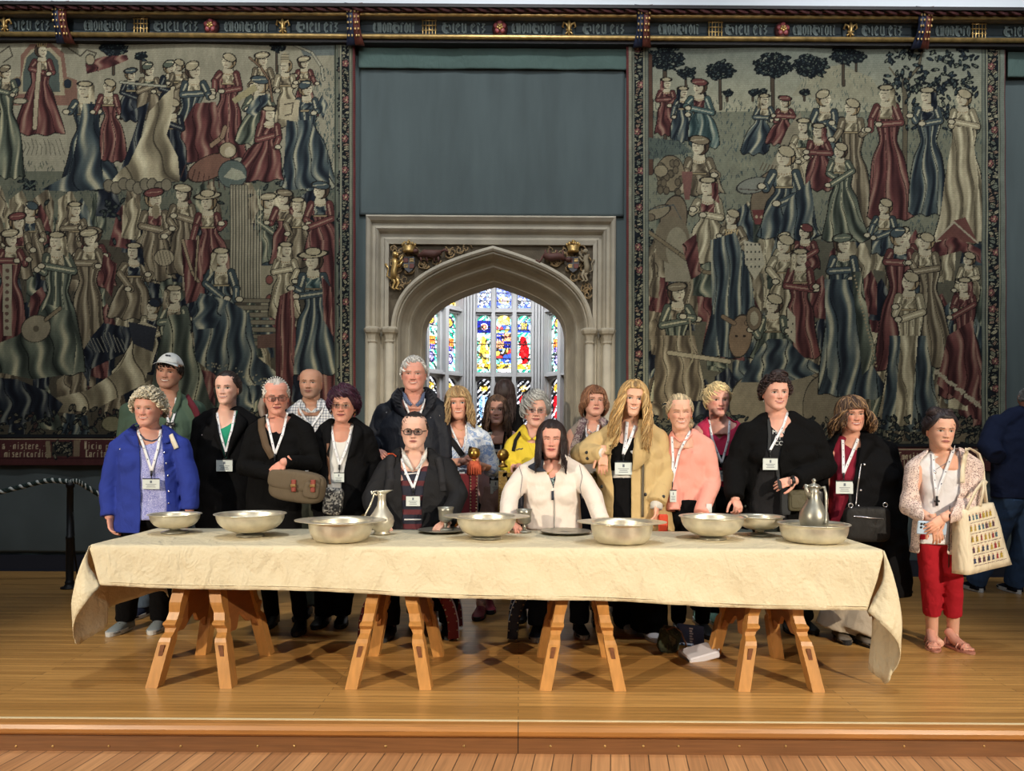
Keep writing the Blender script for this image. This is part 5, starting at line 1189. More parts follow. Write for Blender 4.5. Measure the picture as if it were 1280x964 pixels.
    m=(np.abs(dx)<1)&(Z<up)&(Z>lo)&(fr>.2)
    if op>.25:
        C[m]=L3((214,206,198)); ir=((ax-.031-q.get('gaze',0)*np.sign(X))**2+(Z-ez-.0008)**2)<.0066**2; C[m&ir]=L3(q.get('iris',(62,50,40))); C[m&(((ax-.031)**2+(Z-ez-.0008)**2)<.0032**2)]=(.004,.004,.004)
    lash=(np.abs(dx)<1.12)&(Z>=up-.0004)&(Z<up+.0026)&(fr>.2); C[lash]=C[lash]*.14
    lo_=(np.abs(dx)<1)&(np.abs(Z-lo)<.0010)&(fr>.2); C[lo_]=C[lo_]*.55
    sh=(.45*G_(ax,Z,.031,.0125,.017,.005)+.25*G_(ax,Z,.016,.006,.006,.008))[...,None]*fr[...,None]; C=C*(1-sh*q.get('lidsh',.55))
    bz=.0195+.0035*np.clip((ax-.014)/.02,0,1)-.004*np.clip((ax-.036)/.012,0,1); bw=np.interp(ax,[.010,.016,.036,.05],[.0018,.0038,.0030,.0008])
    m=(ax>.011)&(ax<.050)&(np.abs(Z-bz)<bw)&(fr>.2); bc=L3(q.get('brow',(90,70,56))); C[m]=C[m]*.25+bc*.75
    m=lip&(((ax-.0075)/.0035)**2+((Z+.0385)/.0022)**2<1); C[m]=C[m]*.25
    if q.get('scalp'): # close-cropped shadow around a bald head
        th=(np.clip((Y-.0)/.03,0,1)*np.clip((.065-Z)/.03,0,1)*np.clip((Z+.04)/.02,0,1)*q['scalp'])[...,None]; C=C*(1-th)+L3((60,50,46))*th
    v=np.stack([X,Y,Z],-1).reshape(-1,3); jj,ii=np.mgrid[0:nz-1,0:nf]; a=(jj*nf+ii).ravel(); bq=(jj*nf+(ii+1)%nf).ravel(); fa=np.stack([a,bq,bq+nf,a+nf],-1)
    return v,fa,C.reshape(-1,3)
def hand_template(c,th=.5,spread=1.0):
    m=MB(); 
    m.ball((.045,0,0),(.052,.038,.0155),16,10); m.ball((.072,.0,.0),(.02,.037,.013),14,8); m.ball((.02,.012,-.004),(.03,.024,.015),12,8); m.tube([(-.05,0,0),(-.01,0,0),(.02,0,0)],[.026,.024,.024],12,flat=.75)
    for y,l,r in ((.028,.070,.0086),(.0095,.078,.0088),(-.0095,.073,.0084),(-.027,.058,.0076)):
        p=Vector((.082-abs(y)*.15,y,.001)); pts=[p-Vector((.02,0,0)),p]; a=c[0]; f=spread*y*2.2
        for seg,ang in zip((.46,.31,.25),(c[0],c[1],c[2])):
            a_=a if seg==.46 else a+ang; a=a_; d=Vector((math.cos(math.radians(a_))*math.cos(f),math.sin(f),-math.sin(math.radians(a_)))); pts.append(pts[-1]+d*l*seg)
        m.tube(pts,[r*1.1,r*1.12,r,r*.93,r*.8],8); m.ball(pts[-1],r*.82,8,6)
    p0=Vector((.018,.026,-.006)); d1=Vector((.62,.62,-.35*th)).normalized(); p1=p0+d1*.038; d2=Vector((.85,.35,-.5*th)).normalized(); p2=p1+d2*.032; p3=p2+(d2+Vector((.2,-.1,-.1))).normalized()*.022
    m.tube([p0-d1*.01,p0,p1,p2,p3],[.012,.0135,.0115,.0105,.0085],8); m.ball(p3,.0088,8,6)
    co,f,_=remesh(m,.0031,3,.4); co[:,1]*=.9; return co,f
HT={'relax':hand_template((22,28,18)),'curl':hand_template((50,55,30),1.2,.6),'flat':hand_template((8,12,8),.3)}
def norm_v(co,f):
    a=co[f[:,1]]-co[f[:,0]]; b=co[f[:,2]]-co[f[:,0]]; n=np.cross(a,b); N=np.zeros_like(co)
    for k in range(f.shape[1]): np.add.at(N,f[:,k],n)
    return N/np.maximum(np.linalg.norm(N,axis=1,keepdims=True),1e-12)
def wrinkle(co,N,a,seed,fine=1.0):
    r=np.random.default_rng(seed); p=r.uniform(0,6,8); x,y,z=co.T
    w=np.sin(x*14+5*z+2*np.sin(z*9+p[0])+p[1])*.45+np.sin(z*34*fine+9*x+2.2*np.sin(x*17+p[2])+p[3])*.30+np.sin((x-z)*26+3*np.sin(z*14+p[4])+y*10+p[5])*.35+.2*np.sin(z*63+x*30+p[6])
    w=np.sign(w)*np.abs(w)**1.2; return co+N*(w*a)[:,None]
def in_poly(pt,poly):
    x,y=pt[:,0],pt[:,1]; ins=np.zeros(len(pt),bool); n=len(poly)
    for i in range(n):
        (xa,ya),(xb,yb)=poly[i],poly[(i+1)%n]
        if ya==yb: continue
        ins^=((ya>y)!=(yb>y))&(x<(xb-xa)*(y-ya)/(yb-ya)+xa)
    return ins
def smooth_boundary(co,f,it=6):
    from collections import Counter
    e=np.sort(np.vstack([f[:,[k,(k+1)%f.shape[1]]] for k in range(f.shape[1])]),axis=1); e=e[e[:,0]!=e[:,1]]
    u,c=np.unique(e,axis=0,return_counts=True); b=u[c==1]
    if not len(b): return co
    for _ in range(it):
        s=np.zeros_like(co); n=np.zeros(len(co)); np.add.at(s,b[:,0],co[b[:,1]]); np.add.at(s,b[:,1],co[b[:,0]]); np.add.at(n,b[:,0],1); np.add.at(n,b[:,1],1)
        k=n>0; co[k]=co[k]*.4+.6*s[k]/n[k][:,None]
    return co
def chain(m,pts,rs,n=12,flat=None):
    m.tube(pts,rs,n,flat=flat)
    for p,r in zip(pts,rs): m.ball(p,r,12,8)
def interp_rows(rows,y):
    ys=[r[0] for r in rows]; return float(np.interp(y,ys,[r[1] for r in rows])),float(np.interp(y,ys,[r[2] for r in rows]))
class Pers: pass
def rotm(yaw,pitch,roll): return Matrix.Rotation(math.radians(yaw),3,'Z')@Matrix.Rotation(math.radians(pitch),3,'X')@Matrix.Rotation(math.radians(roll),3,'Y')
def shoe(m_up,m_sole,p,yaw,L=.27,high=0,w=.048):
    R=Matrix.Rotation(yaw,3,'Z'); up=MB(); so=MB()
    prof=[(.06,.030,.085+high),(.055,.036,.09+high),(.0,.040,.095+high),(-.03,.042,.085+high*.3),(-.08,.045,.068),(-.13,w,.050),(-.165,w*.85,.038),(-.185,w*.45,.026)]
    rings=[]
    for y,hw,h in prof:
        ring=[]
        for k in range(12):
            a=PI*k/11; ring.append(Vector((hw*math.cos(a),y,.018+(h-.018)*math.sin(a)**.7)))
        rings.append([R@v*(L/.27)+p for v in ring])
    up.loft(rings); out=[]
    for k in range(24):
        a=2*PI*k/24; hw=.050+.007*max(0,-math.sin(a)); out.append((hw*math.cos(a)*(1 if math.sin(a)<.2 else .85),-.062+.134*math.sin(a)))
    so.loft([[R@Vector((x*(1-.06*(z<.004)),y,z))*(L/.27)+p for x,y in out] for z in (0.001,.006,.030,.032)])
    return up,so
def strand_tube(m,pts,r0,r1,n=5): 
    k=len(pts); m.tube(pts,[ (r0+(r1-r0)*(i/(k-1))**1.5) for i in range(k)],n)
def scalp(th,ph,ex=0,fw=0):
    return Vector(((.079+ex)*math.sin(th)*math.sin(ph),.006-(.101+ex)*math.sin(th)*math.cos(ph),.010+(.106+ex)*math.cos(th)))
def hair_mesh(h,seed):
    r=random.Random(seed); V=[];Fc=[];C=[]; base=np.array(h['col'],float); vol=h.get('vol',.012)
    def put(mb,tone,c2=None):
        o=len(V); V.extend(mb.v); Fc.extend([tuple(i+o for i in q) for q in mb.f]); cc=L3(tuple(np.clip((base if c2 is None else np.array(c2,float))*tone,0,255))); C.extend([cc]*len(mb.v))
    fr_,sd,bk=[math.radians(a+e) for a,e in zip(h.get('line',(42,92,128)),(h.get('dl',13),2,0))]
    def thm(ph):
        a=abs(ph); return float(np.interp(a,[0,.5,.9,1.35,2.0,PI],[fr_,fr_*1.02,fr_+(sd-fr_)*.55,sd,sd+(bk-sd)*.55,bk]))
    kind=h.get('kind','long')
    m=MB(); nr=[]; NP=48
    for j in range(13):
        t=j/12; ring=[]
        for k in range(NP):
            ph=-PI+2*PI*k/NP; th=thm(ph)*t if j else .01; ex=vol*(.55+.45*math.sin(min(t*1.25,1)*PI*.5))*(1 if t<.93 else (1-t)/.07*.9+.1)-.004*(t>=1)
            ex+=r.uniform(-.001,.001)+.002*math.sin(ph*9+t*4); ring.append(scalp(th,ph,ex))
        nr.append(ring)
    m.loft(nr,cap=False); put(m,.78,h.get('root'))
    px=h.get('part',0)*.03; N=int(h.get('n',230)*(1.35 if kind in('long','bob') else 1)); L=h.get('len',.0); wave=h.get('wave',.004); hang=h.get('out',.012); fw=h.get('fwd',0)
    if kind=='curly':
        for i in range(h.get('n',330)):
            ph=r.uniform(-PI,PI); t=math.sqrt(r.uniform(0,1.0)); th=thm(ph)*t*1.0; c=scalp(th,ph,vol*1.1+r.uniform(-.004,.005)); m=MB(); R=Matrix.Rotation(r.uniform(0,PI),3,'X')@Matrix.Rotation(r.uniform(0,PI),3,'Z'); q=r.uniform(.007,.012)
            m.tube([c+R@Vector((q*math.cos(a),q*math.sin(a),.004*a/3)) for a in [5.2*k/8 for k in range(9)]],[.0045]*8+[.002],5); put(m,r.uniform(.72,1.15))
    else:
        for i in range(N):
            ph=r.uniform(-PI,PI) if kind!='short' else r.uniform(-PI,PI)
            if kind in('long','bob') and r.random()<.45: ph=math.copysign(r.uniform(.75,1.7),r.choice((-1,1)))
            te=thm(ph); m=MB(); pts=[]; lay=r.uniform(.2,1.15)
            if kind=='back': s0=(r.uniform(.15,.5) if 0 else fr_*.95, ph*.35); te=thm(ph)
            if kind=='back': # combed back: start at the hairline in front, run over the crown
                ph0=r.uniform(-1.3,1.3); 
                for k in range(9):
                    t=k/8; d0=Vector((math.sin(thm(ph0))*math.sin(ph0),-math.sin(thm(ph0))*math.cos(ph0),math.cos(thm(ph0)))); d1=Vector((.35*math.sin(ph0),.95,.45)).normalized(); d=d0.lerp(d1,t).normalized() if d0.dot(d1)>-.9 else d0
                    ex=vol*(.3+lay*.8*math.sin(min(1,t*2)*PI/2)); pts.append(Vector((d.x*(.079+ex),.006+d.y*(.101+ex),.010+d.z*(.106+ex))))
                strand_tube(m,pts,.0046,.003); put(m,r.uniform(.75,1.2)); continue
            if kind=='short':
                t0=r.uniform(0,.9); dph=r.uniform(-.25,.25)+h.get('sweep',.25)
                for k in range(5):
                    t=k/4; pts.append(scalp(te*min(t0+.22*t,1.03),ph+dph*t,vol*(.6+.6*lay)*(1-.25*t)+.002*math.sin(t*5+i)))
                strand_tube(m,pts,.0045,.0015); put(m,r.uniform(.75,1.2)); continue
            # parted and falling
            s=Vector((px*.9+r.uniform(-.004,.004),r.uniform(-.075,.03),0)); n_=Vector((s.x/.079,(s.y-.006)/.101,0)); zz_=math.sqrt(max(.02,1-n_.x**2-n_.y**2)); d0=Vector((n_.x,n_.y,zz_))
            d1=Vector((math.sin(te)*math.sin(ph),-math.sin(te)*math.cos(ph),math.cos(te)))
            if (d1.x-px*8)*1.0>0 and ph<0: pass
            for k in range(9):
                t=k/8; d=(d0.lerp(d1,t)+Vector((math.copysign(.22,ph)*math.sin(t*PI)*(1 if abs(ph)<2 else .2),-.25*math.sin(t*PI)*(1 if abs(ph)<.9 else 0),.28*math.sin(t*PI)))).normalized(); ex=vol*(.35+.75*lay*math.sin(min(1,t*1.4)*PI/2))
                pts.append(Vector((d.x*(.079+ex),.006+d.y*(.101+ex),.010+d.z*(.106+ex))))
            if abs(ph)>h.get('facew',.62) and L>0:
                e=pts[-1]; Ls=L*r.uniform(.75,1.05); w0=r.uniform(0,6); K=12; od=Vector((math.sin(ph),-math.cos(ph)*.6,0)); amp=wave*r.uniform(.6,1.4); fr2=h.get('wf',26)
                for k in range(1,K+1):
                    t=k/K; o_=hang*math.sin(min(t*1.6,1)*PI*.5)*r.uniform(.9,1.1); tuck=h.get('tuck',0)*t*t
                    pts.append(e+od*(o_-tuck)+Vector((amp*math.sin(w0+t*Ls*fr2*2),-fw*t**1.2*(1 if abs(ph)<1.8 else 0)+amp*math.cos(w0+t*Ls*fr2*2)-.3*0,-Ls*t)))
                strand_tube(m,pts,h.get('sr',.0050),.0016)
            else:
                if h.get('bangs'): 
                    e=pts[-1]; bl=h['bangs']*r.uniform(.7,1.1)
                    for k in (1,2,3): pts.append(e+Vector((h.get('bsw',.004)*k+r.uniform(-.002,.002),-.004-.0015*k,-bl*k/3)))
                strand_tube(m,pts,.005,.0022)
            tn=r.uniform(.76,1.14); put(m,tn, h.get('tip') if (h.get('tip') and r.random()<.45) else None)
    for b in h.get('buns',[]):
        m=MB(); c=Vector(b[:3]); q=b[3]; m.ball(c,(q,q*.9,q*b[4] if len(b)>4 else q),18,12); put(m,.75)
        for i in range(34):
            a=r.uniform(0,PI); R=Matrix.Rotation(a,3,'Y')@Matrix.Rotation(r.uniform(-.5,.5),3,'X'); m=MB(); m.tube([c+R@Vector((q*1.02*math.cos(t),q*.95*math.sin(t),r.uniform(-.004,.004))) for t in [3.3*k/9-1.6 for k in range(10)]],[.002]+[.006]*8+[.002],5); put(m,r.uniform(.7,1.2))
    for i in range(h.get('fly',0)):
        a=r.uniform(-1.9,1.9); p=scalp(r.uniform(.3,1.3),a,vol); m=MB(); d=Vector((math.sin(a),-.2,r.uniform(-.6,.6))); m.tube([p,p+d*.02+Vector((0,0,-.005)),p+d*.032+Vector((0,0,-.02))],[.0018,.0014,.0006],4); put(m,1.1)
    return V,Fc,np.array(C)
def person(key,label,C,d,head,neck,sh,rows,layers,arms,hd=None,hair=None,dr=.60,skin=(214,164,142),feet=None,legs=None,shoes=None,seated=0,group=None,back=0,bust=0,vox=.0085,hs=1.0,depth=0,neckr=.052,lean=0):
    ox,oy,sc=C; W=lambda x,y,dd=0: P(ox+x/sc,oy+y/sc,d-dd)
    seed=abs(hash(key))%1000 if 0 else sum(ord(ch)*(i+3) for i,ch in enumerate(key))%997
    p=Pers(); p.W=W; p.C=C; p.d=d; p.kids=[]; p.surf=[]; p.seed=seed; p.px=lambda x,y:(ox+x/sc,oy+y/sc)
    hc=W(head[0],head[1],head[3] if len(head)>3 else .035); yaw,pit,rol=head[2]; p.R=rotm(yaw+(180 if back else 0),pit,rol); p.hc=hc; p.hs=hs
    H=lambda v: hc+p.R@(Vector(v)*hs); p.H=H
    hd=dict(hd or {}); hd['skin']=skin
    # ---- body ----
    hv,hf,hcol=head_mesh(hd); Rn=np.array(p.R); hv=hv*hs@Rn.T+np.array(hc)
    m=MB(); nb=W(neck[0],neck[1],.0); m.tube([H((0,.03,-.02)),H((0,.022,-.06)),H((0,.018,-.09)),nb+Vector((0,.01,.01)),nb+Vector((0,0,-.045)),nb+Vector((0,0,-.10))],[neckr*.95,neckr,neckr,neckr*1.15,neckr*1.6,neckr*1.7],16)
    SJ=[W(*s) for s in sh]
    def torso(m,off,low=0,ytop=None,ybot=None,arms_frac=1,shoulders=True,aoff=None):
        ys=[r[0] for r in rows]; yy=np.linspace(ys[0],min(ys[-1],ybot or 1e9),max(6,int((ys[-1]-ys[0])/(28))))
        rings=[]
        for y in yy:
            xl,xr=interp_rows(rows,y); a=W(xl,y); b=W(xr,y); lo_=low*min(max((W(0,ys[0]).z-a.z-.03)/.08,0),1); hw=max((b.x-a.x)/2+off+lo_,.03); cx=(a.x+b.x)/2; dd=max(min(((b.x-a.x)/2+off)*dr,.185)+depth+lo_,.05); tt=(y-ys[0])/(ys[-1]-ys[0]); yc=d+lean*(1-tt)
            rings.append([(cx+hw*math.copysign(abs(math.cos(t))**.8,math.cos(t)),yc+dd*math.copysign(abs(math.sin(t))**.85,math.sin(t)),a.z) for t in [2*PI*k/32 for k in range(32)]])
        if shoulders:
            xl,xr=interp_rows(rows,ys[0]); a=W(xl,ys[0]); b=W(xr,ys[0]); h0=(b.x-a.x)/2+off; cx0=(a.x+b.x)/2; d0_=max(min(h0*dr,.185)+depth,.05)
            for t in (.25,.5,.75,.92):
                hw=h0+(.065-h0)*t**1.3; dd=d0_+(.06-d0_)*t; zc_=a.z+(nb.z-.015-a.z)*t; cx=cx0+(nb.x-cx0)*t; rings.insert(0,[(cx+hw*math.copysign(abs(math.cos(q))**.8,math.cos(q)),d+lean+.008*t+dd*math.copysign(abs(math.sin(q))**.85,math.sin(q)),zc_) for q in [2*PI*k/32 for k in range(32)]])
        m.loft(rings[::-1])
        if shoulders:
            xl,xr=interp_rows(rows,ys[0]); ctr=W((xl+xr)/2,ys[0]+20)
            for s in SJ:
                chain(m,[nb+Vector((0,.01,-.02)),nb.lerp(s,.5)+Vector((0,.0,.012)),s],[max(.055+off,.04),.060+off,.060+off]); chain(m,[s,ctr.lerp(s,.5)+Vector((0,0,-.03))],[.06+off,.08+off])
            m.ball(nb.lerp(ctr,.5)+Vector((0,0,-.03)),(abs(SJ[1].x-SJ[0].x)*.30+off,.085+off,.08+off))
        if bust and not low: 
            yb=ys[0]+(70/4.0*sc if 0 else 70*(sc/4.0)); xl,xr=interp_rows(rows,yb); a,b=W(xl,yb),W(xr,yb); hw=(b.x-a.x)/2
            for s in (-1,1): m.ball(((a.x+b.x)/2+s*hw*.40,d-min(hw*dr,.17)-depth*.5+.06,a.z),(hw*.50+off*.5,.06+bust*.7+off,.09+off*.5))
        if arms_frac>0:
            for A in arms:
                pts=[W(*q) for q in A['p']]; rs=[max(r_+off if aoff is None else aoff,.02) for r_ in A.get('r',(.062,.054,.044))]
                if arms_frac<1:
                    j=arms_frac; n=len(pts)-1; t=j*n; i=int(t); e=pts[i].lerp(pts[i+1],t-i); er=rs[i]+(rs[i+1]-rs[i])*(t-i); pts=pts[:i+1]+[e]; rs=rs[:i+1]+[er*1.05]
                q=[];qr=[]
                for i in range(len(pts)-1):
                    for t in (0,.33,.66): q.append(pts[i].lerp(pts[i+1],t)); qr.append(rs[i]+(rs[i+1]-rs[i])*t)
                q.append(pts[-1]); qr.append(rs[-1]); m.tube(q,qr,14)
                for pt,r_ in list(zip(pts,rs))[:-1]: m.ball(pt,r_,12,8)
    y1=rows[-1][0]; Ht=hc.z+.12; hz0=.50*Ht if not seated else .60; ycut=next((y for y in np.linspace(rows[0][0]+30,rows[-1][0],60) if W(0,y).z<hz0+.04),rows[-1][0]); torso(m,-.026,low=-.040,ybot=ycut,arms_frac=0)
    for A in arms:
        pts=[W(*q) for q in A['p']]; ar=A.get('ar',(.046,.040,.030)); pts=pts if A.get('hand') else pts[:-1]+[pts[-1].lerp(pts[-2],.2)]; chain(m,pts,[ar[0],ar[1],ar[2]][:len(pts)] if len(pts)==3 else [ar[0]]+[ar[1]]*(len(pts)-2)+[ar[2]])
    # legs
    fx_=[]
    for q in (feet or []):
        dd=floor_d(*q); w=P(q[0],q[1],dd); w.z=0; fx_.append(w)
    xl,xr=interp_rows(rows,y1); hipc=W((xl+xr)/2,y1); Ht=hc.z+.12; hipz=.50*Ht
    if seated: hipz=.56
    LG=[]
    for i,w in enumerate(fx_):
        s=-1 if i==0 else 1; hp=Vector((hipc.x+s*(legs or {}).get('ho',.085),d+.0,hipz)); 
        if seated: kn=Vector((hp.x+s*.06,d-.30,.52)); LG.append([hp,kn,Vector((w.x,w.y,.30)),Vector((w.x,w.y,.09))])
        else: kn=hp.lerp(Vector((w.x,w.y,.09)),.5)+Vector((0,-.02,0)); LG.append([hp,kn,Vector((w.x,w.y,.09))])
    for l in LG: chain(m,l,[.058,.048,.042,.036][:len(l)] if len(l)==4 else [.055,.046,.036]); l_=l[-1]; bs=-1 if back else 1; m.tube([l_,Vector((l_.x,l_.y-.01*bs,.04)),Vector((l_.x,l_.y-.1*bs,.03))],[.034,.035,.028],10)
    if LG: m.ball((hipc.x,d,hipz),(.115,.065,.09))
    co,f,tri=remesh(m,vox,3,.4); sk=L3(skin); cols=[np.tile(sk,(len(co),1))]; vs=[co]; fs=[f]; off=len(co)
    vs.append(hv); fs.append(hf+off); cols.append(hcol); off+=len(hv)
    for s in (-1,1): # ears
        e=MB(); R=p.R@Matrix.Rotation(s*.30,3,'Z')
        e.ball(H((s*.0735*hd.get('wid',1),.008,-.004)),(.0065*hs,.0175*hs,.031*hs),14,12,R=R); e.ball(H((s*.078*hd.get('wid',1),.001,.004)),(.004*hs,.010*hs,.018*hs),10,8,R=R)
        ev=np.array(e.v); vs.append(ev); fs.append(np.array([q if len(q)==4 else (q+(q[-1],)*4)[:4] for q in e.f if len(q)==4])+off); cols.append(np.tile(sk*np.array((1,.88,.86)),(len(ev),1))); off+=len(ev)
    for A in arms:
        if not A.get('hand'): continue
        pose,tip,dors,mir=A['hand']; hv2,hf2=HT[pose]; wr_=W(*A['p'][-1]); X=(W(*tip)-wr_).normalized(); Zd=Vector(dors); Zd=(Zd-X*Zd.dot(X)).normalized(); Yd=Zd.cross(X)*mir; mt=np.array([list(X),list(Yd),list(Zd)]); q=hv2*A.get('hsz',.95)@mt+np.array(wr_)
        vs.append(q); fs.append((hf2 if mir>0 else hf2[:,::-1])+off); tone=np.ones((len(q),1)); hc2=sk*np.array((1.0,.93,.9)); cols.append(np.tile(hc2,(len(q),1))); off+=len(q)
    bv=np.vstack(vs); bf=np.vstack(fs); bc=np.vstack(cols)
    base=Vector((hipc.x,d,0)); body=obj('person',bv-np.array(base),bf,skin_m,col=bc); body.location=base; tag(body,label,'person',group)
    p.body=body; p.base=base; p.surf.append(BVHTree.FromPolygons(bv.tolist(),[tuple(q) for q in bf.tolist()]))
    # ---- garments, outermost first in 'layers' ----
    for li,Ly in enumerate(layers):
        m=MB(); torso(m,Ly.get('off',0),ybot=Ly.get('hem'),arms_frac=Ly.get('sleeve',1),shoulders=Ly.get('sh',True))
        for e in Ly.get('extra',[]): chain(m,[W(*q) for q in e[0]],e[1])
        co,f,_=remesh(m,Ly.get('vox',vox),6,.5); 
        if len(f)==0: continue
        N=norm_v(co,f); co=wrinkle(co,N,Ly.get('wr',.0045),seed+li*31)
        fc=co[f].mean(1); kill=np.zeros(len(f),bool); pxy=proj(fc)
        for poly in Ly.get('cut',[]): kill|=in_poly(pxy,[p.px(*q) for q in poly])&(fc[:,1]<d+(.03 if not back else -9))
        for poly in Ly.get('cutall',[]): kill|=in_poly(pxy,[p.px(*q) for q in poly])
        # open neck hole and hem
        kill|=(np.hypot(fc[:,0]-nb.x,fc[:,1]-nb.y-.008)<Ly.get('hole',neckr*1.12))&(fc[:,2]>nb.z-.01)
        if Ly.get('hem'):
            hz_=W(0,Ly['hem']).z; kill|=(fc[:,2]<hz_+.012)&(np.abs(N[f].mean(1)[:,2])>.75)&(fc[:,2]<hz_+.03)
        f=f[~kill]; used=np.unique(f); mp=-np.ones(len(co),int); mp[used]=np.arange(len(used)); co=co[used]; f=mp[f]; co=smooth_boundary(co,f)
        o=obj(Ly['name'],co-np.array(base),f,Ly['mat'],body); sm=o.modifiers.new('thickness','SOLIDIFY'); sm.thickness=.005; sm.offset=-1
        if Ly.get('label'): o['label']=Ly['label']
        p.surf.append(BVHTree.FromPolygons(co.tolist(),[tuple(q) for q in f.tolist()])); Ly['o']=o
        if Ly.get('collar'):
            pts=[W(*q) for q in Ly['collar']]
    if legs and LG:
        m=MB(); wl=legs.get('w',(.098,.075,.066))
        for l in LG:
            q=l if len(l)==4 else [l[0],l[1],l[2]]; zt=legs.get('z',.075); ends=l[-2].lerp(l[-1],(l[-2].z-zt)/(l[-2].z-l[-1].z)); q=q[:-1]+[ends]; rr=list(wl) if len(q)==3 else [wl[0],wl[1],wl[2],wl[2]]
            pts=[];rs=[]
            for i in range(len(q)-1):
                for t in (0,.33,.66): pts.append(q[i].lerp(q[i+1],t)); rs.append(rr[i]+(rr[i+1]-rr[i])*t)
            pts.append(q[-1]); rs.append(rr[-1]); m.tube(pts,rs,16)
        hq=legs.get('hip',.17); m.ball((hipc.x,d,hipz),(hq,hq*.6,.13)); 
        if not seated: m.tube([(hipc.x,d,hipz),(hipc.x,d,hipz+.06),(hipc.x,d,hipz+.12)],[hq*.95,hq*.9,hq*.88],20,flat=.6)
        co,f,_=remesh(m,.010,3,.45); N=norm_v(co,f); co=wrinkle(co,N,.005,seed+5)
        o=obj(legs.get('name','trousers'),co-np.array(base),f,legs['mat'],body); o.data.validate()
    if shoes and fx_:
        for i,w in enumerate(fx_):
            a,b=shoe(None,None,Vector((w.x,w.y-.0,0.0)),(-.12 if i==0 else .12) if not back else PI,shoes.get('L',.26),shoes.get('high',0))
            a.v=[tuple(Vector(v)-base) for v in a.v]; b.v=[tuple(Vector(v)-base) for v in b.v]
            so=recalc(a.build('shoe',shoes['mat'],body,True)); recalc(b.build('sole',shoes.get('sole',M('dark_sole',(30,30,32),.8)),so)); 
            if shoes.get('lace'):
                l=MB(); 
                for q in range(4):
                    zz_=.085-.012*q; y_=-.03-.022*q; l.tube([(w.x-.02,w.y+y_,zz_-.006),(w.x,w.y+y_-.004,zz_+.002),(w.x+.02,w.y+y_,zz_-.006)],.0035,5)
                l.v=[tuple(Vector(v)-base) for v in l.v]; l.build('laces',shoes['lace'],so,True)
    if hair:
        V,Fh,Ch=hair_mesh(hair,seed+3); V=(np.array(V)*hs)@Rn.T+np.array(hc)-np.array(base); obj('hair',V,Fh,hair_m,body,col=Ch)
        if hair.get('len',0)>.1: p.surf.append(BVHTree.FromPolygons((V+np.array(base)).tolist(),Fh))
    return p
ORI=Vector((0,0,EYE))
def hit(p,x,y,off=.004,raw=False,only=None):
    px,py=(x,y) if raw else p.px(x,y); dr=(P(px,py,1)-ORI).normalized(); best=None
    for i,b in enumerate(p.surf):
        if only is not None and i not in only: continue
        h=b.ray_cast(ORI,dr)
        if h[0] is not None and abs(h[0].y-p.d)<.55 and (best is None or h[3]<best): best=h[3]
    if best is None: best=(P(px,py,p.d-.10)-ORI).length
    return ORI+dr*(best-off)
def add(p,mb,name,mat,parent=None,smooth=True,label=None):
    mb.v=[tuple(Vector(v)-p.base) for v in mb.v]; o=mb.build(name,mat,parent or p.body,smooth)
    if label: o['label']=label
    return o
def path(p,pts,n=10,off=.004,smooth=3,only=None,**k):
    out=[]
    for a,b in zip(pts[:-1],pts[1:]):
        for i in range(n): t=i/n; out.append(hit(p,a[0]+(b[0]-a[0])*t,a[1]+(b[1]-a[1])*t,off,only=only))
    out.append(hit(p,*pts[-1][:2],off,only=only))
    # keep to the front-most line, then relax it like a taut ribbon
    for _ in range(smooth):
        for i in range(1,len(out)-1):
            y=(out[i-1].y+out[i+1].y)/2
            if y<out[i].y: s=(y*.7+out[i].y*.3)/out[i].y; out[i]=ORI+(out[i]-ORI)*s
    return out
lan_w=M('white_lanyard',(228,230,236),.6); lan_b=M('navy_lanyard_marks',(40,52,96),.6); clip_m=M('dark_clip',(40,42,46),.35,.6)
badge_m=M('clear_badge_holder',(206,214,212),.25); badge_t=M('badge_print',(96,104,116),.7)
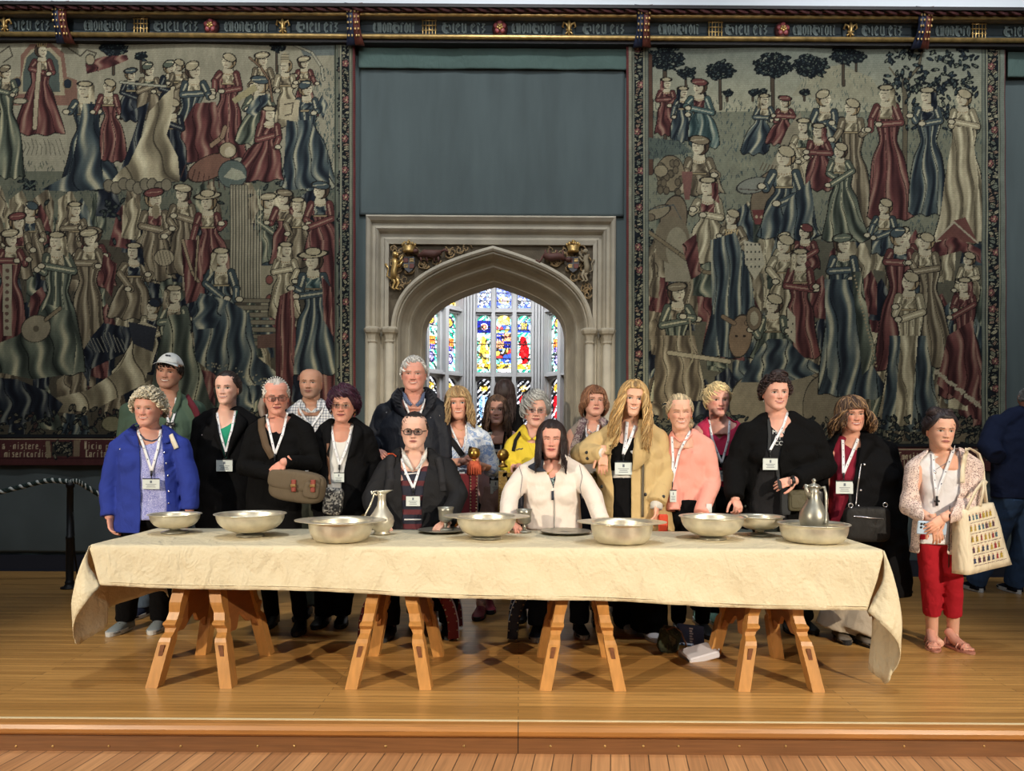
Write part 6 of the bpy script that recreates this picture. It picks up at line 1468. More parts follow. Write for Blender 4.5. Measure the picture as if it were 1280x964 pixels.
def lanyard(p,l,b,r,badge=(20,14),mat=None,card=True,w=.016,bh=None,mid=None,col=None):
    mat=mat or lan_w; first=None
    for s in (l,r):
        if s is None: continue
        pts=path(p,[*s,b] if isinstance(s,list) else [s,b],14,.007); m=MB(); m.ribbon(pts,w,(0,-1,.15),.0015); 
        o=add(p,m,'lanyard' if first is None else 'lanyard_side',mat,first); first=first or o
        if mat is lan_w:
            m=MB(); 
            for k in range(3,len(pts)-2,6): 
                q=[v+Vector((0,-.0035,0)) for v in pts[k:k+3]]; m.ribbon([q[0].lerp(q[1],.2),q[0].lerp(q[1],.75)],w*.3,(0,-1,.15),.0012)
            add(p,m,'printed_marks',lan_b,first)
    e=hit(p,b[0],b[1],.010); m=MB(); m.box((e.x-.006,e.y-.008,e.z-.030),(e.x+.006,e.y,e.z+.004),.002); m.tube([(e.x,e.y-.004,e.z-.028),(e.x,e.y-.006,e.z-.05)],.0035,6); add(p,m,'clip',clip_m,first)
    if card:
        s=p.d/F; w_=badge[0]*s; h_=badge[1]*s; c=Vector((e.x,e.y,e.z-.045)); e2=min(hit(p,b[0]+dx*p.C[2],b[1]+dy*p.C[2]+.045/s*p.C[2],.008).y for dx in (-8,0,8) for dy in (0,10)); y=e2-.006
        m=MB(); m.box((c.x-w_/2,y-.003,c.z-h_),(c.x+w_/2,y+.001,c.z),.0015); bo=add(p,m,'badge',badge_m,None,False)
        m=MB(); m.box((c.x-w_*.06,y-.0042,c.z-h_*.42),(c.x+w_*.06,y-.003,c.z-h_*.20),.0003)
        for k,fw in enumerate((.62,.46,.54)): m.box((c.x-w_*fw/2,y-.0042,c.z-h_*(.56+.13*k)),(c.x+w_*fw/2,y-.003,c.z-h_*(.52+.13*k)),.0003)
        add(p,m,'badge_lettering',badge_t,bo,False); m=MB(); m.box((c.x-w_*.5,y-.004,c.z-h_*.08),(c.x+w_*.5,y-.003,c.z+.001),.0005); add(p,m,'badge_clasp',clip_m,bo,False)
    return first
def strap(p,pts,w,mat,name='strap',top=False,n=12,off=.006,th=.004,own=None,label=None,cat=None):
    q=path(p,pts,n,off); m=MB(); m.ribbon(q,w,(0,-1,.1),th)
    return add(p,m,name,mat)
def glasses(p,mat,w=.025,h=.017,t=.0016,z=.001):
    m=MB(); H=p.H; Yf=-.104
    for s in (-1,1):
        m.tube([H((s*.032+w*math.copysign(abs(math.cos(a))**.75,math.cos(a)),Yf+.004*abs(math.cos(a)),z+h*math.copysign(abs(math.sin(a))**.8,math.sin(a)))) for a in [2*PI*k/20 for k in range(20)]],t*p.hs,6,closed=True)
        m.tube([H((s*(.032+w),Yf+.004,z+h*.35)),H((s*.074,-.08,z+.006)),H((s*.0785,0,z+.004)),H((s*.078,.012,z-.006))],t*p.hs,6)
    m.tube([H((-.009,Yf,z+.006)),H((0,Yf-.002,z+.009)),H((.009,Yf,z+.006))],t*p.hs,6); g=add(p,m,'glasses',mat)
    m=MB()
    for s in (-1,1): m.loft([[H((s*.032+w*.95*math.copysign(abs(math.cos(a))**.75,math.cos(a)),Yf+.002+e,z+h*.95*math.copysign(abs(math.sin(a))**.8,math.sin(a)))) for a in [2*PI*k/20 for k in range(20)]] for e in (0,.001)])
    add(p,m,'lens',lens_m,g); return g
def mk_lens():
    m=M('spectacle_lens',(255,255,255),.02); b=m.node_tree.nodes['Principled BSDF']; b.inputs['Transmission Weight'].default_value=1; b.inputs['IOR'].default_value=1.02; return m
lens_m=mk_lens()
def flap(p,pts,inner,mat,name='lapel',off=.010,th=.004,parent=None):
    # a folded-over piece of cloth (collar leaf, lapel): outer edge pts, inner edge pts, laid on the garment
    n=max(len(pts),len(inner)); m=MB(); A=[hit(p,*q,off=off) for q in pts]; B=[hit(p,*q,off=off+.006) for q in inner]
    rs=[]
    K=10
    for k in range(K+1):
        a=cr(A,k/K) if len(A)>1 else A[0]; b=cr(B,k/K); rs.append([a,b,b+Vector((0,-th,0)),a+Vector((0,-th,0))])
    m.loft(rs); return add(p,m,name,mat,parent)
def buttons(p,pts,mat,r=.006,name='button'):
    for q in pts:
        m=MB(); c=hit(p,*q,off=.004); m.ball(c,(r,r*.5,r),10,6); add(p,m,name,mat)
def earrings(p,mat,r=.006,drop=0):
    for s in (-1,1):
        m=MB(); m.ball(p.H((s*.076,-.002,-.036-drop)),(r*.7,r*.7,r*(1+drop*20)),10,8); add(p,m,'earring',mat)
CA=(110,430,4.01667); CB=(290,430,4.01667); CC=(440,430,4.01667); CD=(600,450,4.3818); CE=(700,450,4.01667); CF_=(840,440,4.01667); CG=(1000,470,3.4429)
def cloth(n,c,**k): 
    k.setdefault('bump',.12); k.setdefault('bscale',160); k.setdefault('fold',.30); k.setdefault('rough',.9); k.setdefault('spec',.25); return M(n,c,**k)
black_c=cloth('black_wool',(13,13,15),spec=.12); black_k=cloth('black_knit',(11,11,12),spec=.12); navy_j=cloth('navy_shell_fabric',(26,30,40),rough=.6); blk_tr=cloth('black_trouser_cloth',(10,10,12),spec=.12)
dk_jean=cloth('dark_denim',(28,36,52)); jean=cloth('blue_denim',(58,84,122)); olive=cloth('olive_trouser_cloth',(52,54,44)); greyj=cloth('faded_denim',(78,92,108))
metal=M('polished_metal',(200,200,205),.25,.9); goldm=M('gold_jewellery',(200,160,80),.3,.9); blkp=M('black_plastic',(16,16,18),.4)
white_sh=M('white_shoe',(205,205,205),.6); blk_sh=M('black_shoe_leather',(16,15,16),.4)
# P1
p=person('bluejacket','person with curly grey hair in a royal blue jacket over a lavender patterned top',CA,4.97,(306,328,(3,2,2)),(308,425),((155,520),(462,510)),
 [(525,165,450),(600,160,460),(750,156,464),(860,148,478),(940,142,492)],
 [dict(name='jacket',mat=cloth('royal_blue_twill',(42,58,142)),off=0,hem=945,cut=[[(228,400),(245,440),(258,520),(262,700),(258,960),(398,960),(392,760),(382,600),(372,480),(385,400)]],extra=[([(250,430),(200,480)],[.04,.045]),([(365,430),(410,475)],[.04,.045])]),
  dict(name='patterned_top',mat=pattern_mat('lavender_sprig_cloth','noise',[(86,92,176),(176,180,224),(86,92,176),(200,204,236)],60),off=-.02,hem=880,sleeve=0,cut=[[(240,380),(262,470),(320,505),(368,470),(385,380)]])],
 [dict(p=[(150,525),(105,720,.02),(108,865,.06)],r=(.062,.060,.055),hand=('relax',(120,960,.08),(-1,0,.1),-1)),dict(p=[(470,515),(512,700,.02),(510,830,.03)],r=(.062,.060,.052),hand=('relax',(500,900,.05),(1,-.3,0),1))],
 hd=dict(wid=1.06,smile=1,teeth=.8,eye=.6,blush=.9,age=.7,brow=(170,140,110),lip=(190,90,90)),hair=dict(col=(206,196,172),kind='curly',vol=.024,line=(47,96,118),n=420),skin=(218,164,146),feet=[(157,788),(200.5,786)],legs=dict(mat=blk_tr),shoes=dict(mat=M('grey_running_mesh',(120,128,130),.8),sole=M('pale_sole',(190,190,186),.7),lace=M('dark_laces',(40,44,50),.8)),bust=.02,neckr=.055)
flap(p,[(228,402),(185,455),(215,500)],[(238,415),(250,470),(256,520)],MATS['royal_blue_twill'],'collar'); flap(p,[(375,405),(425,450),(410,495)],[(368,420),(375,455),(380,500)],MATS['royal_blue_twill'],'collar')
lanyard(p,[(245,420),(278,510)],(320,640),[(365,430),(352,520)],(21,13),w=.017); buttons(p,[(160,528),(383,545),(392,600),(400,662),(404,740),(404,800)],metal,.006)
strap(p,[(415,455),(430,490),(445,525)],.03,M('cream_bag_strap',(214,206,186),.7),'shoulder_strap')
m=MB(); m.tube(path(p,[(262,455),(285,480),(320,488),(350,478),(368,455)],6,.006),.0045,6); add(p,m,'necklace',M('steel_beads',(70,80,100),.35,.6)); earrings(p,metal)
# P2
p=person('cap','person in a white baseball cap and green polo shirt with a burgundy strap',CA,5.52,(408,143,(8,4,6)),(408,265),((235,350),(520,335)),
 [(385,205,545),(500,195,555),(650,200,545),(900,210,530)],
 [dict(name='polo_shirt',mat=cloth('green_pique',(74,94,80)),off=0,hem=880,sleeve=.55,cut=[[(362,215),(372,262),(392,330),(412,385),(425,330),(442,262),(455,215)]],extra=[([(365,262),(380,290)],[.035,.03]),([(450,262),(438,290)],[.035,.03])])],
 [dict(p=[(215,345),(190,550),(200,750)],r=(.075,.068,.05),hand=('relax',(205,850),(-1,0,0),-1)),dict(p=[(540,335),(565,540),(555,740)],r=(.075,.068,.05),hand=('relax',(550,850),(1,0,0),1))],
 hd=dict(wid=1.04,jaw=1.10,smile=.7,teeth=1,eye=.45,blush=.5,age=.3,brow=(44,34,30),beard=.22),hair=dict(col=(40,30,26),kind='short',vol=.008,line=(62,100,124),n=260),skin=(206,156,134),feet=[(179,770),(242,764)],legs=dict(mat=greyj),shoes=dict(mat=cloth('navy_trainer',(24,30,50)),sole=white_sh),dr=.62,neckr=.062,hs=1.03)
m=MB(); H=p.H; rings=[]
for j in range(10):
    th=1.32*j/9+.01; rings.append([H(scalp(th*(.90-.12*math.cos(a)),a,.022-.008*j/9)) for a in [2*PI*k/36 for k in range(36)]])
rings.append([H(scalp(1.30*(.90-.12*math.cos(a)),a,.008)) for a in [2*PI*k/36 for k in range(36)]]); m.loft(rings[::1],cap=False); cp=add(p,m,'cap',cloth('white_cotton_twill',(222,226,226)))
m=MB(); A_=[];B_=[]
for k in range(15):
    a=-1.0+2.0*k/14; b=scalp(1.34*(.90-.12*math.cos(a)),a,.013); A_.append(b); B_.append(b+Vector((math.sin(a)*.012,-.062*math.cos(a)**.6-.004,-.006-.016*math.sin(a)**2)))
m.loft([[H(v) for v in A_]+[H(v+Vector((0,0,.003))) for v in A_[::-1]],[H(v) for v in B_]+[H(v+Vector((0,0,.003))) for v in B_[::-1]]]); add(p,m,'cap_brim',MATS['white_cotton_twill'],cp)
m=MB(); c=H((0,0,.128)); m.ball(c,(.008,.008,.004),8,5)
for k in (-2,-1,0,1,2): 
    b=H(scalp(.62,k*.12,.0235)); m.ball(b,(.004,.002,.007),6,4)
add(p,m,'cap_embroidery',cloth('dark_thread',(60,60,70)),cp)
flap(p,[(352,225),(330,290),(372,345)],[(366,240),(375,290),(395,335)],MATS['green_pique'],'collar'); flap(p,[(462,225),(470,280),(438,350)],[(450,240),(442,285),(420,340)],MATS['green_pique'],'collar')
lanyard(p,[(378,275),(392,340)],(412,425),[(442,270),(438,340)],(16,12),card=False); strap(p,[(492,262),(512,290),(535,325),(556,375),(562,430)],.045,cloth('burgundy_webbing',(92,34,46)),'backpack_strap')
m=MB()
for s in (-1,1): m.ball(hit(p,412+s*14,405,.012),(.020,.006,.018),12,8)
m.tube([hit(p,398,400,.014),hit(p,412,396,.018),hit(p,426,400,.014)],.003,6); m.tube([hit(p,424,408,.014),hit(p,430,440,.012)],.003,6); add(p,m,'sunglasses',blkp)
# P3
p=person('darkhair','person with dark side-swept hair in a black coat and green top',CA,5.33,(700,228,(0,0,0)),(698,335),((580,400),(812,392)),
 [(440,560,835),(600,545,845),(750,540,840),(930,545,835)],
 [dict(name='coat',mat=black_c,off=0,hem=925,cut=[[(640,330),(645,380),(662,480),(692,600),(705,470),(738,400),(750,330)]],extra=[([(650,350),(600,370)],[.045,.05]),([(745,350),(790,370)],[.045,.05])]),
  dict(name='green_top',mat=cloth('emerald_jersey',(40,140,110)),off=-.02,hem=900,sleeve=0,cut=[[(640,320),(650,375),(690,402),(735,380),(750,320)]])],
 [dict(p=[(570,405),(532,620),(555,820,.05)],r=(.062,.058,.050),hand=('relax',(575,905,.08),(-1,0,0),-1)),dict(p=[(822,400),(850,600),(840,800)],r=(.062,.056,.046),hand=('relax',(838,890),(1,0,0),1))],
 hd=dict(wid=.96,jaw=.9,smile=.8,teeth=.7,eye=1,blush=.35,age=.05,brow=(40,28,24),lip=(180,80,84)),hair=dict(col=(44,32,30),kind='back',vol=.012,line=(36,88,128),n=230,part=.8,buns=[(0,.085,-.03,.035)]),skin=(226,180,162),feet=[(278,765),(299,763)],legs=dict(mat=blk_tr),shoes=dict(mat=blk_sh,high=.1))
flap(p,[(640,345),(590,400),(655,500),(690,590)],[(642,370),(650,420),(668,500),(692,590)],black_c,'lapel'); flap(p,[(752,345),(800,395),(750,480),(695,590)],[(748,365),(735,420),(712,480),(694,590)],black_c,'lapel')
lanyard(p,[(648,345),(662,440)],(692,545),[(740,335),(722,430)],(20,15)); buttons(p,[(572,457)],metal,.005)
# P4
p=person('greyhair','person with slicked grey hair and glasses in black, arms crossed over a brown bag',CB,5.0,(222,268,(20,8,-2)),(228,372),((128,440),(345,425)),
 [(480,100,375),(600,95,372),(720,78,345),(900,66,350),(1100,60,360)],
 [dict(name='dress',mat=black_k,off=0,hem=1095,cut=[[(165,340),(172,372),(205,420),(240,458),(262,420),(298,365),(300,335)]])],
 [dict(p=[(120,445),(62,620,.06),(215,655,.22)],r=(.064,.056,.044),hand=('relax',(325,655,.24),(.1,-.8,.5),-1)),dict(p=[(358,435),(412,600,.06),(262,595,.24)],r=(.064,.056,.042),hand=('relax',(185,650,.26),(0,-.8,.6),1))],
 hd=dict(wid=.98,smile=.1,eye=.35,blush=.7,age=.9,brow=(120,100,90),lip=(176,96,96)),hair=dict(col=(196,190,182),kind='back',vol=.007,line=(40,96,130),n=260,len=0,buns=[]),skin=(212,152,134),feet=[(340,782),(376,788)],legs=dict(mat=blk_tr,name='leggings',w=(.09,.06,.05)),shoes=dict(mat=blk_sh,high=.06),bust=.02)
glasses(p,M('tortoise_frames',(70,44,34),.3)); m=MB(); H=p.H
pts=[H(scalp(1.0 if 0 else .78*1.0,0,.014).lerp(Vector((0,0,0)),0)) for _ in ()]
pts=[H(Vector((.088*math.sin(a),.012-.02*abs(math.sin(a)),.010+.118*math.cos(a)))) for a in [-1.55+3.1*k/20 for k in range(21)]]; m.tube(pts,.0065,8); hb=add(p,m,'headband',blkp); m=MB(); [m.ball(q+Vector((0,-.006,.002)),.0042,6,4) for q in pts[2:-2]]; add(p,m,'pearl_beads',M('pearl',(230,230,225),.2),hb)
m=MB(); m.tube([H((-.07,.07,-.02)),H((-.085,.085,-.07)),H((-.08,.06,-.12)),H((-.075,.03,-.15))],[.028,.03,.024,.006],10); add(p,m,'hair_tail',M('grey_brown_hair',(120,108,98),.6,var=.3,vscale=40,aniso=(1,1,.2)))
lanyard(p,[(172,355),(190,440)],(216,555),[(278,345),(255,450)],None,card=False); bagm=cloth('taupe_canvas',(96,84,68)); strap(p,[(148,372),(150,430),(170,510),(205,572)],.045,cloth('taupe_webbing',(92,76,60)),'bag_strap')
bc=p.W(330,715,.22); root=empty('messenger_bag',bc,'taupe canvas bag with tan buckles held by the grey-haired woman in black','bag'); R=Matrix.Rotation(.14,3,'Y')
def superell(m,c,s,e=.45,R=None,n=28,k=14):
    rings=[]
    for j in range(k+1):
        v=-PI/2+PI*j/k; v=max(min(v,PI/2-.02),-PI/2+.02); cv=math.copysign(abs(math.cos(v))**e,math.cos(v)); sv=math.copysign(abs(math.sin(v))**e,math.sin(v)); ring=[]
        for i in range(n):
            u=2*PI*i/n; q=Vector((s[0]*cv*math.copysign(abs(math.cos(u))**e,math.cos(u)),s[1]*cv*math.copysign(abs(math.sin(u))**e,math.sin(u)),s[2]*sv)); 
            if R is not None: q=R@q
            ring.append(q+Vector(c))
        rings.append(ring)
    m.loft(rings)
m=MB(); superell(m,(0,0,0),(.175,.055,.10),.55,R); m.build('bag_body',bagm,root,True); m=MB(); superell(m,(-.01,-.028,.035),(.165,.036,.062),.5,R); m.build('bag_flap',bagm,root,True); m=MB(); superell(m,(.10,-.05,-.02),(.05,.022,.05),.5,R); m.build('bag_pocket',bagm,root,True)
for x_ in (-.005,.115):
    m=MB(); m.box((x_-.014,-.085 if x_>.1 else -.076,-.03),(x_+.014,-.06,.045),.004); s_=m.build('buckle_strap',M('russet_leather',(128,52,38),.5),root); m=MB(); m.box((x_-.018,-.092 if x_>.1 else -.084,.0),(x_+.018,-.07,.018),.003); m.build('buckle',M('aged_brass',(140,110,70),.4,.8),s_)
# P5
p=person('bald','bald person in a grey checked shirt standing behind the others',CB,5.78,(397,203,(2,-2,0)),(396,295),((318,345),(476,345)),
 [(390,292,500),(550,285,505),(800,290,500)],
 [dict(name='checked_shirt',mat=pattern_mat('small_grey_check','check',[(206,208,210),(150,156,168),(84,92,110)],48),off=0,hem=780,cut=[[(360,260),(372,310),(397,350),(425,310),(435,260)]])],
 [dict(p=[(312,350),(290,550),(300,740)],r=(.064,.056,.05)),dict(p=[(482,350),(505,550),(500,740)],r=(.064,.056,.05))],
 hd=dict(wid=1.02,jaw=1.1,smile=.35,eye=.55,blush=.25,age=.4,brow=(30,24,22),beard=.55,scalp=.45,lip=(150,92,84)),skin=(186,142,120),feet=[(382,771),(404,771)],legs=dict(mat=olive),shoes=dict(mat=blk_sh),neckr=.062,hs=1.02)
for a,b in (([(352,285),(340,320),(378,345)],[(366,300),(372,325),(392,345)]),([(440,285),(455,318),(418,345)],[(428,300),(424,325),(402,345)])): flap(p,a,b,MATS['small_grey_check'],'collar')
m=MB(); m.tube([hit(p,378,325,.0),hit(p,397,345,.004),hit(p,420,325,.0)],.012,8,flat=.5); add(p,m,'undershirt',white_sh); lanyard(p,[(335,295),(345,340)],(398,420),[(462,295),(450,340)],None,card=False)
# P6
p=person('purple','person with short plum-dyed hair and round glasses in a black coat and white tee',CB,5.1,(560,312,(2,2,2)),(555,412),((460,465),(655,445)),
 [(500,435,680),(640,428,690),(800,425,685),(980,425,670),(1120,430,660)],
 [dict(name='coat',mat=black_c,off=0,hem=1115,cut=[[(497,395),(490,500),(482,620),(470,900),(540,900),(548,720),(570,600),(600,480),(612,395)]],extra=[([(500,410),(465,440)],[.05,.055]),([(610,405),(640,430)],[.05,.055])]),
  dict(name='tee',mat=cloth('white_cotton',(208,208,206)),off=-.02,hem=800,sleeve=0,cut=[[(505,385),(515,430),(550,448),(590,430),(602,385)]])],
 [dict(p=[(450,470),(425,640),(440,840)],r=(.06,.056,.05)),dict(p=[(665,455),(715,600,-.05),(660,790)],r=(.062,.06,.052))],
 hd=dict(wid=1.0,smile=.15,eye=.75,blush=.5,age=.8,brow=(90,64,56),lip=(166,84,84)),hair=dict(col=(58,26,46),kind='short',vol=.03,line=(52,104,128),n=420,sweep=.5,fly=14),skin=(204,148,128),feet=[(405,780),(428,779)],legs=dict(mat=blk_tr),shoes=dict(mat=blk_sh))
glasses(p,M('thin_gold_wire',(180,160,130),.3,.8),w=.023,h=.015,t=.0010); lanyard(p,[(500,425),(515,520)],(540,610),[(600,430),(572,530)],(13,12)); earrings(p,goldm,.005,.015)
flap(p,[(498,400),(455,450),(478,560)],[(500,425),(495,500),(485,570)],black_c,'lapel'); flap(p,[(612,398),(655,440),(610,560)],[(608,425),(598,500),(575,580)],black_c,'lapel')
strap(p,[(482,500),(484,600),(492,705)],.017,M('tan_leather_strap',(110,76,56),.5),'bag_strap'); bc=p.W(508,790,.17); m=MB(); superell(m,(0,0,0),(.062,.03,.088),.4,Matrix.Rotation(.10,3,'Y')); o=m.build('handbag',pattern_mat('snakeskin_print','voronoi',[(38,38,40),(120,120,118),(60,60,62),(170,168,160)],90,.45),None,True); o.location=bc; tag(o,'small snakeskin-print bag hanging in front of the plum-haired woman','bag')
# P7
p=person('tallman','tall grey-haired person in a dark hooded jacket and blue checked shirt',CC,5.55,(311,158,(4,0,0)),(312,262),((170,345),(425,325)),
 [(420,130,452),(600,120,455),(760,120,455),(1000,130,440)],
 [dict(name='jacket',mat=navy_j,off=.004,hem=990,cut=[[(255,225),(262,290),(285,380),(310,620),(340,390),(358,290),(368,225)]],extra=[([(255,250),(215,300),(240,340)],[.05,.055,.045]),([(370,250),(410,300),(385,340)],[.05,.055,.045])]),
  dict(name='checked_shirt',mat=pattern_mat('blue_micro_check','check',[(78,92,122),(58,70,104),(150,160,180)],70),off=-.02,hem=900,sleeve=0,cut=[[(262,220),(285,280),(312,305),(340,280),(360,220)]])],
 [dict(p=[(160,350),(105,500,-.02),(95,540,.34)],r=(.070,.064,.055),hand=('relax',(172,548,.42),(0,-.6,.8),-1,),hsz=1.0),dict(p=[(432,335),(465,520),(455,720)],r=(.070,.062,.052))],
 hd=dict(wid=1.0,jaw=1.12,smile=.9,teeth=.5,eye=.6,blush=.8,age=.6,brow=(150,140,130),lip=(176,96,90)),hair=dict(col=(196,196,194),kind='short',vol=.013,line=(40,88,122),n=420,sweep=.3),skin=(212,154,138),feet=[(485,780),(520,780)],legs=dict(mat=dk_jean),shoes=dict(mat=blk_sh),neckr=.066,hs=1.08)
lanyard(p,[(258,265),(272,310)],(312,420),[(366,275),(345,345)],None,card=False)
for a,b in (([(255,240),(262,285),(292,315)],[(270,250),(285,280),(305,305)]),([(366,240),(360,290),(330,318)],[(352,250),(340,282),(318,306)])): flap(p,a,b,MATS['blue_micro_check'],'shirt_collar',.016)
flap(p,[(232,218),(196,262),(205,330),(285,385)],[(250,240),(250,290),(268,340),(298,400)],navy_j,'jacket_collar',.02); flap(p,[(385,218),(428,258),(400,330),(345,385)],[(372,240),(375,290),(355,350),(330,400)],navy_j,'jacket_collar',.02)
buttons(p,[(172,345),(395,370),(440,360)],metal,.005)
# P8 seated
p=person('seated_man','seated person with dark-framed glasses in a black jacket and striped polo, behind the jug',CC,4.98,(314,440,(2,3,0)),(312,552),((188,620),(455,610)),
 [(680,140,500),(760,130,510),(850,135,520),(935,140,525)],
 [dict(name='jacket',mat=cloth('black_softshell',(22,22,25),rough=.75),off=0,cut=[[(248,500),(243,580),(246,700),(256,960),(352,960),(352,800),(362,700),(385,600),(378,500)]],extra=[([(240,560),(205,600)],[.05,.06]),([(385,555),(420,600)],[.05,.06])]),
  dict(name='striped_polo',mat=pattern_mat('navy_maroon_stripe','stripe',[(26,28,44),(84,30,36)],11),off=-.02,sleeve=0,cut=[[(255,500),(290,600),(308,640),(330,600),(372,500)]])],
 [dict(p=[(175,630),(100,770,.10),(130,900,.26)],r=(.068,.066,.055),hand=('relax',(190,925,.34),(0,-.2,1),-1)),dict(p=[(468,620),(535,760,.10),(480,890,.26)],r=(.068,.064,.055),hand=('relax',(420,925,.34),(0,-.2,1),1))],
 hd=dict(wid=1.04,jaw=1.1,smile=-.05,eye=.9,blush=.35,age=.15,brow=(50,38,34),lip=(176,104,100)),hair=dict(col=(40,30,30),kind='short',vol=.009,line=(30,84,124),dl=10,n=300,sweep=.12),skin=(222,178,160),feet=[(487,795),(560,792)],legs=dict(mat=blk_tr),shoes=dict(mat=blk_sh),seated=1,neckr=.06,dr=.56)
glasses(p,M('black_acetate',(20,18,20),.3),w=.026,h=.0175,t=.0026)
for a,b in (([(248,520),(258,585),(302,640)],[(262,535),(290,590),(308,632)]),([(376,520),(372,580),(325,630)],[(364,540),(345,590),(318,628)])): flap(p,a,b,cloth('white_piping_collar',(208,208,206)),'polo_collar',.014)
lanyard(p,[(250,575),(272,650)],(308,725),[(358,560),(332,650)],(17,13)); 
for x0,y0,x1,y1 in ((262,652,272,652),(262,882,350,882),(262,655,330,648)): m=MB(); m.ribbon([hit(p,x0+(x1-x0)*k/6,y0+(y1-y0)*k/6,.004) for k in range(7)],.008,(0,-1,0),.001); add(p,m,'white_stripe',white_sh)
strap(p,[(200,560),(190,620),(195,680),(180,740)],.052,cloth('charcoal_padded_strap',(32,32,36),rough=.7),'backpack_strap'); strap(p,[(430,570),(448,630),(455,700),(460,740)],.045,MATS['charcoal_padded_strap'],'backpack_strap')
m=MB(); m.ribbon(path(p,[(178,552),(205,552),(222,565)],5,.014),.008,(0,-1,0),.002); add(p,m,'orange_piping',M('orange_piping',(210,84,40),.6))
# P9
p=person('floral','person with shoulder-length blonde hair in a blue and white patterned blouse, by the red chair',CC,5.62,(533,300,(4,2,-3)),(532,405),((432,470),(645,465)),
 [(520,412,640),(620,425,632),(760,430,625),(1000,420,630)],
 [dict(name='blouse',mat=pattern_mat('blue_white_tie_dye','noise',[(106,140,196),(220,228,238),(116,150,204),(226,232,240)],15),off=0,hem=900,sleeve=.62,cut=[[(478,390),(505,440),(542,520),(555,530),(565,470),(575,390)]],wr=.006)],
 [dict(p=[(424,478),(462,600,.04),(560,590,.20)],r=(.066,.064,.04),ar=(.046,.038,.028),hand=('curl',(605,565,.22),(-.2,-.9,.4),-1)),dict(p=[(655,475),(705,630,.06),(640,610,.20)],r=(.066,.064,.04),ar=(.046,.038,.028),hand=('curl',(592,560,.24),(.2,-.9,.3),1))],
 hd=dict(wid=.97,smile=.8,teeth=.7,eye=.9,blush=.6,age=.3,brow=(120,92,66),lip=(190,96,92),iris=(70,86,100)),hair=dict(col=(164,132,92),tip=(206,178,132),kind='long',vol=.014,line=(50,92,130),n=330,len=.17,wave=.009,out=.014,bangs=.018,fwd=.02,part=0),skin=(216,160,138),feet=[(540,776),(560,778)],legs=dict(mat=blk_tr),shoes=dict(mat=white_sh),hs=1.03)
lanyard(p,[(490,405),(520,470)],(560,560),[(572,408),(574,470)],None,card=False,w=.013); strap(p,[(432,408),(470,450),(515,505),(556,562)],.042,cloth('black_webbing',(24,24,26)),'crossbody_strap')
m=MB(); m.box((-.04,-.006,-.02),(.04,.006,.06),.004); o=m.build('phone',blkp); o.location=p.W(606,560,.20)+Vector((0,.0,0)); o.rotation_euler=(.3,.25,0); tag(o,'dark phone held above the brass ball on the red chair','phone')
earrings(p,metal,.004,.01); m=MB(); m.ball(hit(p,548,435,.003),.004,8,5); m.tube(path(p,[(508,405),(530,430),(548,436),(565,425),(575,405)],5,.002),.001,5); add(p,m,'necklace',goldm)
# P10
p=person('gridtop','person with long brown hair in a black and white grid top and black lanyard',CC,6.0,(727,336,(0,0,0)),(733,440),((668,490),(812,485)),
 [(540,668,812),(700,662,818),(930,660,825)],
 [dict(name='cardigan',mat=cloth('dusty_pink_knit',(186,150,150)),off=.004,hem=900,cut=[[(650,420),(672,470),(690,700),(690,960),(790,960),(795,700),(800,470),(815,420)]]),dict(name='grid_top',mat=pattern_mat('grid_check','check',[(24,24,28),(200,202,205),(220,222,224)],15),off=-.012,hem=920,sleeve=.4,cut=[[(690,410),(712,458),(735,470),(762,458),(785,410)]])],
 [dict(p=[(662,495),(640,680),(650,860)],r=(.058,.05,.045)),dict(p=[(818,490),(838,680),(830,860)],r=(.058,.05,.045))],
 hd=dict(wid=1.0,smile=.7,teeth=.3,eye=.8,blush=.45,age=.2,brow=(70,52,42)),hair=dict(col=(88,66,54),tip=(120,92,72),kind='long',vol=.012,line=(46,92,130),n=300,len=.22,wave=.006,out=.018,fwd=.01,part=.3),skin=(214,164,146),feet=[(601,770),(611,762)],legs=dict(mat=cloth('bare_tone_tights',(150,120,110)),w=(.08,.05,.035)),shoes=dict(mat=cloth('rose_pump',(130,40,56),rough=.5)),hs=1.0)
lanyard(p,[(690,450),(702,560)],(722,650),[(770,440),(752,560)],(13,18),mat=black_c)
# P11 back turned
p=person('backturned','person with long dark hair seen from behind in the doorway, wearing black',CC,7.0,(766,248,(0,0,0)),(766,330),((715,340),(822,335)),
 [(390,705,835),(600,705,835),(900,700,838)],
 [dict(name='coat',mat=black_c,off=0,hem=1060)],
 [dict(p=[(712,345),(700,500),(705,640)],r=(.06,.054,.05)),dict(p=[(828,345),(838,500),(835,640)],r=(.06,.054,.05))],
 hair=dict(col=(52,36,34),kind='long',vol=.014,line=(46,92,130),n=260,len=.24,wave=.005,out=.01,facew=.7),skin=(214,164,146),back=1,feet=[(625,738),(636,738)],legs=dict(mat=blk_tr),shoes=dict(mat=blk_sh))
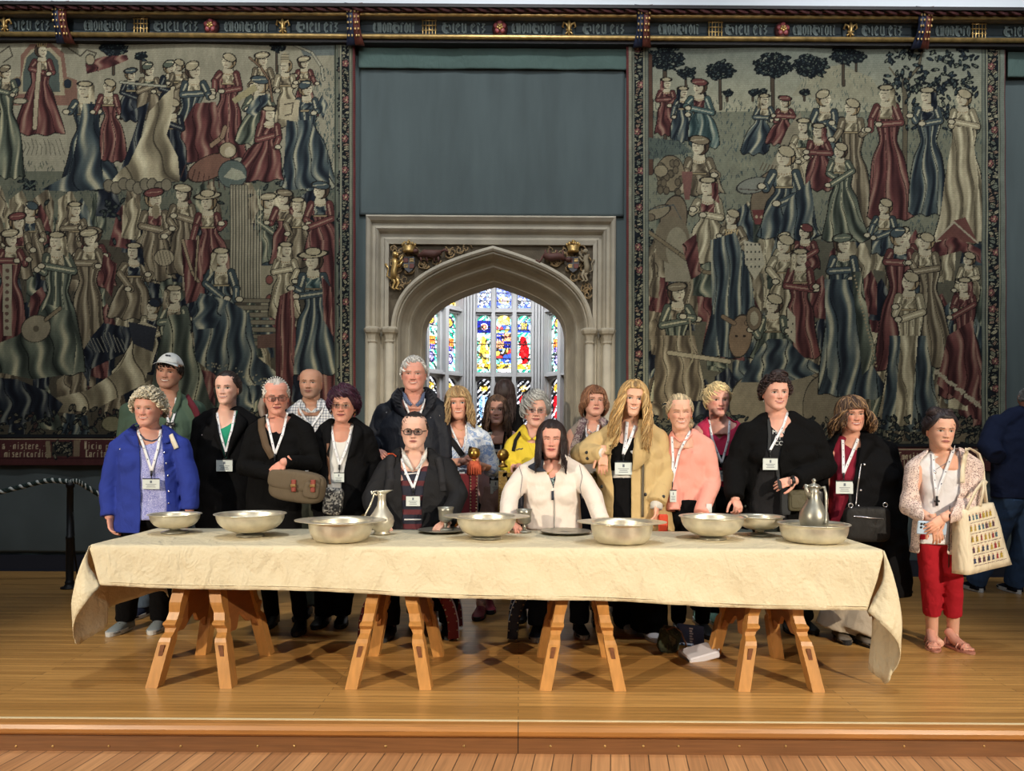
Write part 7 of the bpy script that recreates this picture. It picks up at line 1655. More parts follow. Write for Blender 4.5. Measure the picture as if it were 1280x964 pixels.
# P12
p=person('yellow','person with short silver hair and wire glasses in a bright yellow shirt',CD,5.62,(303,277,(4,2,2)),(288,380),((195,450),(400,440)),
 [(500,165,425),(600,160,430),(760,165,425),(1000,170,420)],
 [dict(name='yellow_shirt',mat=cloth('yellow_linen',(216,192,62),fold=.5),off=0,hem=980,wr=.007,cut=[[(245,350),(262,395),(285,425),(310,400),(325,350)]],extra=[([(250,380),(225,410)],[.04,.045])])],
 [dict(p=[(185,460),(150,590,.04),(185,590,.12)],r=(.062,.06,.048),hand=('curl',(215,570,.22),(0,-.6,.8),-1)),dict(p=[(410,450),(430,600),(420,760)],r=(.062,.06,.05))],
 hd=dict(wid=1.0,smile=.2,eye=.7,blush=.6,age=.9,brow=(150,140,130),lip=(176,100,98)),hair=dict(col=(166,168,168),kind='short',vol=.024,line=(44,104,126),n=480,sweep=.6),skin=(214,166,150),feet=[(652,773),(668,774)],legs=dict(mat=dk_jean),shoes=dict(mat=blk_sh),hs=1.08)
glasses(p,M('silver_wire',(190,190,195),.3,.8),w=.023,h=.016,t=.0010); flap(p,[(248,362),(222,400),(262,445)],[(258,385),(268,415),(284,432)],MATS['yellow_linen'],'collar',.014); flap(p,[(330,370),(345,410),(305,445)],[(320,385),(305,415),(288,432)],MATS['yellow_linen'],'collar',.014)
strap(p,[(222,395),(195,440),(182,500)],.024,MATS['black_webbing'],'shoulder_strap'); earrings(p,M('pearl_stud',(230,228,220),.2),.007)
m=MB(); m.ribbon([hit(p,195+k*8,492-k*1.5+3*math.sin(k*2),.004) for k in range(6)],.006,(0,-1,0),.001); add(p,m,'embroidered_mark',MATS['navy_lanyard_marks'])
# P13 seated woman
p=person('whitejacket','seated person with long dark hair and closed eyes in a white zip jacket',CD,4.93,(391,437,(-2,2,1)),(395,545),((258,618),(520,605)),
 [(660,235,548),(720,240,545),(800,240,548),(925,245,565)],
 [dict(name='zip_jacket',mat=cloth('off_white_fleece',(226,214,204),sheen=.2),off=0,wr=.006,cut=[[(345,505),(352,570),(372,620),(398,690),(402,715),(408,690),(415,600),(432,560),(440,505)]],extra=[([(352,560),(320,590)],[.035,.04]),([(435,550),(462,580)],[.04,.045])]),
  dict(name='patterned_vest',mat=pattern_mat('dark_floral_vest','noise',[(36,44,52),(36,44,52),(150,170,170)],70),off=-.02,sleeve=0,cut=[[(330,500),(350,600),(385,650),(415,640),(440,500)]])],
 [dict(p=[(245,625),(165,745,.10),(150,880,.26)],r=(.062,.060,.050),hand=('relax',(215,920,.34),(0,-.2,1),-1)),dict(p=[(532,615),(618,740,.10),(665,885,.22)],r=(.062,.060,.050),hand=('relax',(640,925,.30),(0,-.2,1),1))],
 hd=dict(wid=1.02,smile=.35,eye=.15,blush=.6,age=.25,brow=(70,46,40),lip=(184,96,96)),hair=dict(col=(42,28,28),kind='long',vol=.012,line=(44,88,130),n=340,len=.20,wave=.003,out=.006,fwd=.05,part=.2,facew=.75),skin=(216,160,142),feet=[(672,795),(724,792)],legs=dict(mat=dk_jean),shoes=dict(mat=cloth('dark_trainer',(36,40,48)),sole=M('grey_sole',(150,150,150),.7)),seated=1,bust=.025,dr=.58,hs=1.02)
flap(p,[(345,520),(300,560),(262,585),(300,610)],[(352,545),(345,585),(352,600),(362,610)],cloth('slate_lining',(52,56,68)),'collar_lining',.012); flap(p,[(440,510),(470,520),(480,555),(432,560)],[(436,520),(440,540),(438,560),(424,570)],MATS['off_white_fleece'],'collar',.016)
m=MB(); m.ribbon(path(p,[(404,712),(406,800),(408,925)],10,.004),.006,(0,-1,0),.002); zp=add(p,m,'zip',M('grey_zip',(170,166,160),.4,.5)); m=MB(); m.ribbon(path(p,[(398,718),(398,768)],4,.008),.016,(0,-1,0),.003); add(p,m,'zip_pull',MATS['slate_lining'],zp)
for q in ([(212,575),(232,640),(222,720),(228,800)],[(545,575),(560,640),(548,700),(560,760)]): m=MB(); m.tube(path(p,q,8,.002),.0018,5); add(p,m,'seam_piping',M('grey_piping',(96,96,106),.6))
m=MB(); m.ball(p.H((.077,-.004,-.043)),(.004,.008,.008),8,6); m.ball(p.H((.077,-.004,-.06)),(.003,.006,.006),8,6); add(p,m,'earring',metal)
m=MB(); m.tube(path(p,[(345,595),(360,612),(372,618),(388,612),(402,595)],5,.002),.0012,5); m.ball(hit(p,372,622,.004),(.006,.003,.008),8,6); add(p,m,'necklace',goldm)
# P14
p=person('bobscarf','person with a reddish brown bob and a patterned scarf, behind the trench coat',CD,5.7,(625,232,(6,-6,2)),(618,330),((528,405),(712,395)),
 [(450,505,725),(600,505,728),(760,505,728),(1000,510,725)],
 [dict(name='sleeveless_top',mat=cloth('grey_beige_jersey',(150,140,132)),off=0,hem=980,sleeve=0,cut=[[(560,330),(590,400),(620,430),(655,400),(680,330)]])],
 [dict(p=[(515,412),(492,560),(505,720)],r=(.056,.05,.04),ar=(.056,.046,.03)),dict(p=[(722,402),(740,560),(730,720)],r=(.056,.05,.04),ar=(.056,.046,.03))],
 hd=dict(wid=1.04,jaw=1.08,smile=-.1,eye=.6,blush=.5,age=.6,brow=(96,66,52),lip=(170,90,86)),hair=dict(col=(124,84,62),tip=(150,108,80),kind='bob',vol=.016,line=(50,92,128),n=340,len=.075,wave=.002,out=.022,tuck=.03,part=.5,bangs=.014,bsw=.006),skin=(204,154,136),feet=[(748,775),(770,768)],legs=dict(mat=dk_jean),shoes=dict(mat=blkp),hs=1.0)
sc_m=pattern_mat('paisley_scarf','noise',[(70,40,52),(120,96,104),(196,184,180),(60,34,44)],26); m=MB(); 
for q,r_ in (([(565,330),(545,400),(520,470),(500,540)],.034),([(672,325),(690,360),(700,420),(690,470)],.034),([(560,345),(535,420),(510,500)],.028)): m.tube(path(p,q,8,.022),r_,10,flat=.5)
m.tube([p.W(562,335,.06),p.W(580,345,.02),p.W(600,320,-.07),p.W(640,318,-.07),p.W(668,335,.0),p.W(674,340,.07)],.03,10); add(p,m,'scarf',sc_m)
lanyard(p,[(578,355),(580,400)],(605,470),[(650,355),(640,400)],None,card=False); m=MB(); m.tube(path(p,[(590,380),(615,402),(640,385)],5,.004),.004,5); add(p,m,'necklace',metal)
# P15 trench
trench=cloth('sand_gabardine',(192,166,118),fold=.4)
p=person('trench','person with long wavy blonde hair in a sand trench coat, leaning on the blue chair',CE,5.02,(367,198,(-2,2,6)),(352,312),((212,400),(478,385)),
 [(450,190,520),(560,190,535),(700,190,550),(850,185,570),(1000,180,590),(1130,180,600)],
 [dict(name='trench_coat',mat=trench,off=.004,hem=1010,wr=.007,cut=[[(318,280),(290,350),(262,420),(252,520),(268,640),(264,1100),(356,1100),(358,700),(362,520),(372,400),(392,330),(395,280)]],extra=[([(300,330),(250,380)],[.045,.055]),([(400,330),(440,370)],[.045,.055])]),
  dict(name='black_top',mat=black_k,off=-.018,hem=555,sleeve=0,cut=[[(322,280),(330,330),(350,350),(376,330),(385,280)]]),dict(name='white_shirt_hem',mat=cloth('white_shirt_cotton',(206,204,200)),off=-.024,hem=594,sleeve=0,sh=False),
  dict(name='black_skirt',mat=black_c,off=-.026,hem=1040,sleeve=0,sh=False)],
 [dict(p=[(200,408),(108,470,.02),(216,468,.16)],r=(.068,.068,.048),hand=('relax',(217,588,.19),(-.1,-1,.1),-1)),dict(p=[(490,395),(525,580,.02),(485,722,.16)],r=(.068,.066,.060),hand=('relax',(480,860,.22),(.9,-.4,0),1))],
 hd=dict(wid=.95,jaw=.92,smile=1,teeth=1,eye=1,blush=.3,age=.05,brow=(120,90,60),lip=(196,104,98),lidsh=.8),hair=dict(col=(182,144,90),tip=(206,174,122),root=(150,118,76),kind='long',vol=.016,line=(46,92,132),n=640,len=.34,wave=.013,out=.032,fwd=.05,part=-.2,facew=.70,wf=16,sr=.0056),skin=(224,176,152),feet=[(788,785),(811,795)],legs=dict(mat=blk_tr,w=(.12,.12,.125),z=.05),shoes=dict(mat=white_sh,sole=white_sh),hs=1.0)
lanyard(p,[(338,310),(330,400)],(318,475),[(378,330),(345,420)],(21,16),w=.02)
flap(p,[(300,330),(232,400),(225,470),(262,470)],[(292,350),(262,420),(252,450),(256,480)],trench,'lapel',.014); flap(p,[(400,330),(462,400),(440,500),(372,560)],[(392,340),(378,420),(370,480),(364,560)],trench,'lapel',.014)
buttons(p,[(133,465),(137,495),(210,636),(428,676),(520,686)],blkp,.011); strap(p,[(418,470),(416,560),(414,790)],.016,M('belt_shadow_strap',(88,78,60),.6),'belt')
for A_,B_,r_ in ((p.W(150,465,.09),p.W(219,469,.165),.034),(p.W(486,700,.14),p.W(483,748,.16),.040)): m=MB(); m.tube([A_,A_.lerp(B_,.5),B_],[r_*.9,r_,r_],14); add(p,m,'shirt_cuff',MATS['white_shirt_cotton'])
m=MB(); c=p.W(213,528,.20); m.tube([c+Vector((.011*math.cos(a),.008*math.sin(a),0)) for a in [2*PI*k/12 for k in range(12)]],.002,5,closed=True); add(p,m,'ring',goldm)
m=MB(); m.box((-.03,-.012,-.06),(.03,.012,.05),.008); o=m.build('purse',cloth('orange_leather',(196,70,44),rough=.5)); o.location=p.W(518,815,.18); tag(o,'small orange-red purse at the hip of the woman in the trench coat','purse')
# P16
pink=cloth('salmon_sweatshirt',(226,156,142))
p=person('pink','person with pulled-back grey-blonde hair in a salmon pink sweatshirt',CE,5.02,(602,267,(-6,2,-2)),(612,368),((575,430),(716,425)),
 [(490,560,738),(600,560,742),(700,562,758),(755,562,770)],
 [dict(name='sweatshirt',mat=pink,off=0,hem=752,cut=[[(560,340),(575,385),(612,412),(650,385),(665,340)]]),dict(name='grey_tee',mat=cloth('grey_marl',(160,156,154)),off=-.012,hem=785,sleeve=0,sh=False)],
 [dict(p=[(572,435),(556,600,.02),(570,760,.1)],r=(.056,.054,.045)),dict(p=[(730,435),(762,610,.02),(712,775,.18)],r=(.062,.060,.052),hand=('relax',(690,850,.24),(.6,-.6,.4),1))],
 hd=dict(wid=.96,smile=1,teeth=.7,eye=.2,blush=.6,age=.6,brow=(150,120,90),lip=(196,110,100)),hair=dict(col=(190,172,140),kind='back',vol=.010,line=(40,92,128),n=280,buns=[(.06,.06,-.07,.03,1.6)],fly=10),skin=(220,170,148),feet=[(848,790),(878,792)],legs=dict(mat=blk_tr,w=(.09,.06,.05)),shoes=dict(mat=blk_sh))
lanyard(p,[(562,385),(568,500)],(562,615),[(655,355),(600,460)],(8,15)); earrings(p,goldm,.006)
m=MB(); m.tube(path(p,[(575,388),(600,410),(640,400),(662,370)],6,.004),.006,6); add(p,m,'neck_rib',pink)
m=MB(); m.box((-.018,-.004,-.028),(.018,.004,.028),.002); c=hit(p,748,745,.006); m.v=[(v[0]+c.x,v[1]+c.y,v[2]+c.z) for v in m.v]; add(p,m,'hanging_tag',white_sh)
# P17
p=person('magenta','person with loose pale blonde hair in a sleeveless magenta top',CE,5.45,(790,205,(2,2,0)),(798,305),((722,350),(872,345)),
 [(400,708,885),(550,722,872),(700,722,872),(800,715,880)],
 [dict(name='magenta_top',mat=cloth('magenta_jersey',(196,52,88)),off=0,hem=700,sleeve=0,cut=[[(735,270),(752,335),(800,400),(845,360),(890,330),(880,270)]]),dict(name='black_skirt',mat=black_c,off=-.004,hem=795,sleeve=0,sh=False)],
 [dict(p=[(708,360),(700,520),(710,680)],r=(.056,.05,.04),ar=(.056,.046,.03)),dict(p=[(885,355),(900,520),(890,680)],r=(.056,.05,.04),ar=(.056,.046,.03))],
 hd=dict(wid=1.03,smile=.15,eye=.75,blush=.7,age=.2,brow=(180,150,110),lip=(196,104,100)),hair=dict(col=(218,196,148),kind='short',vol=.016,line=(44,98,128),n=360,sweep=.5,fly=40),skin=(222,166,150),feet=[(873,774),(889,776)],legs=dict(mat=blk_tr),shoes=dict(mat=cloth('mint_trainer',(126,168,150),bump=.3),sole=white_sh,lace=white_sh),hs=1.0)
lanyard(p,[(748,300),(765,400)],(812,520),[(852,300),(845,400)],(16,14))
# P18
p=person('cardigan','person with dark curly updo in a black cardigan and printed black tee',CF_,5.04,(519,208,(0,2,-1)),(528,315),((405,400),(668,392)),
 [(450,352,722),(560,345,722),(680,352,690),(780,355,655),(900,350,660)],
 [dict(name='cardigan',mat=black_k,off=.006,hem=890,wr=.006,cut=[[(478,290),(488,360),(470,500),(400,700),(385,960),(600,960),(565,700),(540,560),(560,430),(590,290)]]),
  dict(name='printed_tee',mat=cloth('faded_black_jersey',(26,26,29)),off=-.018,hem=850,sleeve=0,cut=[[(480,280),(488,330),(505,352),(548,338),(582,300),(585,280)]])],
 [dict(p=[(385,415),(312,590,.02),(318,735,.14)],r=(.080,.072,.055),hand=('curl',(345,815,.24),(.2,-.7,.6),-1)),dict(p=[(688,405),(765,580,.03),(618,645,.22)],r=(.082,.074,.052),hand=('relax',(510,668,.25),(.2,-.8,.5),1))],
 hd=dict(wid=1.04,smile=.9,teeth=.6,eye=.9,blush=.5,age=.15,brow=(40,28,26),lip=(180,64,76),lidsh=.8),hair=dict(col=(50,34,32),kind='curly',vol=.016,line=(44,92,124),n=330,buns=[(.02,.0,.122,.056,.65)]),skin=(222,170,152),feet=[(985,786),(1004,786)],legs=dict(mat=cloth('dark_green_trouser',(34,40,38))),shoes=dict(mat=blk_sh),neckr=.06,dr=.6,bust=.03)
lanyard(p,[(582,300),(560,370)],(492,495),None,(18,15)); m=MB(); m.ribbon(path(p,[(486,330),(490,420),(488,500)],8,.006),.02,(0,-1,0),.003); add(p,m,'lanyard_strap',cloth('charcoal_strap',(52,54,56)))
strap(p,[(525,560),(532,620),(545,690)],.022,MATS['charcoal_strap'],'crossbody_strap')
def text_on(p,txt,x,y,h,name='tee_lettering'):
    cu=bpy.data.curves.new('t','FONT'); cu.body=txt; cu.size=h*1.35; cu.extrude=.0005; o=bpy.data.objects.new('t',cu); COL.objects.link(o); dg=bpy.context.evaluated_depsgraph_get(); me=bpy.data.meshes.new_from_object(o.evaluated_get(dg)); bpy.data.objects.remove(o)
    c=hit(p,x,y,.006); m=MB(); vs=[(c.x+v.co.x,c.y-.004-v.co.z,c.z+v.co.y) for v in me.vertices]
    vs=[tuple(Vector(hit(p,*[float(q) for q in proj(np.array(v))],off=.0035,raw=True,only=[0,2]))+Vector((0,-v[1]*0,0))) for v in vs]; m.add(vs,[tuple(f.vertices) for f in me.polygons]); return add(p,m,name,MATS['white_cotton'],None,False)
for t,x,y in (('MOR',502,412),('AT',512,440),('CO',514,468)): text_on(p,t,x,y,.028)
earrings(p,metal,.006,.012); m=MB(); c=p.W(604,648,.25); m.tube([c+Vector((.004*math.sin(a),.026*math.cos(a),.030*math.sin(a))) for a in [2*PI*k/14 for k in range(14)]],.008,6,closed=True); m.box((c.x-.012,c.y-.034,c.z-.014),(c.x+.010,c.y-.024,c.z+.016),.003); add(p,m,'watch',blkp)
for nm,xy in (('ring',(368,775)),): m=MB(); c=hit(p,*xy,off=.004); m.ball(c,(.010,.006,.010),10,6); add(p,m,nm,M('dark_stone_ring',(60,64,60),.2,.4))
bc=p.W(628,745,.17); root=empty('camera_bag',bc,'small olive and black bag at the waist of the woman in the cardigan','bag'); m=MB(); superell(m,(0,0,0),(.060,.03,.068),.3); m.build('bag_body',cloth('olive_nylon',(84,80,62),rough=.6),root,True); m=MB(); superell(m,(.0,-.02,-.005),(.048,.016,.045),.3); m.build('front_pocket',MATS['olive_nylon'],root,True); m=MB(); superell(m,(.11,.02,-.002),(.06,.02,.065),.3); m.build('black_pouch',blkp,root,True); m=MB(); superell(m,(-.07,.01,-.01),(.03,.02,.085),.3); m.build('strap_fold',MATS['charcoal_strap'],root,True)
m=MB(); m.ribbon([Vector((-.05,-.02,.075)),Vector((0,-.03,.085)),Vector((.04,-.02,.08))],.012,(0,-.3,1),.004); m.build('coral_tab',M('coral_tab',(220,110,90),.6),root)
# P19
p=person('burgundy','person with wavy highlighted brown hair in a burgundy top and open black coat',CG,5.1,(221,168,(-2,2,-2)),(222,262),((140,322),(352,312)),
 [(370,112,412),(500,108,425),(620,110,440),(740,125,458),(860,150,470),(960,165,470)],
 [dict(name='black_coat',mat=black_c,off=.004,hem=940,wr=.007,cut=[[(182,228),(160,275),(142,330),(124,420),(118,650),(165,640),(205,540),(225,480),(240,400),(246,320),(262,240)]],extra=[([(255,270),(300,285)],[.05,.06]),([(185,270),(160,300)],[.045,.05])]),
  dict(name='burgundy_top',mat=cloth('burgundy_jersey',(122,26,46)),off=-.016,hem=640,sleeve=0,cut=[[(182,225),(190,262),(225,275),(252,262),(258,225)]])],
 [dict(p=[(128,330),(100,470),(100,620)],r=(.062,.06,.052)),dict(p=[(372,325),(418,500,.0),(415,655,.04)],r=(.070,.068,.062),hand=('curl',(392,735,.07),(.9,-.3,0),1))],
 hd=dict(wid=1.06,smile=.9,teeth=.5,eye=.6,blush=.7,age=.5,brow=(80,56,44),lip=(186,84,90)),hair=dict(col=(74,54,42),tip=(150,118,84),kind='long',vol=.020,line=(56,92,130),n=380,len=.11,wave=.014,out=.038,bangs=.012,bsw=.005,part=-.4,wf=20),skin=(212,156,134),feet=[(1049,798),(1073,802)],legs=dict(mat=cloth('stone_wide_linen',(168,156,138)),w=(.085,.10,.145),z=.06,hip=.13),shoes=dict(mat=cloth('taupe_shoe',(110,100,88),rough=.6)),bust=.02)
lanyard(p,[(184,275),(186,340)],(187,420),[(250,270),(222,340)],(21,16),w=.019); buttons(p,[(292,288),(278,382),(262,492),(252,560)],metal,.008)
m=MB(); m.ribbon(path(p,[(275,300),(262,380),(248,480),(240,560)],8,.008),.009,(0,-1,0),.003); add(p,m,'zip',metal)
flap(p,[(262,235),(320,270),(300,330),(262,380)],[(258,260),(262,290),(256,340),(246,400)],black_c,'coat_collar',.016)
bc=p.W(286,638,.20); root=empty('crossbody_bag',bc,'black crossbody bag with silver zip beside the right end of the table','bag'); m=MB(); superell(m,(0,0,0),(.143,.04,.112),.35); m.build('bag_body',cloth('black_nylon',(24,23,23),rough=.6),root,True)
m=MB(); m.tube([(-.10,-.042,.055),(.0,-.045,.045),(.09,-.042,.038)],.005,6); m.build('silver_zip',metal,root,True)
for x_,z_ in ((-.11,.12),(.11,.125)): m=MB(); m.tube([(x_+.014*math.cos(a),-.02,z_+.014*math.sin(a)) for a in [2*PI*k/12 for k in range(12)]],.004,6,closed=True); m.build('strap_ring',metal,root,True)
strap(p,[(215,500),(218,560)],.022,MATS['black_nylon'],'bag_strap')
# P20
floral=pattern_mat('ditsy_floral_print','noise',[(206,176,166),(232,214,204),(206,176,166),(70,56,66),(226,200,190)],75)
p=person('floralcardigan','person with dark upswept hair in a floral cardigan and red cropped trousers',CG,4.78,(604,238,(-6,3,2)),(617,330),((508,392),(728,385)),
 [(430,498,722),(520,505,708),(600,500,700),(700,490,705),(790,475,712)],
 [dict(name='floral_cardigan',mat=floral,off=.004,hem=762,wr=.006,cut=[[(560,300),(548,330),(515,370),(508,480),(535,600),(512,700),(515,800),(632,800),(640,700),(650,600),(690,500),(694,400),(688,330),(680,300)]]),
  dict(name='white_top',mat=cloth('white_ribbed_top',(216,214,216)),off=-.016,hem=722,sleeve=0,cut=[[(565,295),(580,345),(618,352),(665,340),(690,312),(690,295)]])],
 [dict(p=[(498,400),(470,560,.02),(578,628,.20)],r=(.060,.056,.044),hand=('relax',(600,705,.22),(-.2,-.9,.2),-1)),dict(p=[(742,395),(725,560,.04),(618,610,.22)],r=(.064,.060,.046),hand=('relax',(545,668,.25),(.1,-1,.2),1))],
 hd=dict(wid=1.0,jaw=.95,smile=-.15,eye=.75,blush=.35,age=.25,brow=(60,44,40),lip=(190,116,108)),hair=dict(col=(50,40,42),tip=(110,100,100),kind='back',vol=.020,line=(40,92,126),n=380,buns=[(-.04,.0,.118,.046,.75),(.02,.01,.115,.045,.6)],fly=10),skin=(222,172,148),feet=[(1165,806),(1191,807)],legs=dict(mat=cloth('red_capri_cloth',(164,26,40)),w=(.074,.061,.054),z=.20,hip=.135,ho=.072),bust=.015)
lanyard(p,[(572,335),(578,440)],(588,520),[(665,305),(630,400)],None,card=False,w=.02); m=MB(); m.tube(path(p,[(572,350),(580,405),(640,370),(655,330)],6,.004),.002,5); m.ball(hit(p,582,415,.006),(.009,.005,.009),10,6); add(p,m,'necklace',metal)
c=hit(p,588,535,.012); m=MB(); m.box((c.x-.008,c.y-.006,c.z-.035),(c.x+.008,c.y,c.z+.01),.002); m.box((c.x-.018,c.y-.006,c.z-.012),(c.x+.018,c.y,c.z),.002); add(p,m,'lanyard_hook',blkp)
m=MB(); pp=path(p,[(720,312),(708,350),(700,400),(698,460)],8,.014); m.ribbon(pp,.028,(0,-1,0),.004); m.ribbon([p.W(722,310,.05),p.W(742,318,.03),p.W(768,335,.0),p.W(785,380,.0),p.W(792,460,.06),p.W(802,545,.09)],.022,(-1,-.6,0),.004); add(p,m,'bag_strap',cloth('cream_canvas',(224,212,186)))
m=MB(); m.tube(path(p,[(645,560),(642,700),(640,845)],6,.01),.0035,5); add(p,m,'drawstring',blkp)
sand=M('rose_gold_sandal',(196,140,124),.4,.3); 
for i,(fx,fy) in enumerate(((1164,808),(1191,810))):
    w_=P(fx,fy,floor_d(fx,fy)); w_.z=0; R=Matrix.Rotation((-.35,.25)[i],3,'Z'); m=MB(); 
    m.loft([[R@Vector((x*.045*(1.05 if math.sin(a)<0 else .85),-.05+.115*math.sin(a),z))+w_ for a in [2*PI*k/22 for k in range(22)] for x in (math.cos(a),)] for z in (.001,.014)])
    so=add(p,m,'sandal',sand,None,False)
    m=MB()
    for y_,r_ in ((-.10,.036),(-.065,.040),(.03,.034)): m.tube([R@Vector((r_*math.cos(a),y_,.014+.040*math.sin(a)*(1 if y_<0 else 1.6)))+w_ for a in [PI*k/8 for k in range(9)]],.0055,6)
    m.tube([R@Vector((0,-.11,.045))+w_,R@Vector((0,-.06,.062))+w_,R@Vector((0,-.01,.075))+w_],.006,6); add(p,m,'sandal_strap',sand,so)
    m=MB(); chain(m,[R@Vector((0,.03,.09))+w_,R@Vector((0,-.02,.05))+w_,R@Vector((0,-.09,.032))+w_],[.028,.031,.026]); m.ball(R@Vector((0,.04,.032))+w_,(.025,.028,.025))
    for k in range(5): m.tube([R@Vector((-.024+.012*k,-.09,.028))+w_,R@Vector((-.027+.0135*k,-.135+abs(k-(3.2 if i else .8))*.006,.022))+w_],.0085,8); m.ball(R@Vector((-.027+.0135*k,-.135+abs(k-(3.2 if i else .8))*.006,.022))+w_,.0088,8,6)
    co,f,_=remesh(m,.0035,2,.4); obj('bare_foot',co-np.array(p.base),f,skin_m,p.body,col=np.tile(L3((214,156,138)),(len(co),1)))
m=MB(); m.box((-.088,-.005,-.04),(.088,.005,.04),.006); o=m.build('phone',M('pale_blue_phone',(178,200,222),.25)); o.location=p.W(568,655,.205); o.rotation_euler=(.1,.05,0); tag(o,'pale blue phone held under the clasped hands of the woman in red trousers','phone')
m=MB(); [m.ball((-.068+.018*(k%2),-.006,.022-.02*(k//2)),(.008,.003,.008),12,6) for k in range(3)]; m.build('camera_lens',blkp,o,True)
# tote bag
TLp,TRp,BRp,BLp=p.W(700,578,.20),p.W(833,545,.06),p.W(912,812,.02),p.W(722,858,.20)
root=empty('tote_bag',BLp,'cream canvas tote printed with rows of tiny costumed figures, beside the red trousers','bag'); can=MATS['cream_canvas']
nrm=(TRp-TLp).cross(BLp-TLp).normalized(); nrm=nrm if nrm.y<0 else -nrm; bk=-nrm*.10; L=lambda v: tuple(v-BLp)
m=MB(); G=[]
for j in range(13):
    ring=[]; v=j/12
    a=BLp.lerp(TLp,v); b=BRp.lerp(TRp,v)
    for k in range(13): u=k/12; ring.append(L(a.lerp(b,u)+nrm*(.012*math.sin(u*PI)*math.sin(v*PI+.2)+.003*math.sin(u*9+v*7))))
    for k in range(13): u=1-k/12; ring.append(L(a.lerp(b,u)+bk*(1-.35*v)-Vector((.03,0,.0))*(1)*(1-u)*0+nrm*-.004*math.sin(u*8)))
    G.append(ring)
m.loft(G); m.build('bag_body',can,root,True)
m=MB()
for u0,u1,b_ in ((.12,.55,0),(.30,.80,1)):
    a=TLp.lerp(TRp,u0)+bk*b_*.8; b=TLp.lerp(TRp,u1)+bk*b_*.8; t_=p.W(802,455,.06) if b_ else p.W(790,450,.09)
    m.ribbon([L(a),L(a.lerp(t_,.55)+Vector((0,0,.02))),L(t_)],.022,nrm,.004); m.ribbon([L(b),L(b.lerp(t_,.5)+Vector((.01,0,.02))),L(t_)],.022,nrm,.004)
m.build('handles',can,root,True)
cols=[M('print_'+n,c,.8) for n,c in (('red',(150,50,56)),('navy',(48,58,92)),('ochre',(176,150,60)),('teal',(70,104,120)),('plum',(90,56,76)),('skin_tone',(190,150,130)))]
m=MB(); r_=random.Random(4)
for j in range(5):
    for i in range(7):
        u=.16+.105*i; v=.86-.165*j; c=BLp.lerp(TLp,v).lerp(BRp.lerp(TRp,v),u)+nrm*(.014*math.sin(u*PI)*math.sin(v*PI+.2)+.004); ex=(TRp-TLp).normalized(); ez=(TLp-BLp).normalized(); m.cur=r_.randrange(5); h_=.034; w_=r_.uniform(.008,.016)
        poly=[c+ex*a*w_+ez*b*h_ for a,b in ((-.9,-.5),(.9,-.5),(.45,0),(.8,.1),(.3,.35),(-.3,.35),(-.8,.1+r_.uniform(0,.3)),(-.45,0))]; m.loft([[L(q) for q in poly],[L(q+nrm*.001) for q in poly]]); m.cur=5; m.ball(L(c+ez*h_*.5),(.0045,.002,.005),6,4)
    m.cur=4; a=BLp.lerp(TLp,.86-.165*j-.075); b=BRp.lerp(TRp,.86-.165*j-.075); q=[a.lerp(b,.12+.76*k/8)+nrm*.017 for k in range(9)]
    for k in range(0,8): m.ribbon([L(q[k].lerp(q[k+1],.1)),L(q[k].lerp(q[k+1],.75))],.003,nrm,.0008)
m.build('printed_figures',cols,root)
# P21 at the right edge, back turned
p=person('navyback','person in a navy jumper and jeans seen from behind at the right edge',CG,6.35,(1002,112,(30,30,0)),(975,140),((860,215),(1050,200)),
 [(270,845,1060),(380,835,1060),(470,830,1062),(545,835,1062)],
 [dict(name='navy_jumper',mat=cloth('navy_jumper',(28,38,66)),off=.01,hem=525)],
 [dict(p=[(850,215,-.05),(815,300,.02),(850,350,.15)],r=(.085,.08,.06)),dict(p=[(1060,205),(1090,400),(1085,600)],r=(.085,.07,.06))],
 hair=dict(col=(130,130,130),kind='short',vol=.012,line=(44,90,120),n=260),skin=(206,150,130),back=1,feet=[(1221,739),(1268,741)],legs=dict(mat=jean,w=(.125,.09,.08)),shoes=dict(mat=cloth('navy_knit_shoe',(24,30,46)),sole=white_sh,L=.30),dr=.55)
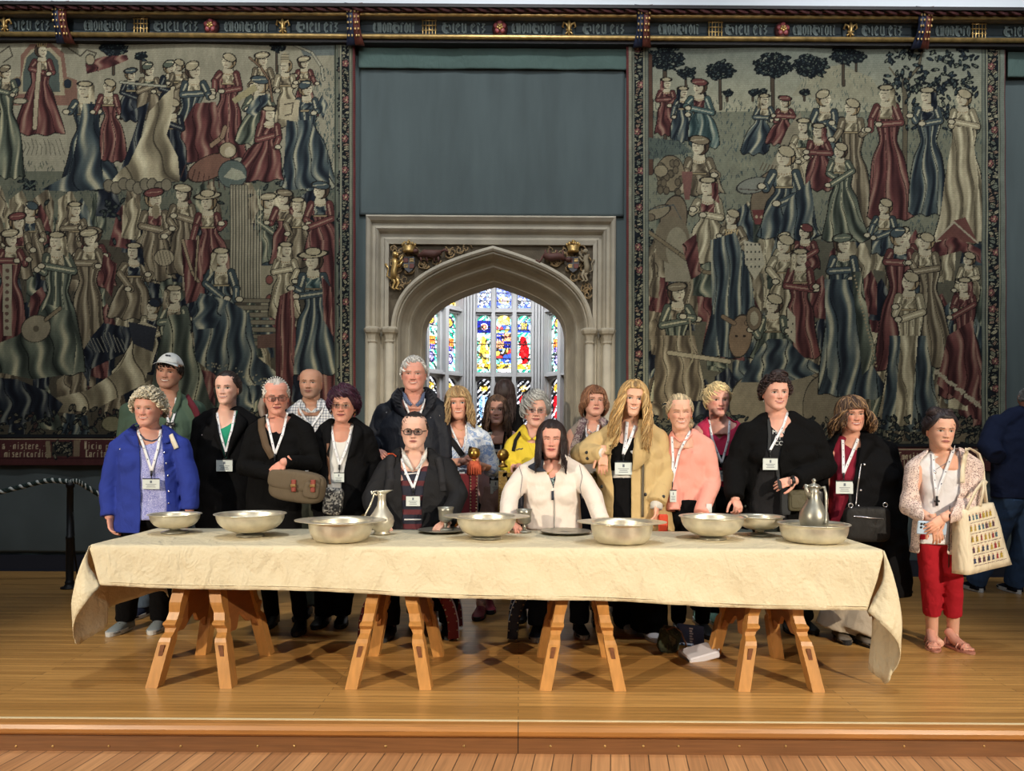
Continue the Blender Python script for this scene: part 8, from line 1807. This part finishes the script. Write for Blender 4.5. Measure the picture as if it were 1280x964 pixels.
# ================= LIGHT =================
def spot(name,loc,aim,energy,size,col,rad,blend=.35):
    l=bpy.data.lights.new(name,'SPOT'); l.energy=energy; l.spot_size=math.radians(size); l.spot_blend=blend; l.color=col; l.shadow_soft_size=rad
    o=bpy.data.objects.new(name,l); COL.objects.link(o); o.location=loc; o.rotation_euler=(Vector(aim)-Vector(loc)).to_track_quat('-Z','Y').to_euler(); return o
def area(name,loc,aim,energy,sx,sy,col):
    l=bpy.data.lights.new(name,'AREA'); l.shape='RECTANGLE'; l.size=sx; l.size_y=sy; l.energy=energy; l.color=col
    o=bpy.data.objects.new(name,l); COL.objects.link(o); o.location=loc; o.rotation_euler=(Vector(aim)-Vector(loc)).to_track_quat('-Z','Y').to_euler(); return o
spot('hall_spotlight',(-5.3,-1.5,3.15),(-1.35,4.2,.6),2050,44,(1,.86,.67),.04,.8)
spot('hall_spotlight',(4.6,-1.5,3.15),(1.3,4.2,.6),2050,44,(1,.86,.67),.04,.8)
area('high_fill_light',(-4,-3.5,9),(0,7,2.5),150,6,3,(.88,.95,1))  # unseen soft fills added high behind the camera for general brightness
area('high_fill_light',(4,-3.5,9),(0,7,2.5),150,6,3,(.88,.95,1))
for sx in (-4.2,-.2,4.2):
    spot('tapestry_wash_light',(sx,2.6,8.6),(sx*.92,7.45,3.9),1050,50,(.95,.97,1),.35,.9)
for sx in (-4.2,0,4.2): spot('cornice_fill_light',(sx,-1.5,5.6),(sx,7.2,5.3),650,44,(.97,.97,1),.3,.8)  # frontal fill spots added to lift the dark cornice
for sx in (-1.6,1.6): spot('ceiling_spotlight',(sx,2.9,8.4),(sx,4.4,.7),800,32,(.90,.95,1),.4,.9)
area('upper_wall_fill',(0,5.0,10.5),(0,7.6,6.5),90,8,1,(.93,.97,1))  # unseen area light added overhead to brighten the wall
area('oriel_fill_light',(AC,10.4,4.3),(AC,12.2,1.8),150,2,1,(.95,.97,1))  # fill lamp added inside the oriel to brighten the tracery
wd=bpy.data.worlds.new('world'); bpy.context.scene.world=wd; wd.use_nodes=True
wd.node_tree.nodes['Background'].inputs[0].default_value=(.62,.68,.75,1); wd.node_tree.nodes['Background'].inputs[1].default_value=.06
sc=bpy.context.scene; sc.view_settings.view_transform='Standard'; sc.view_settings.look='None'; sc.view_settings.gamma=1; sc.view_settings.exposure=0; sc.view_settings.use_curve_mapping=False
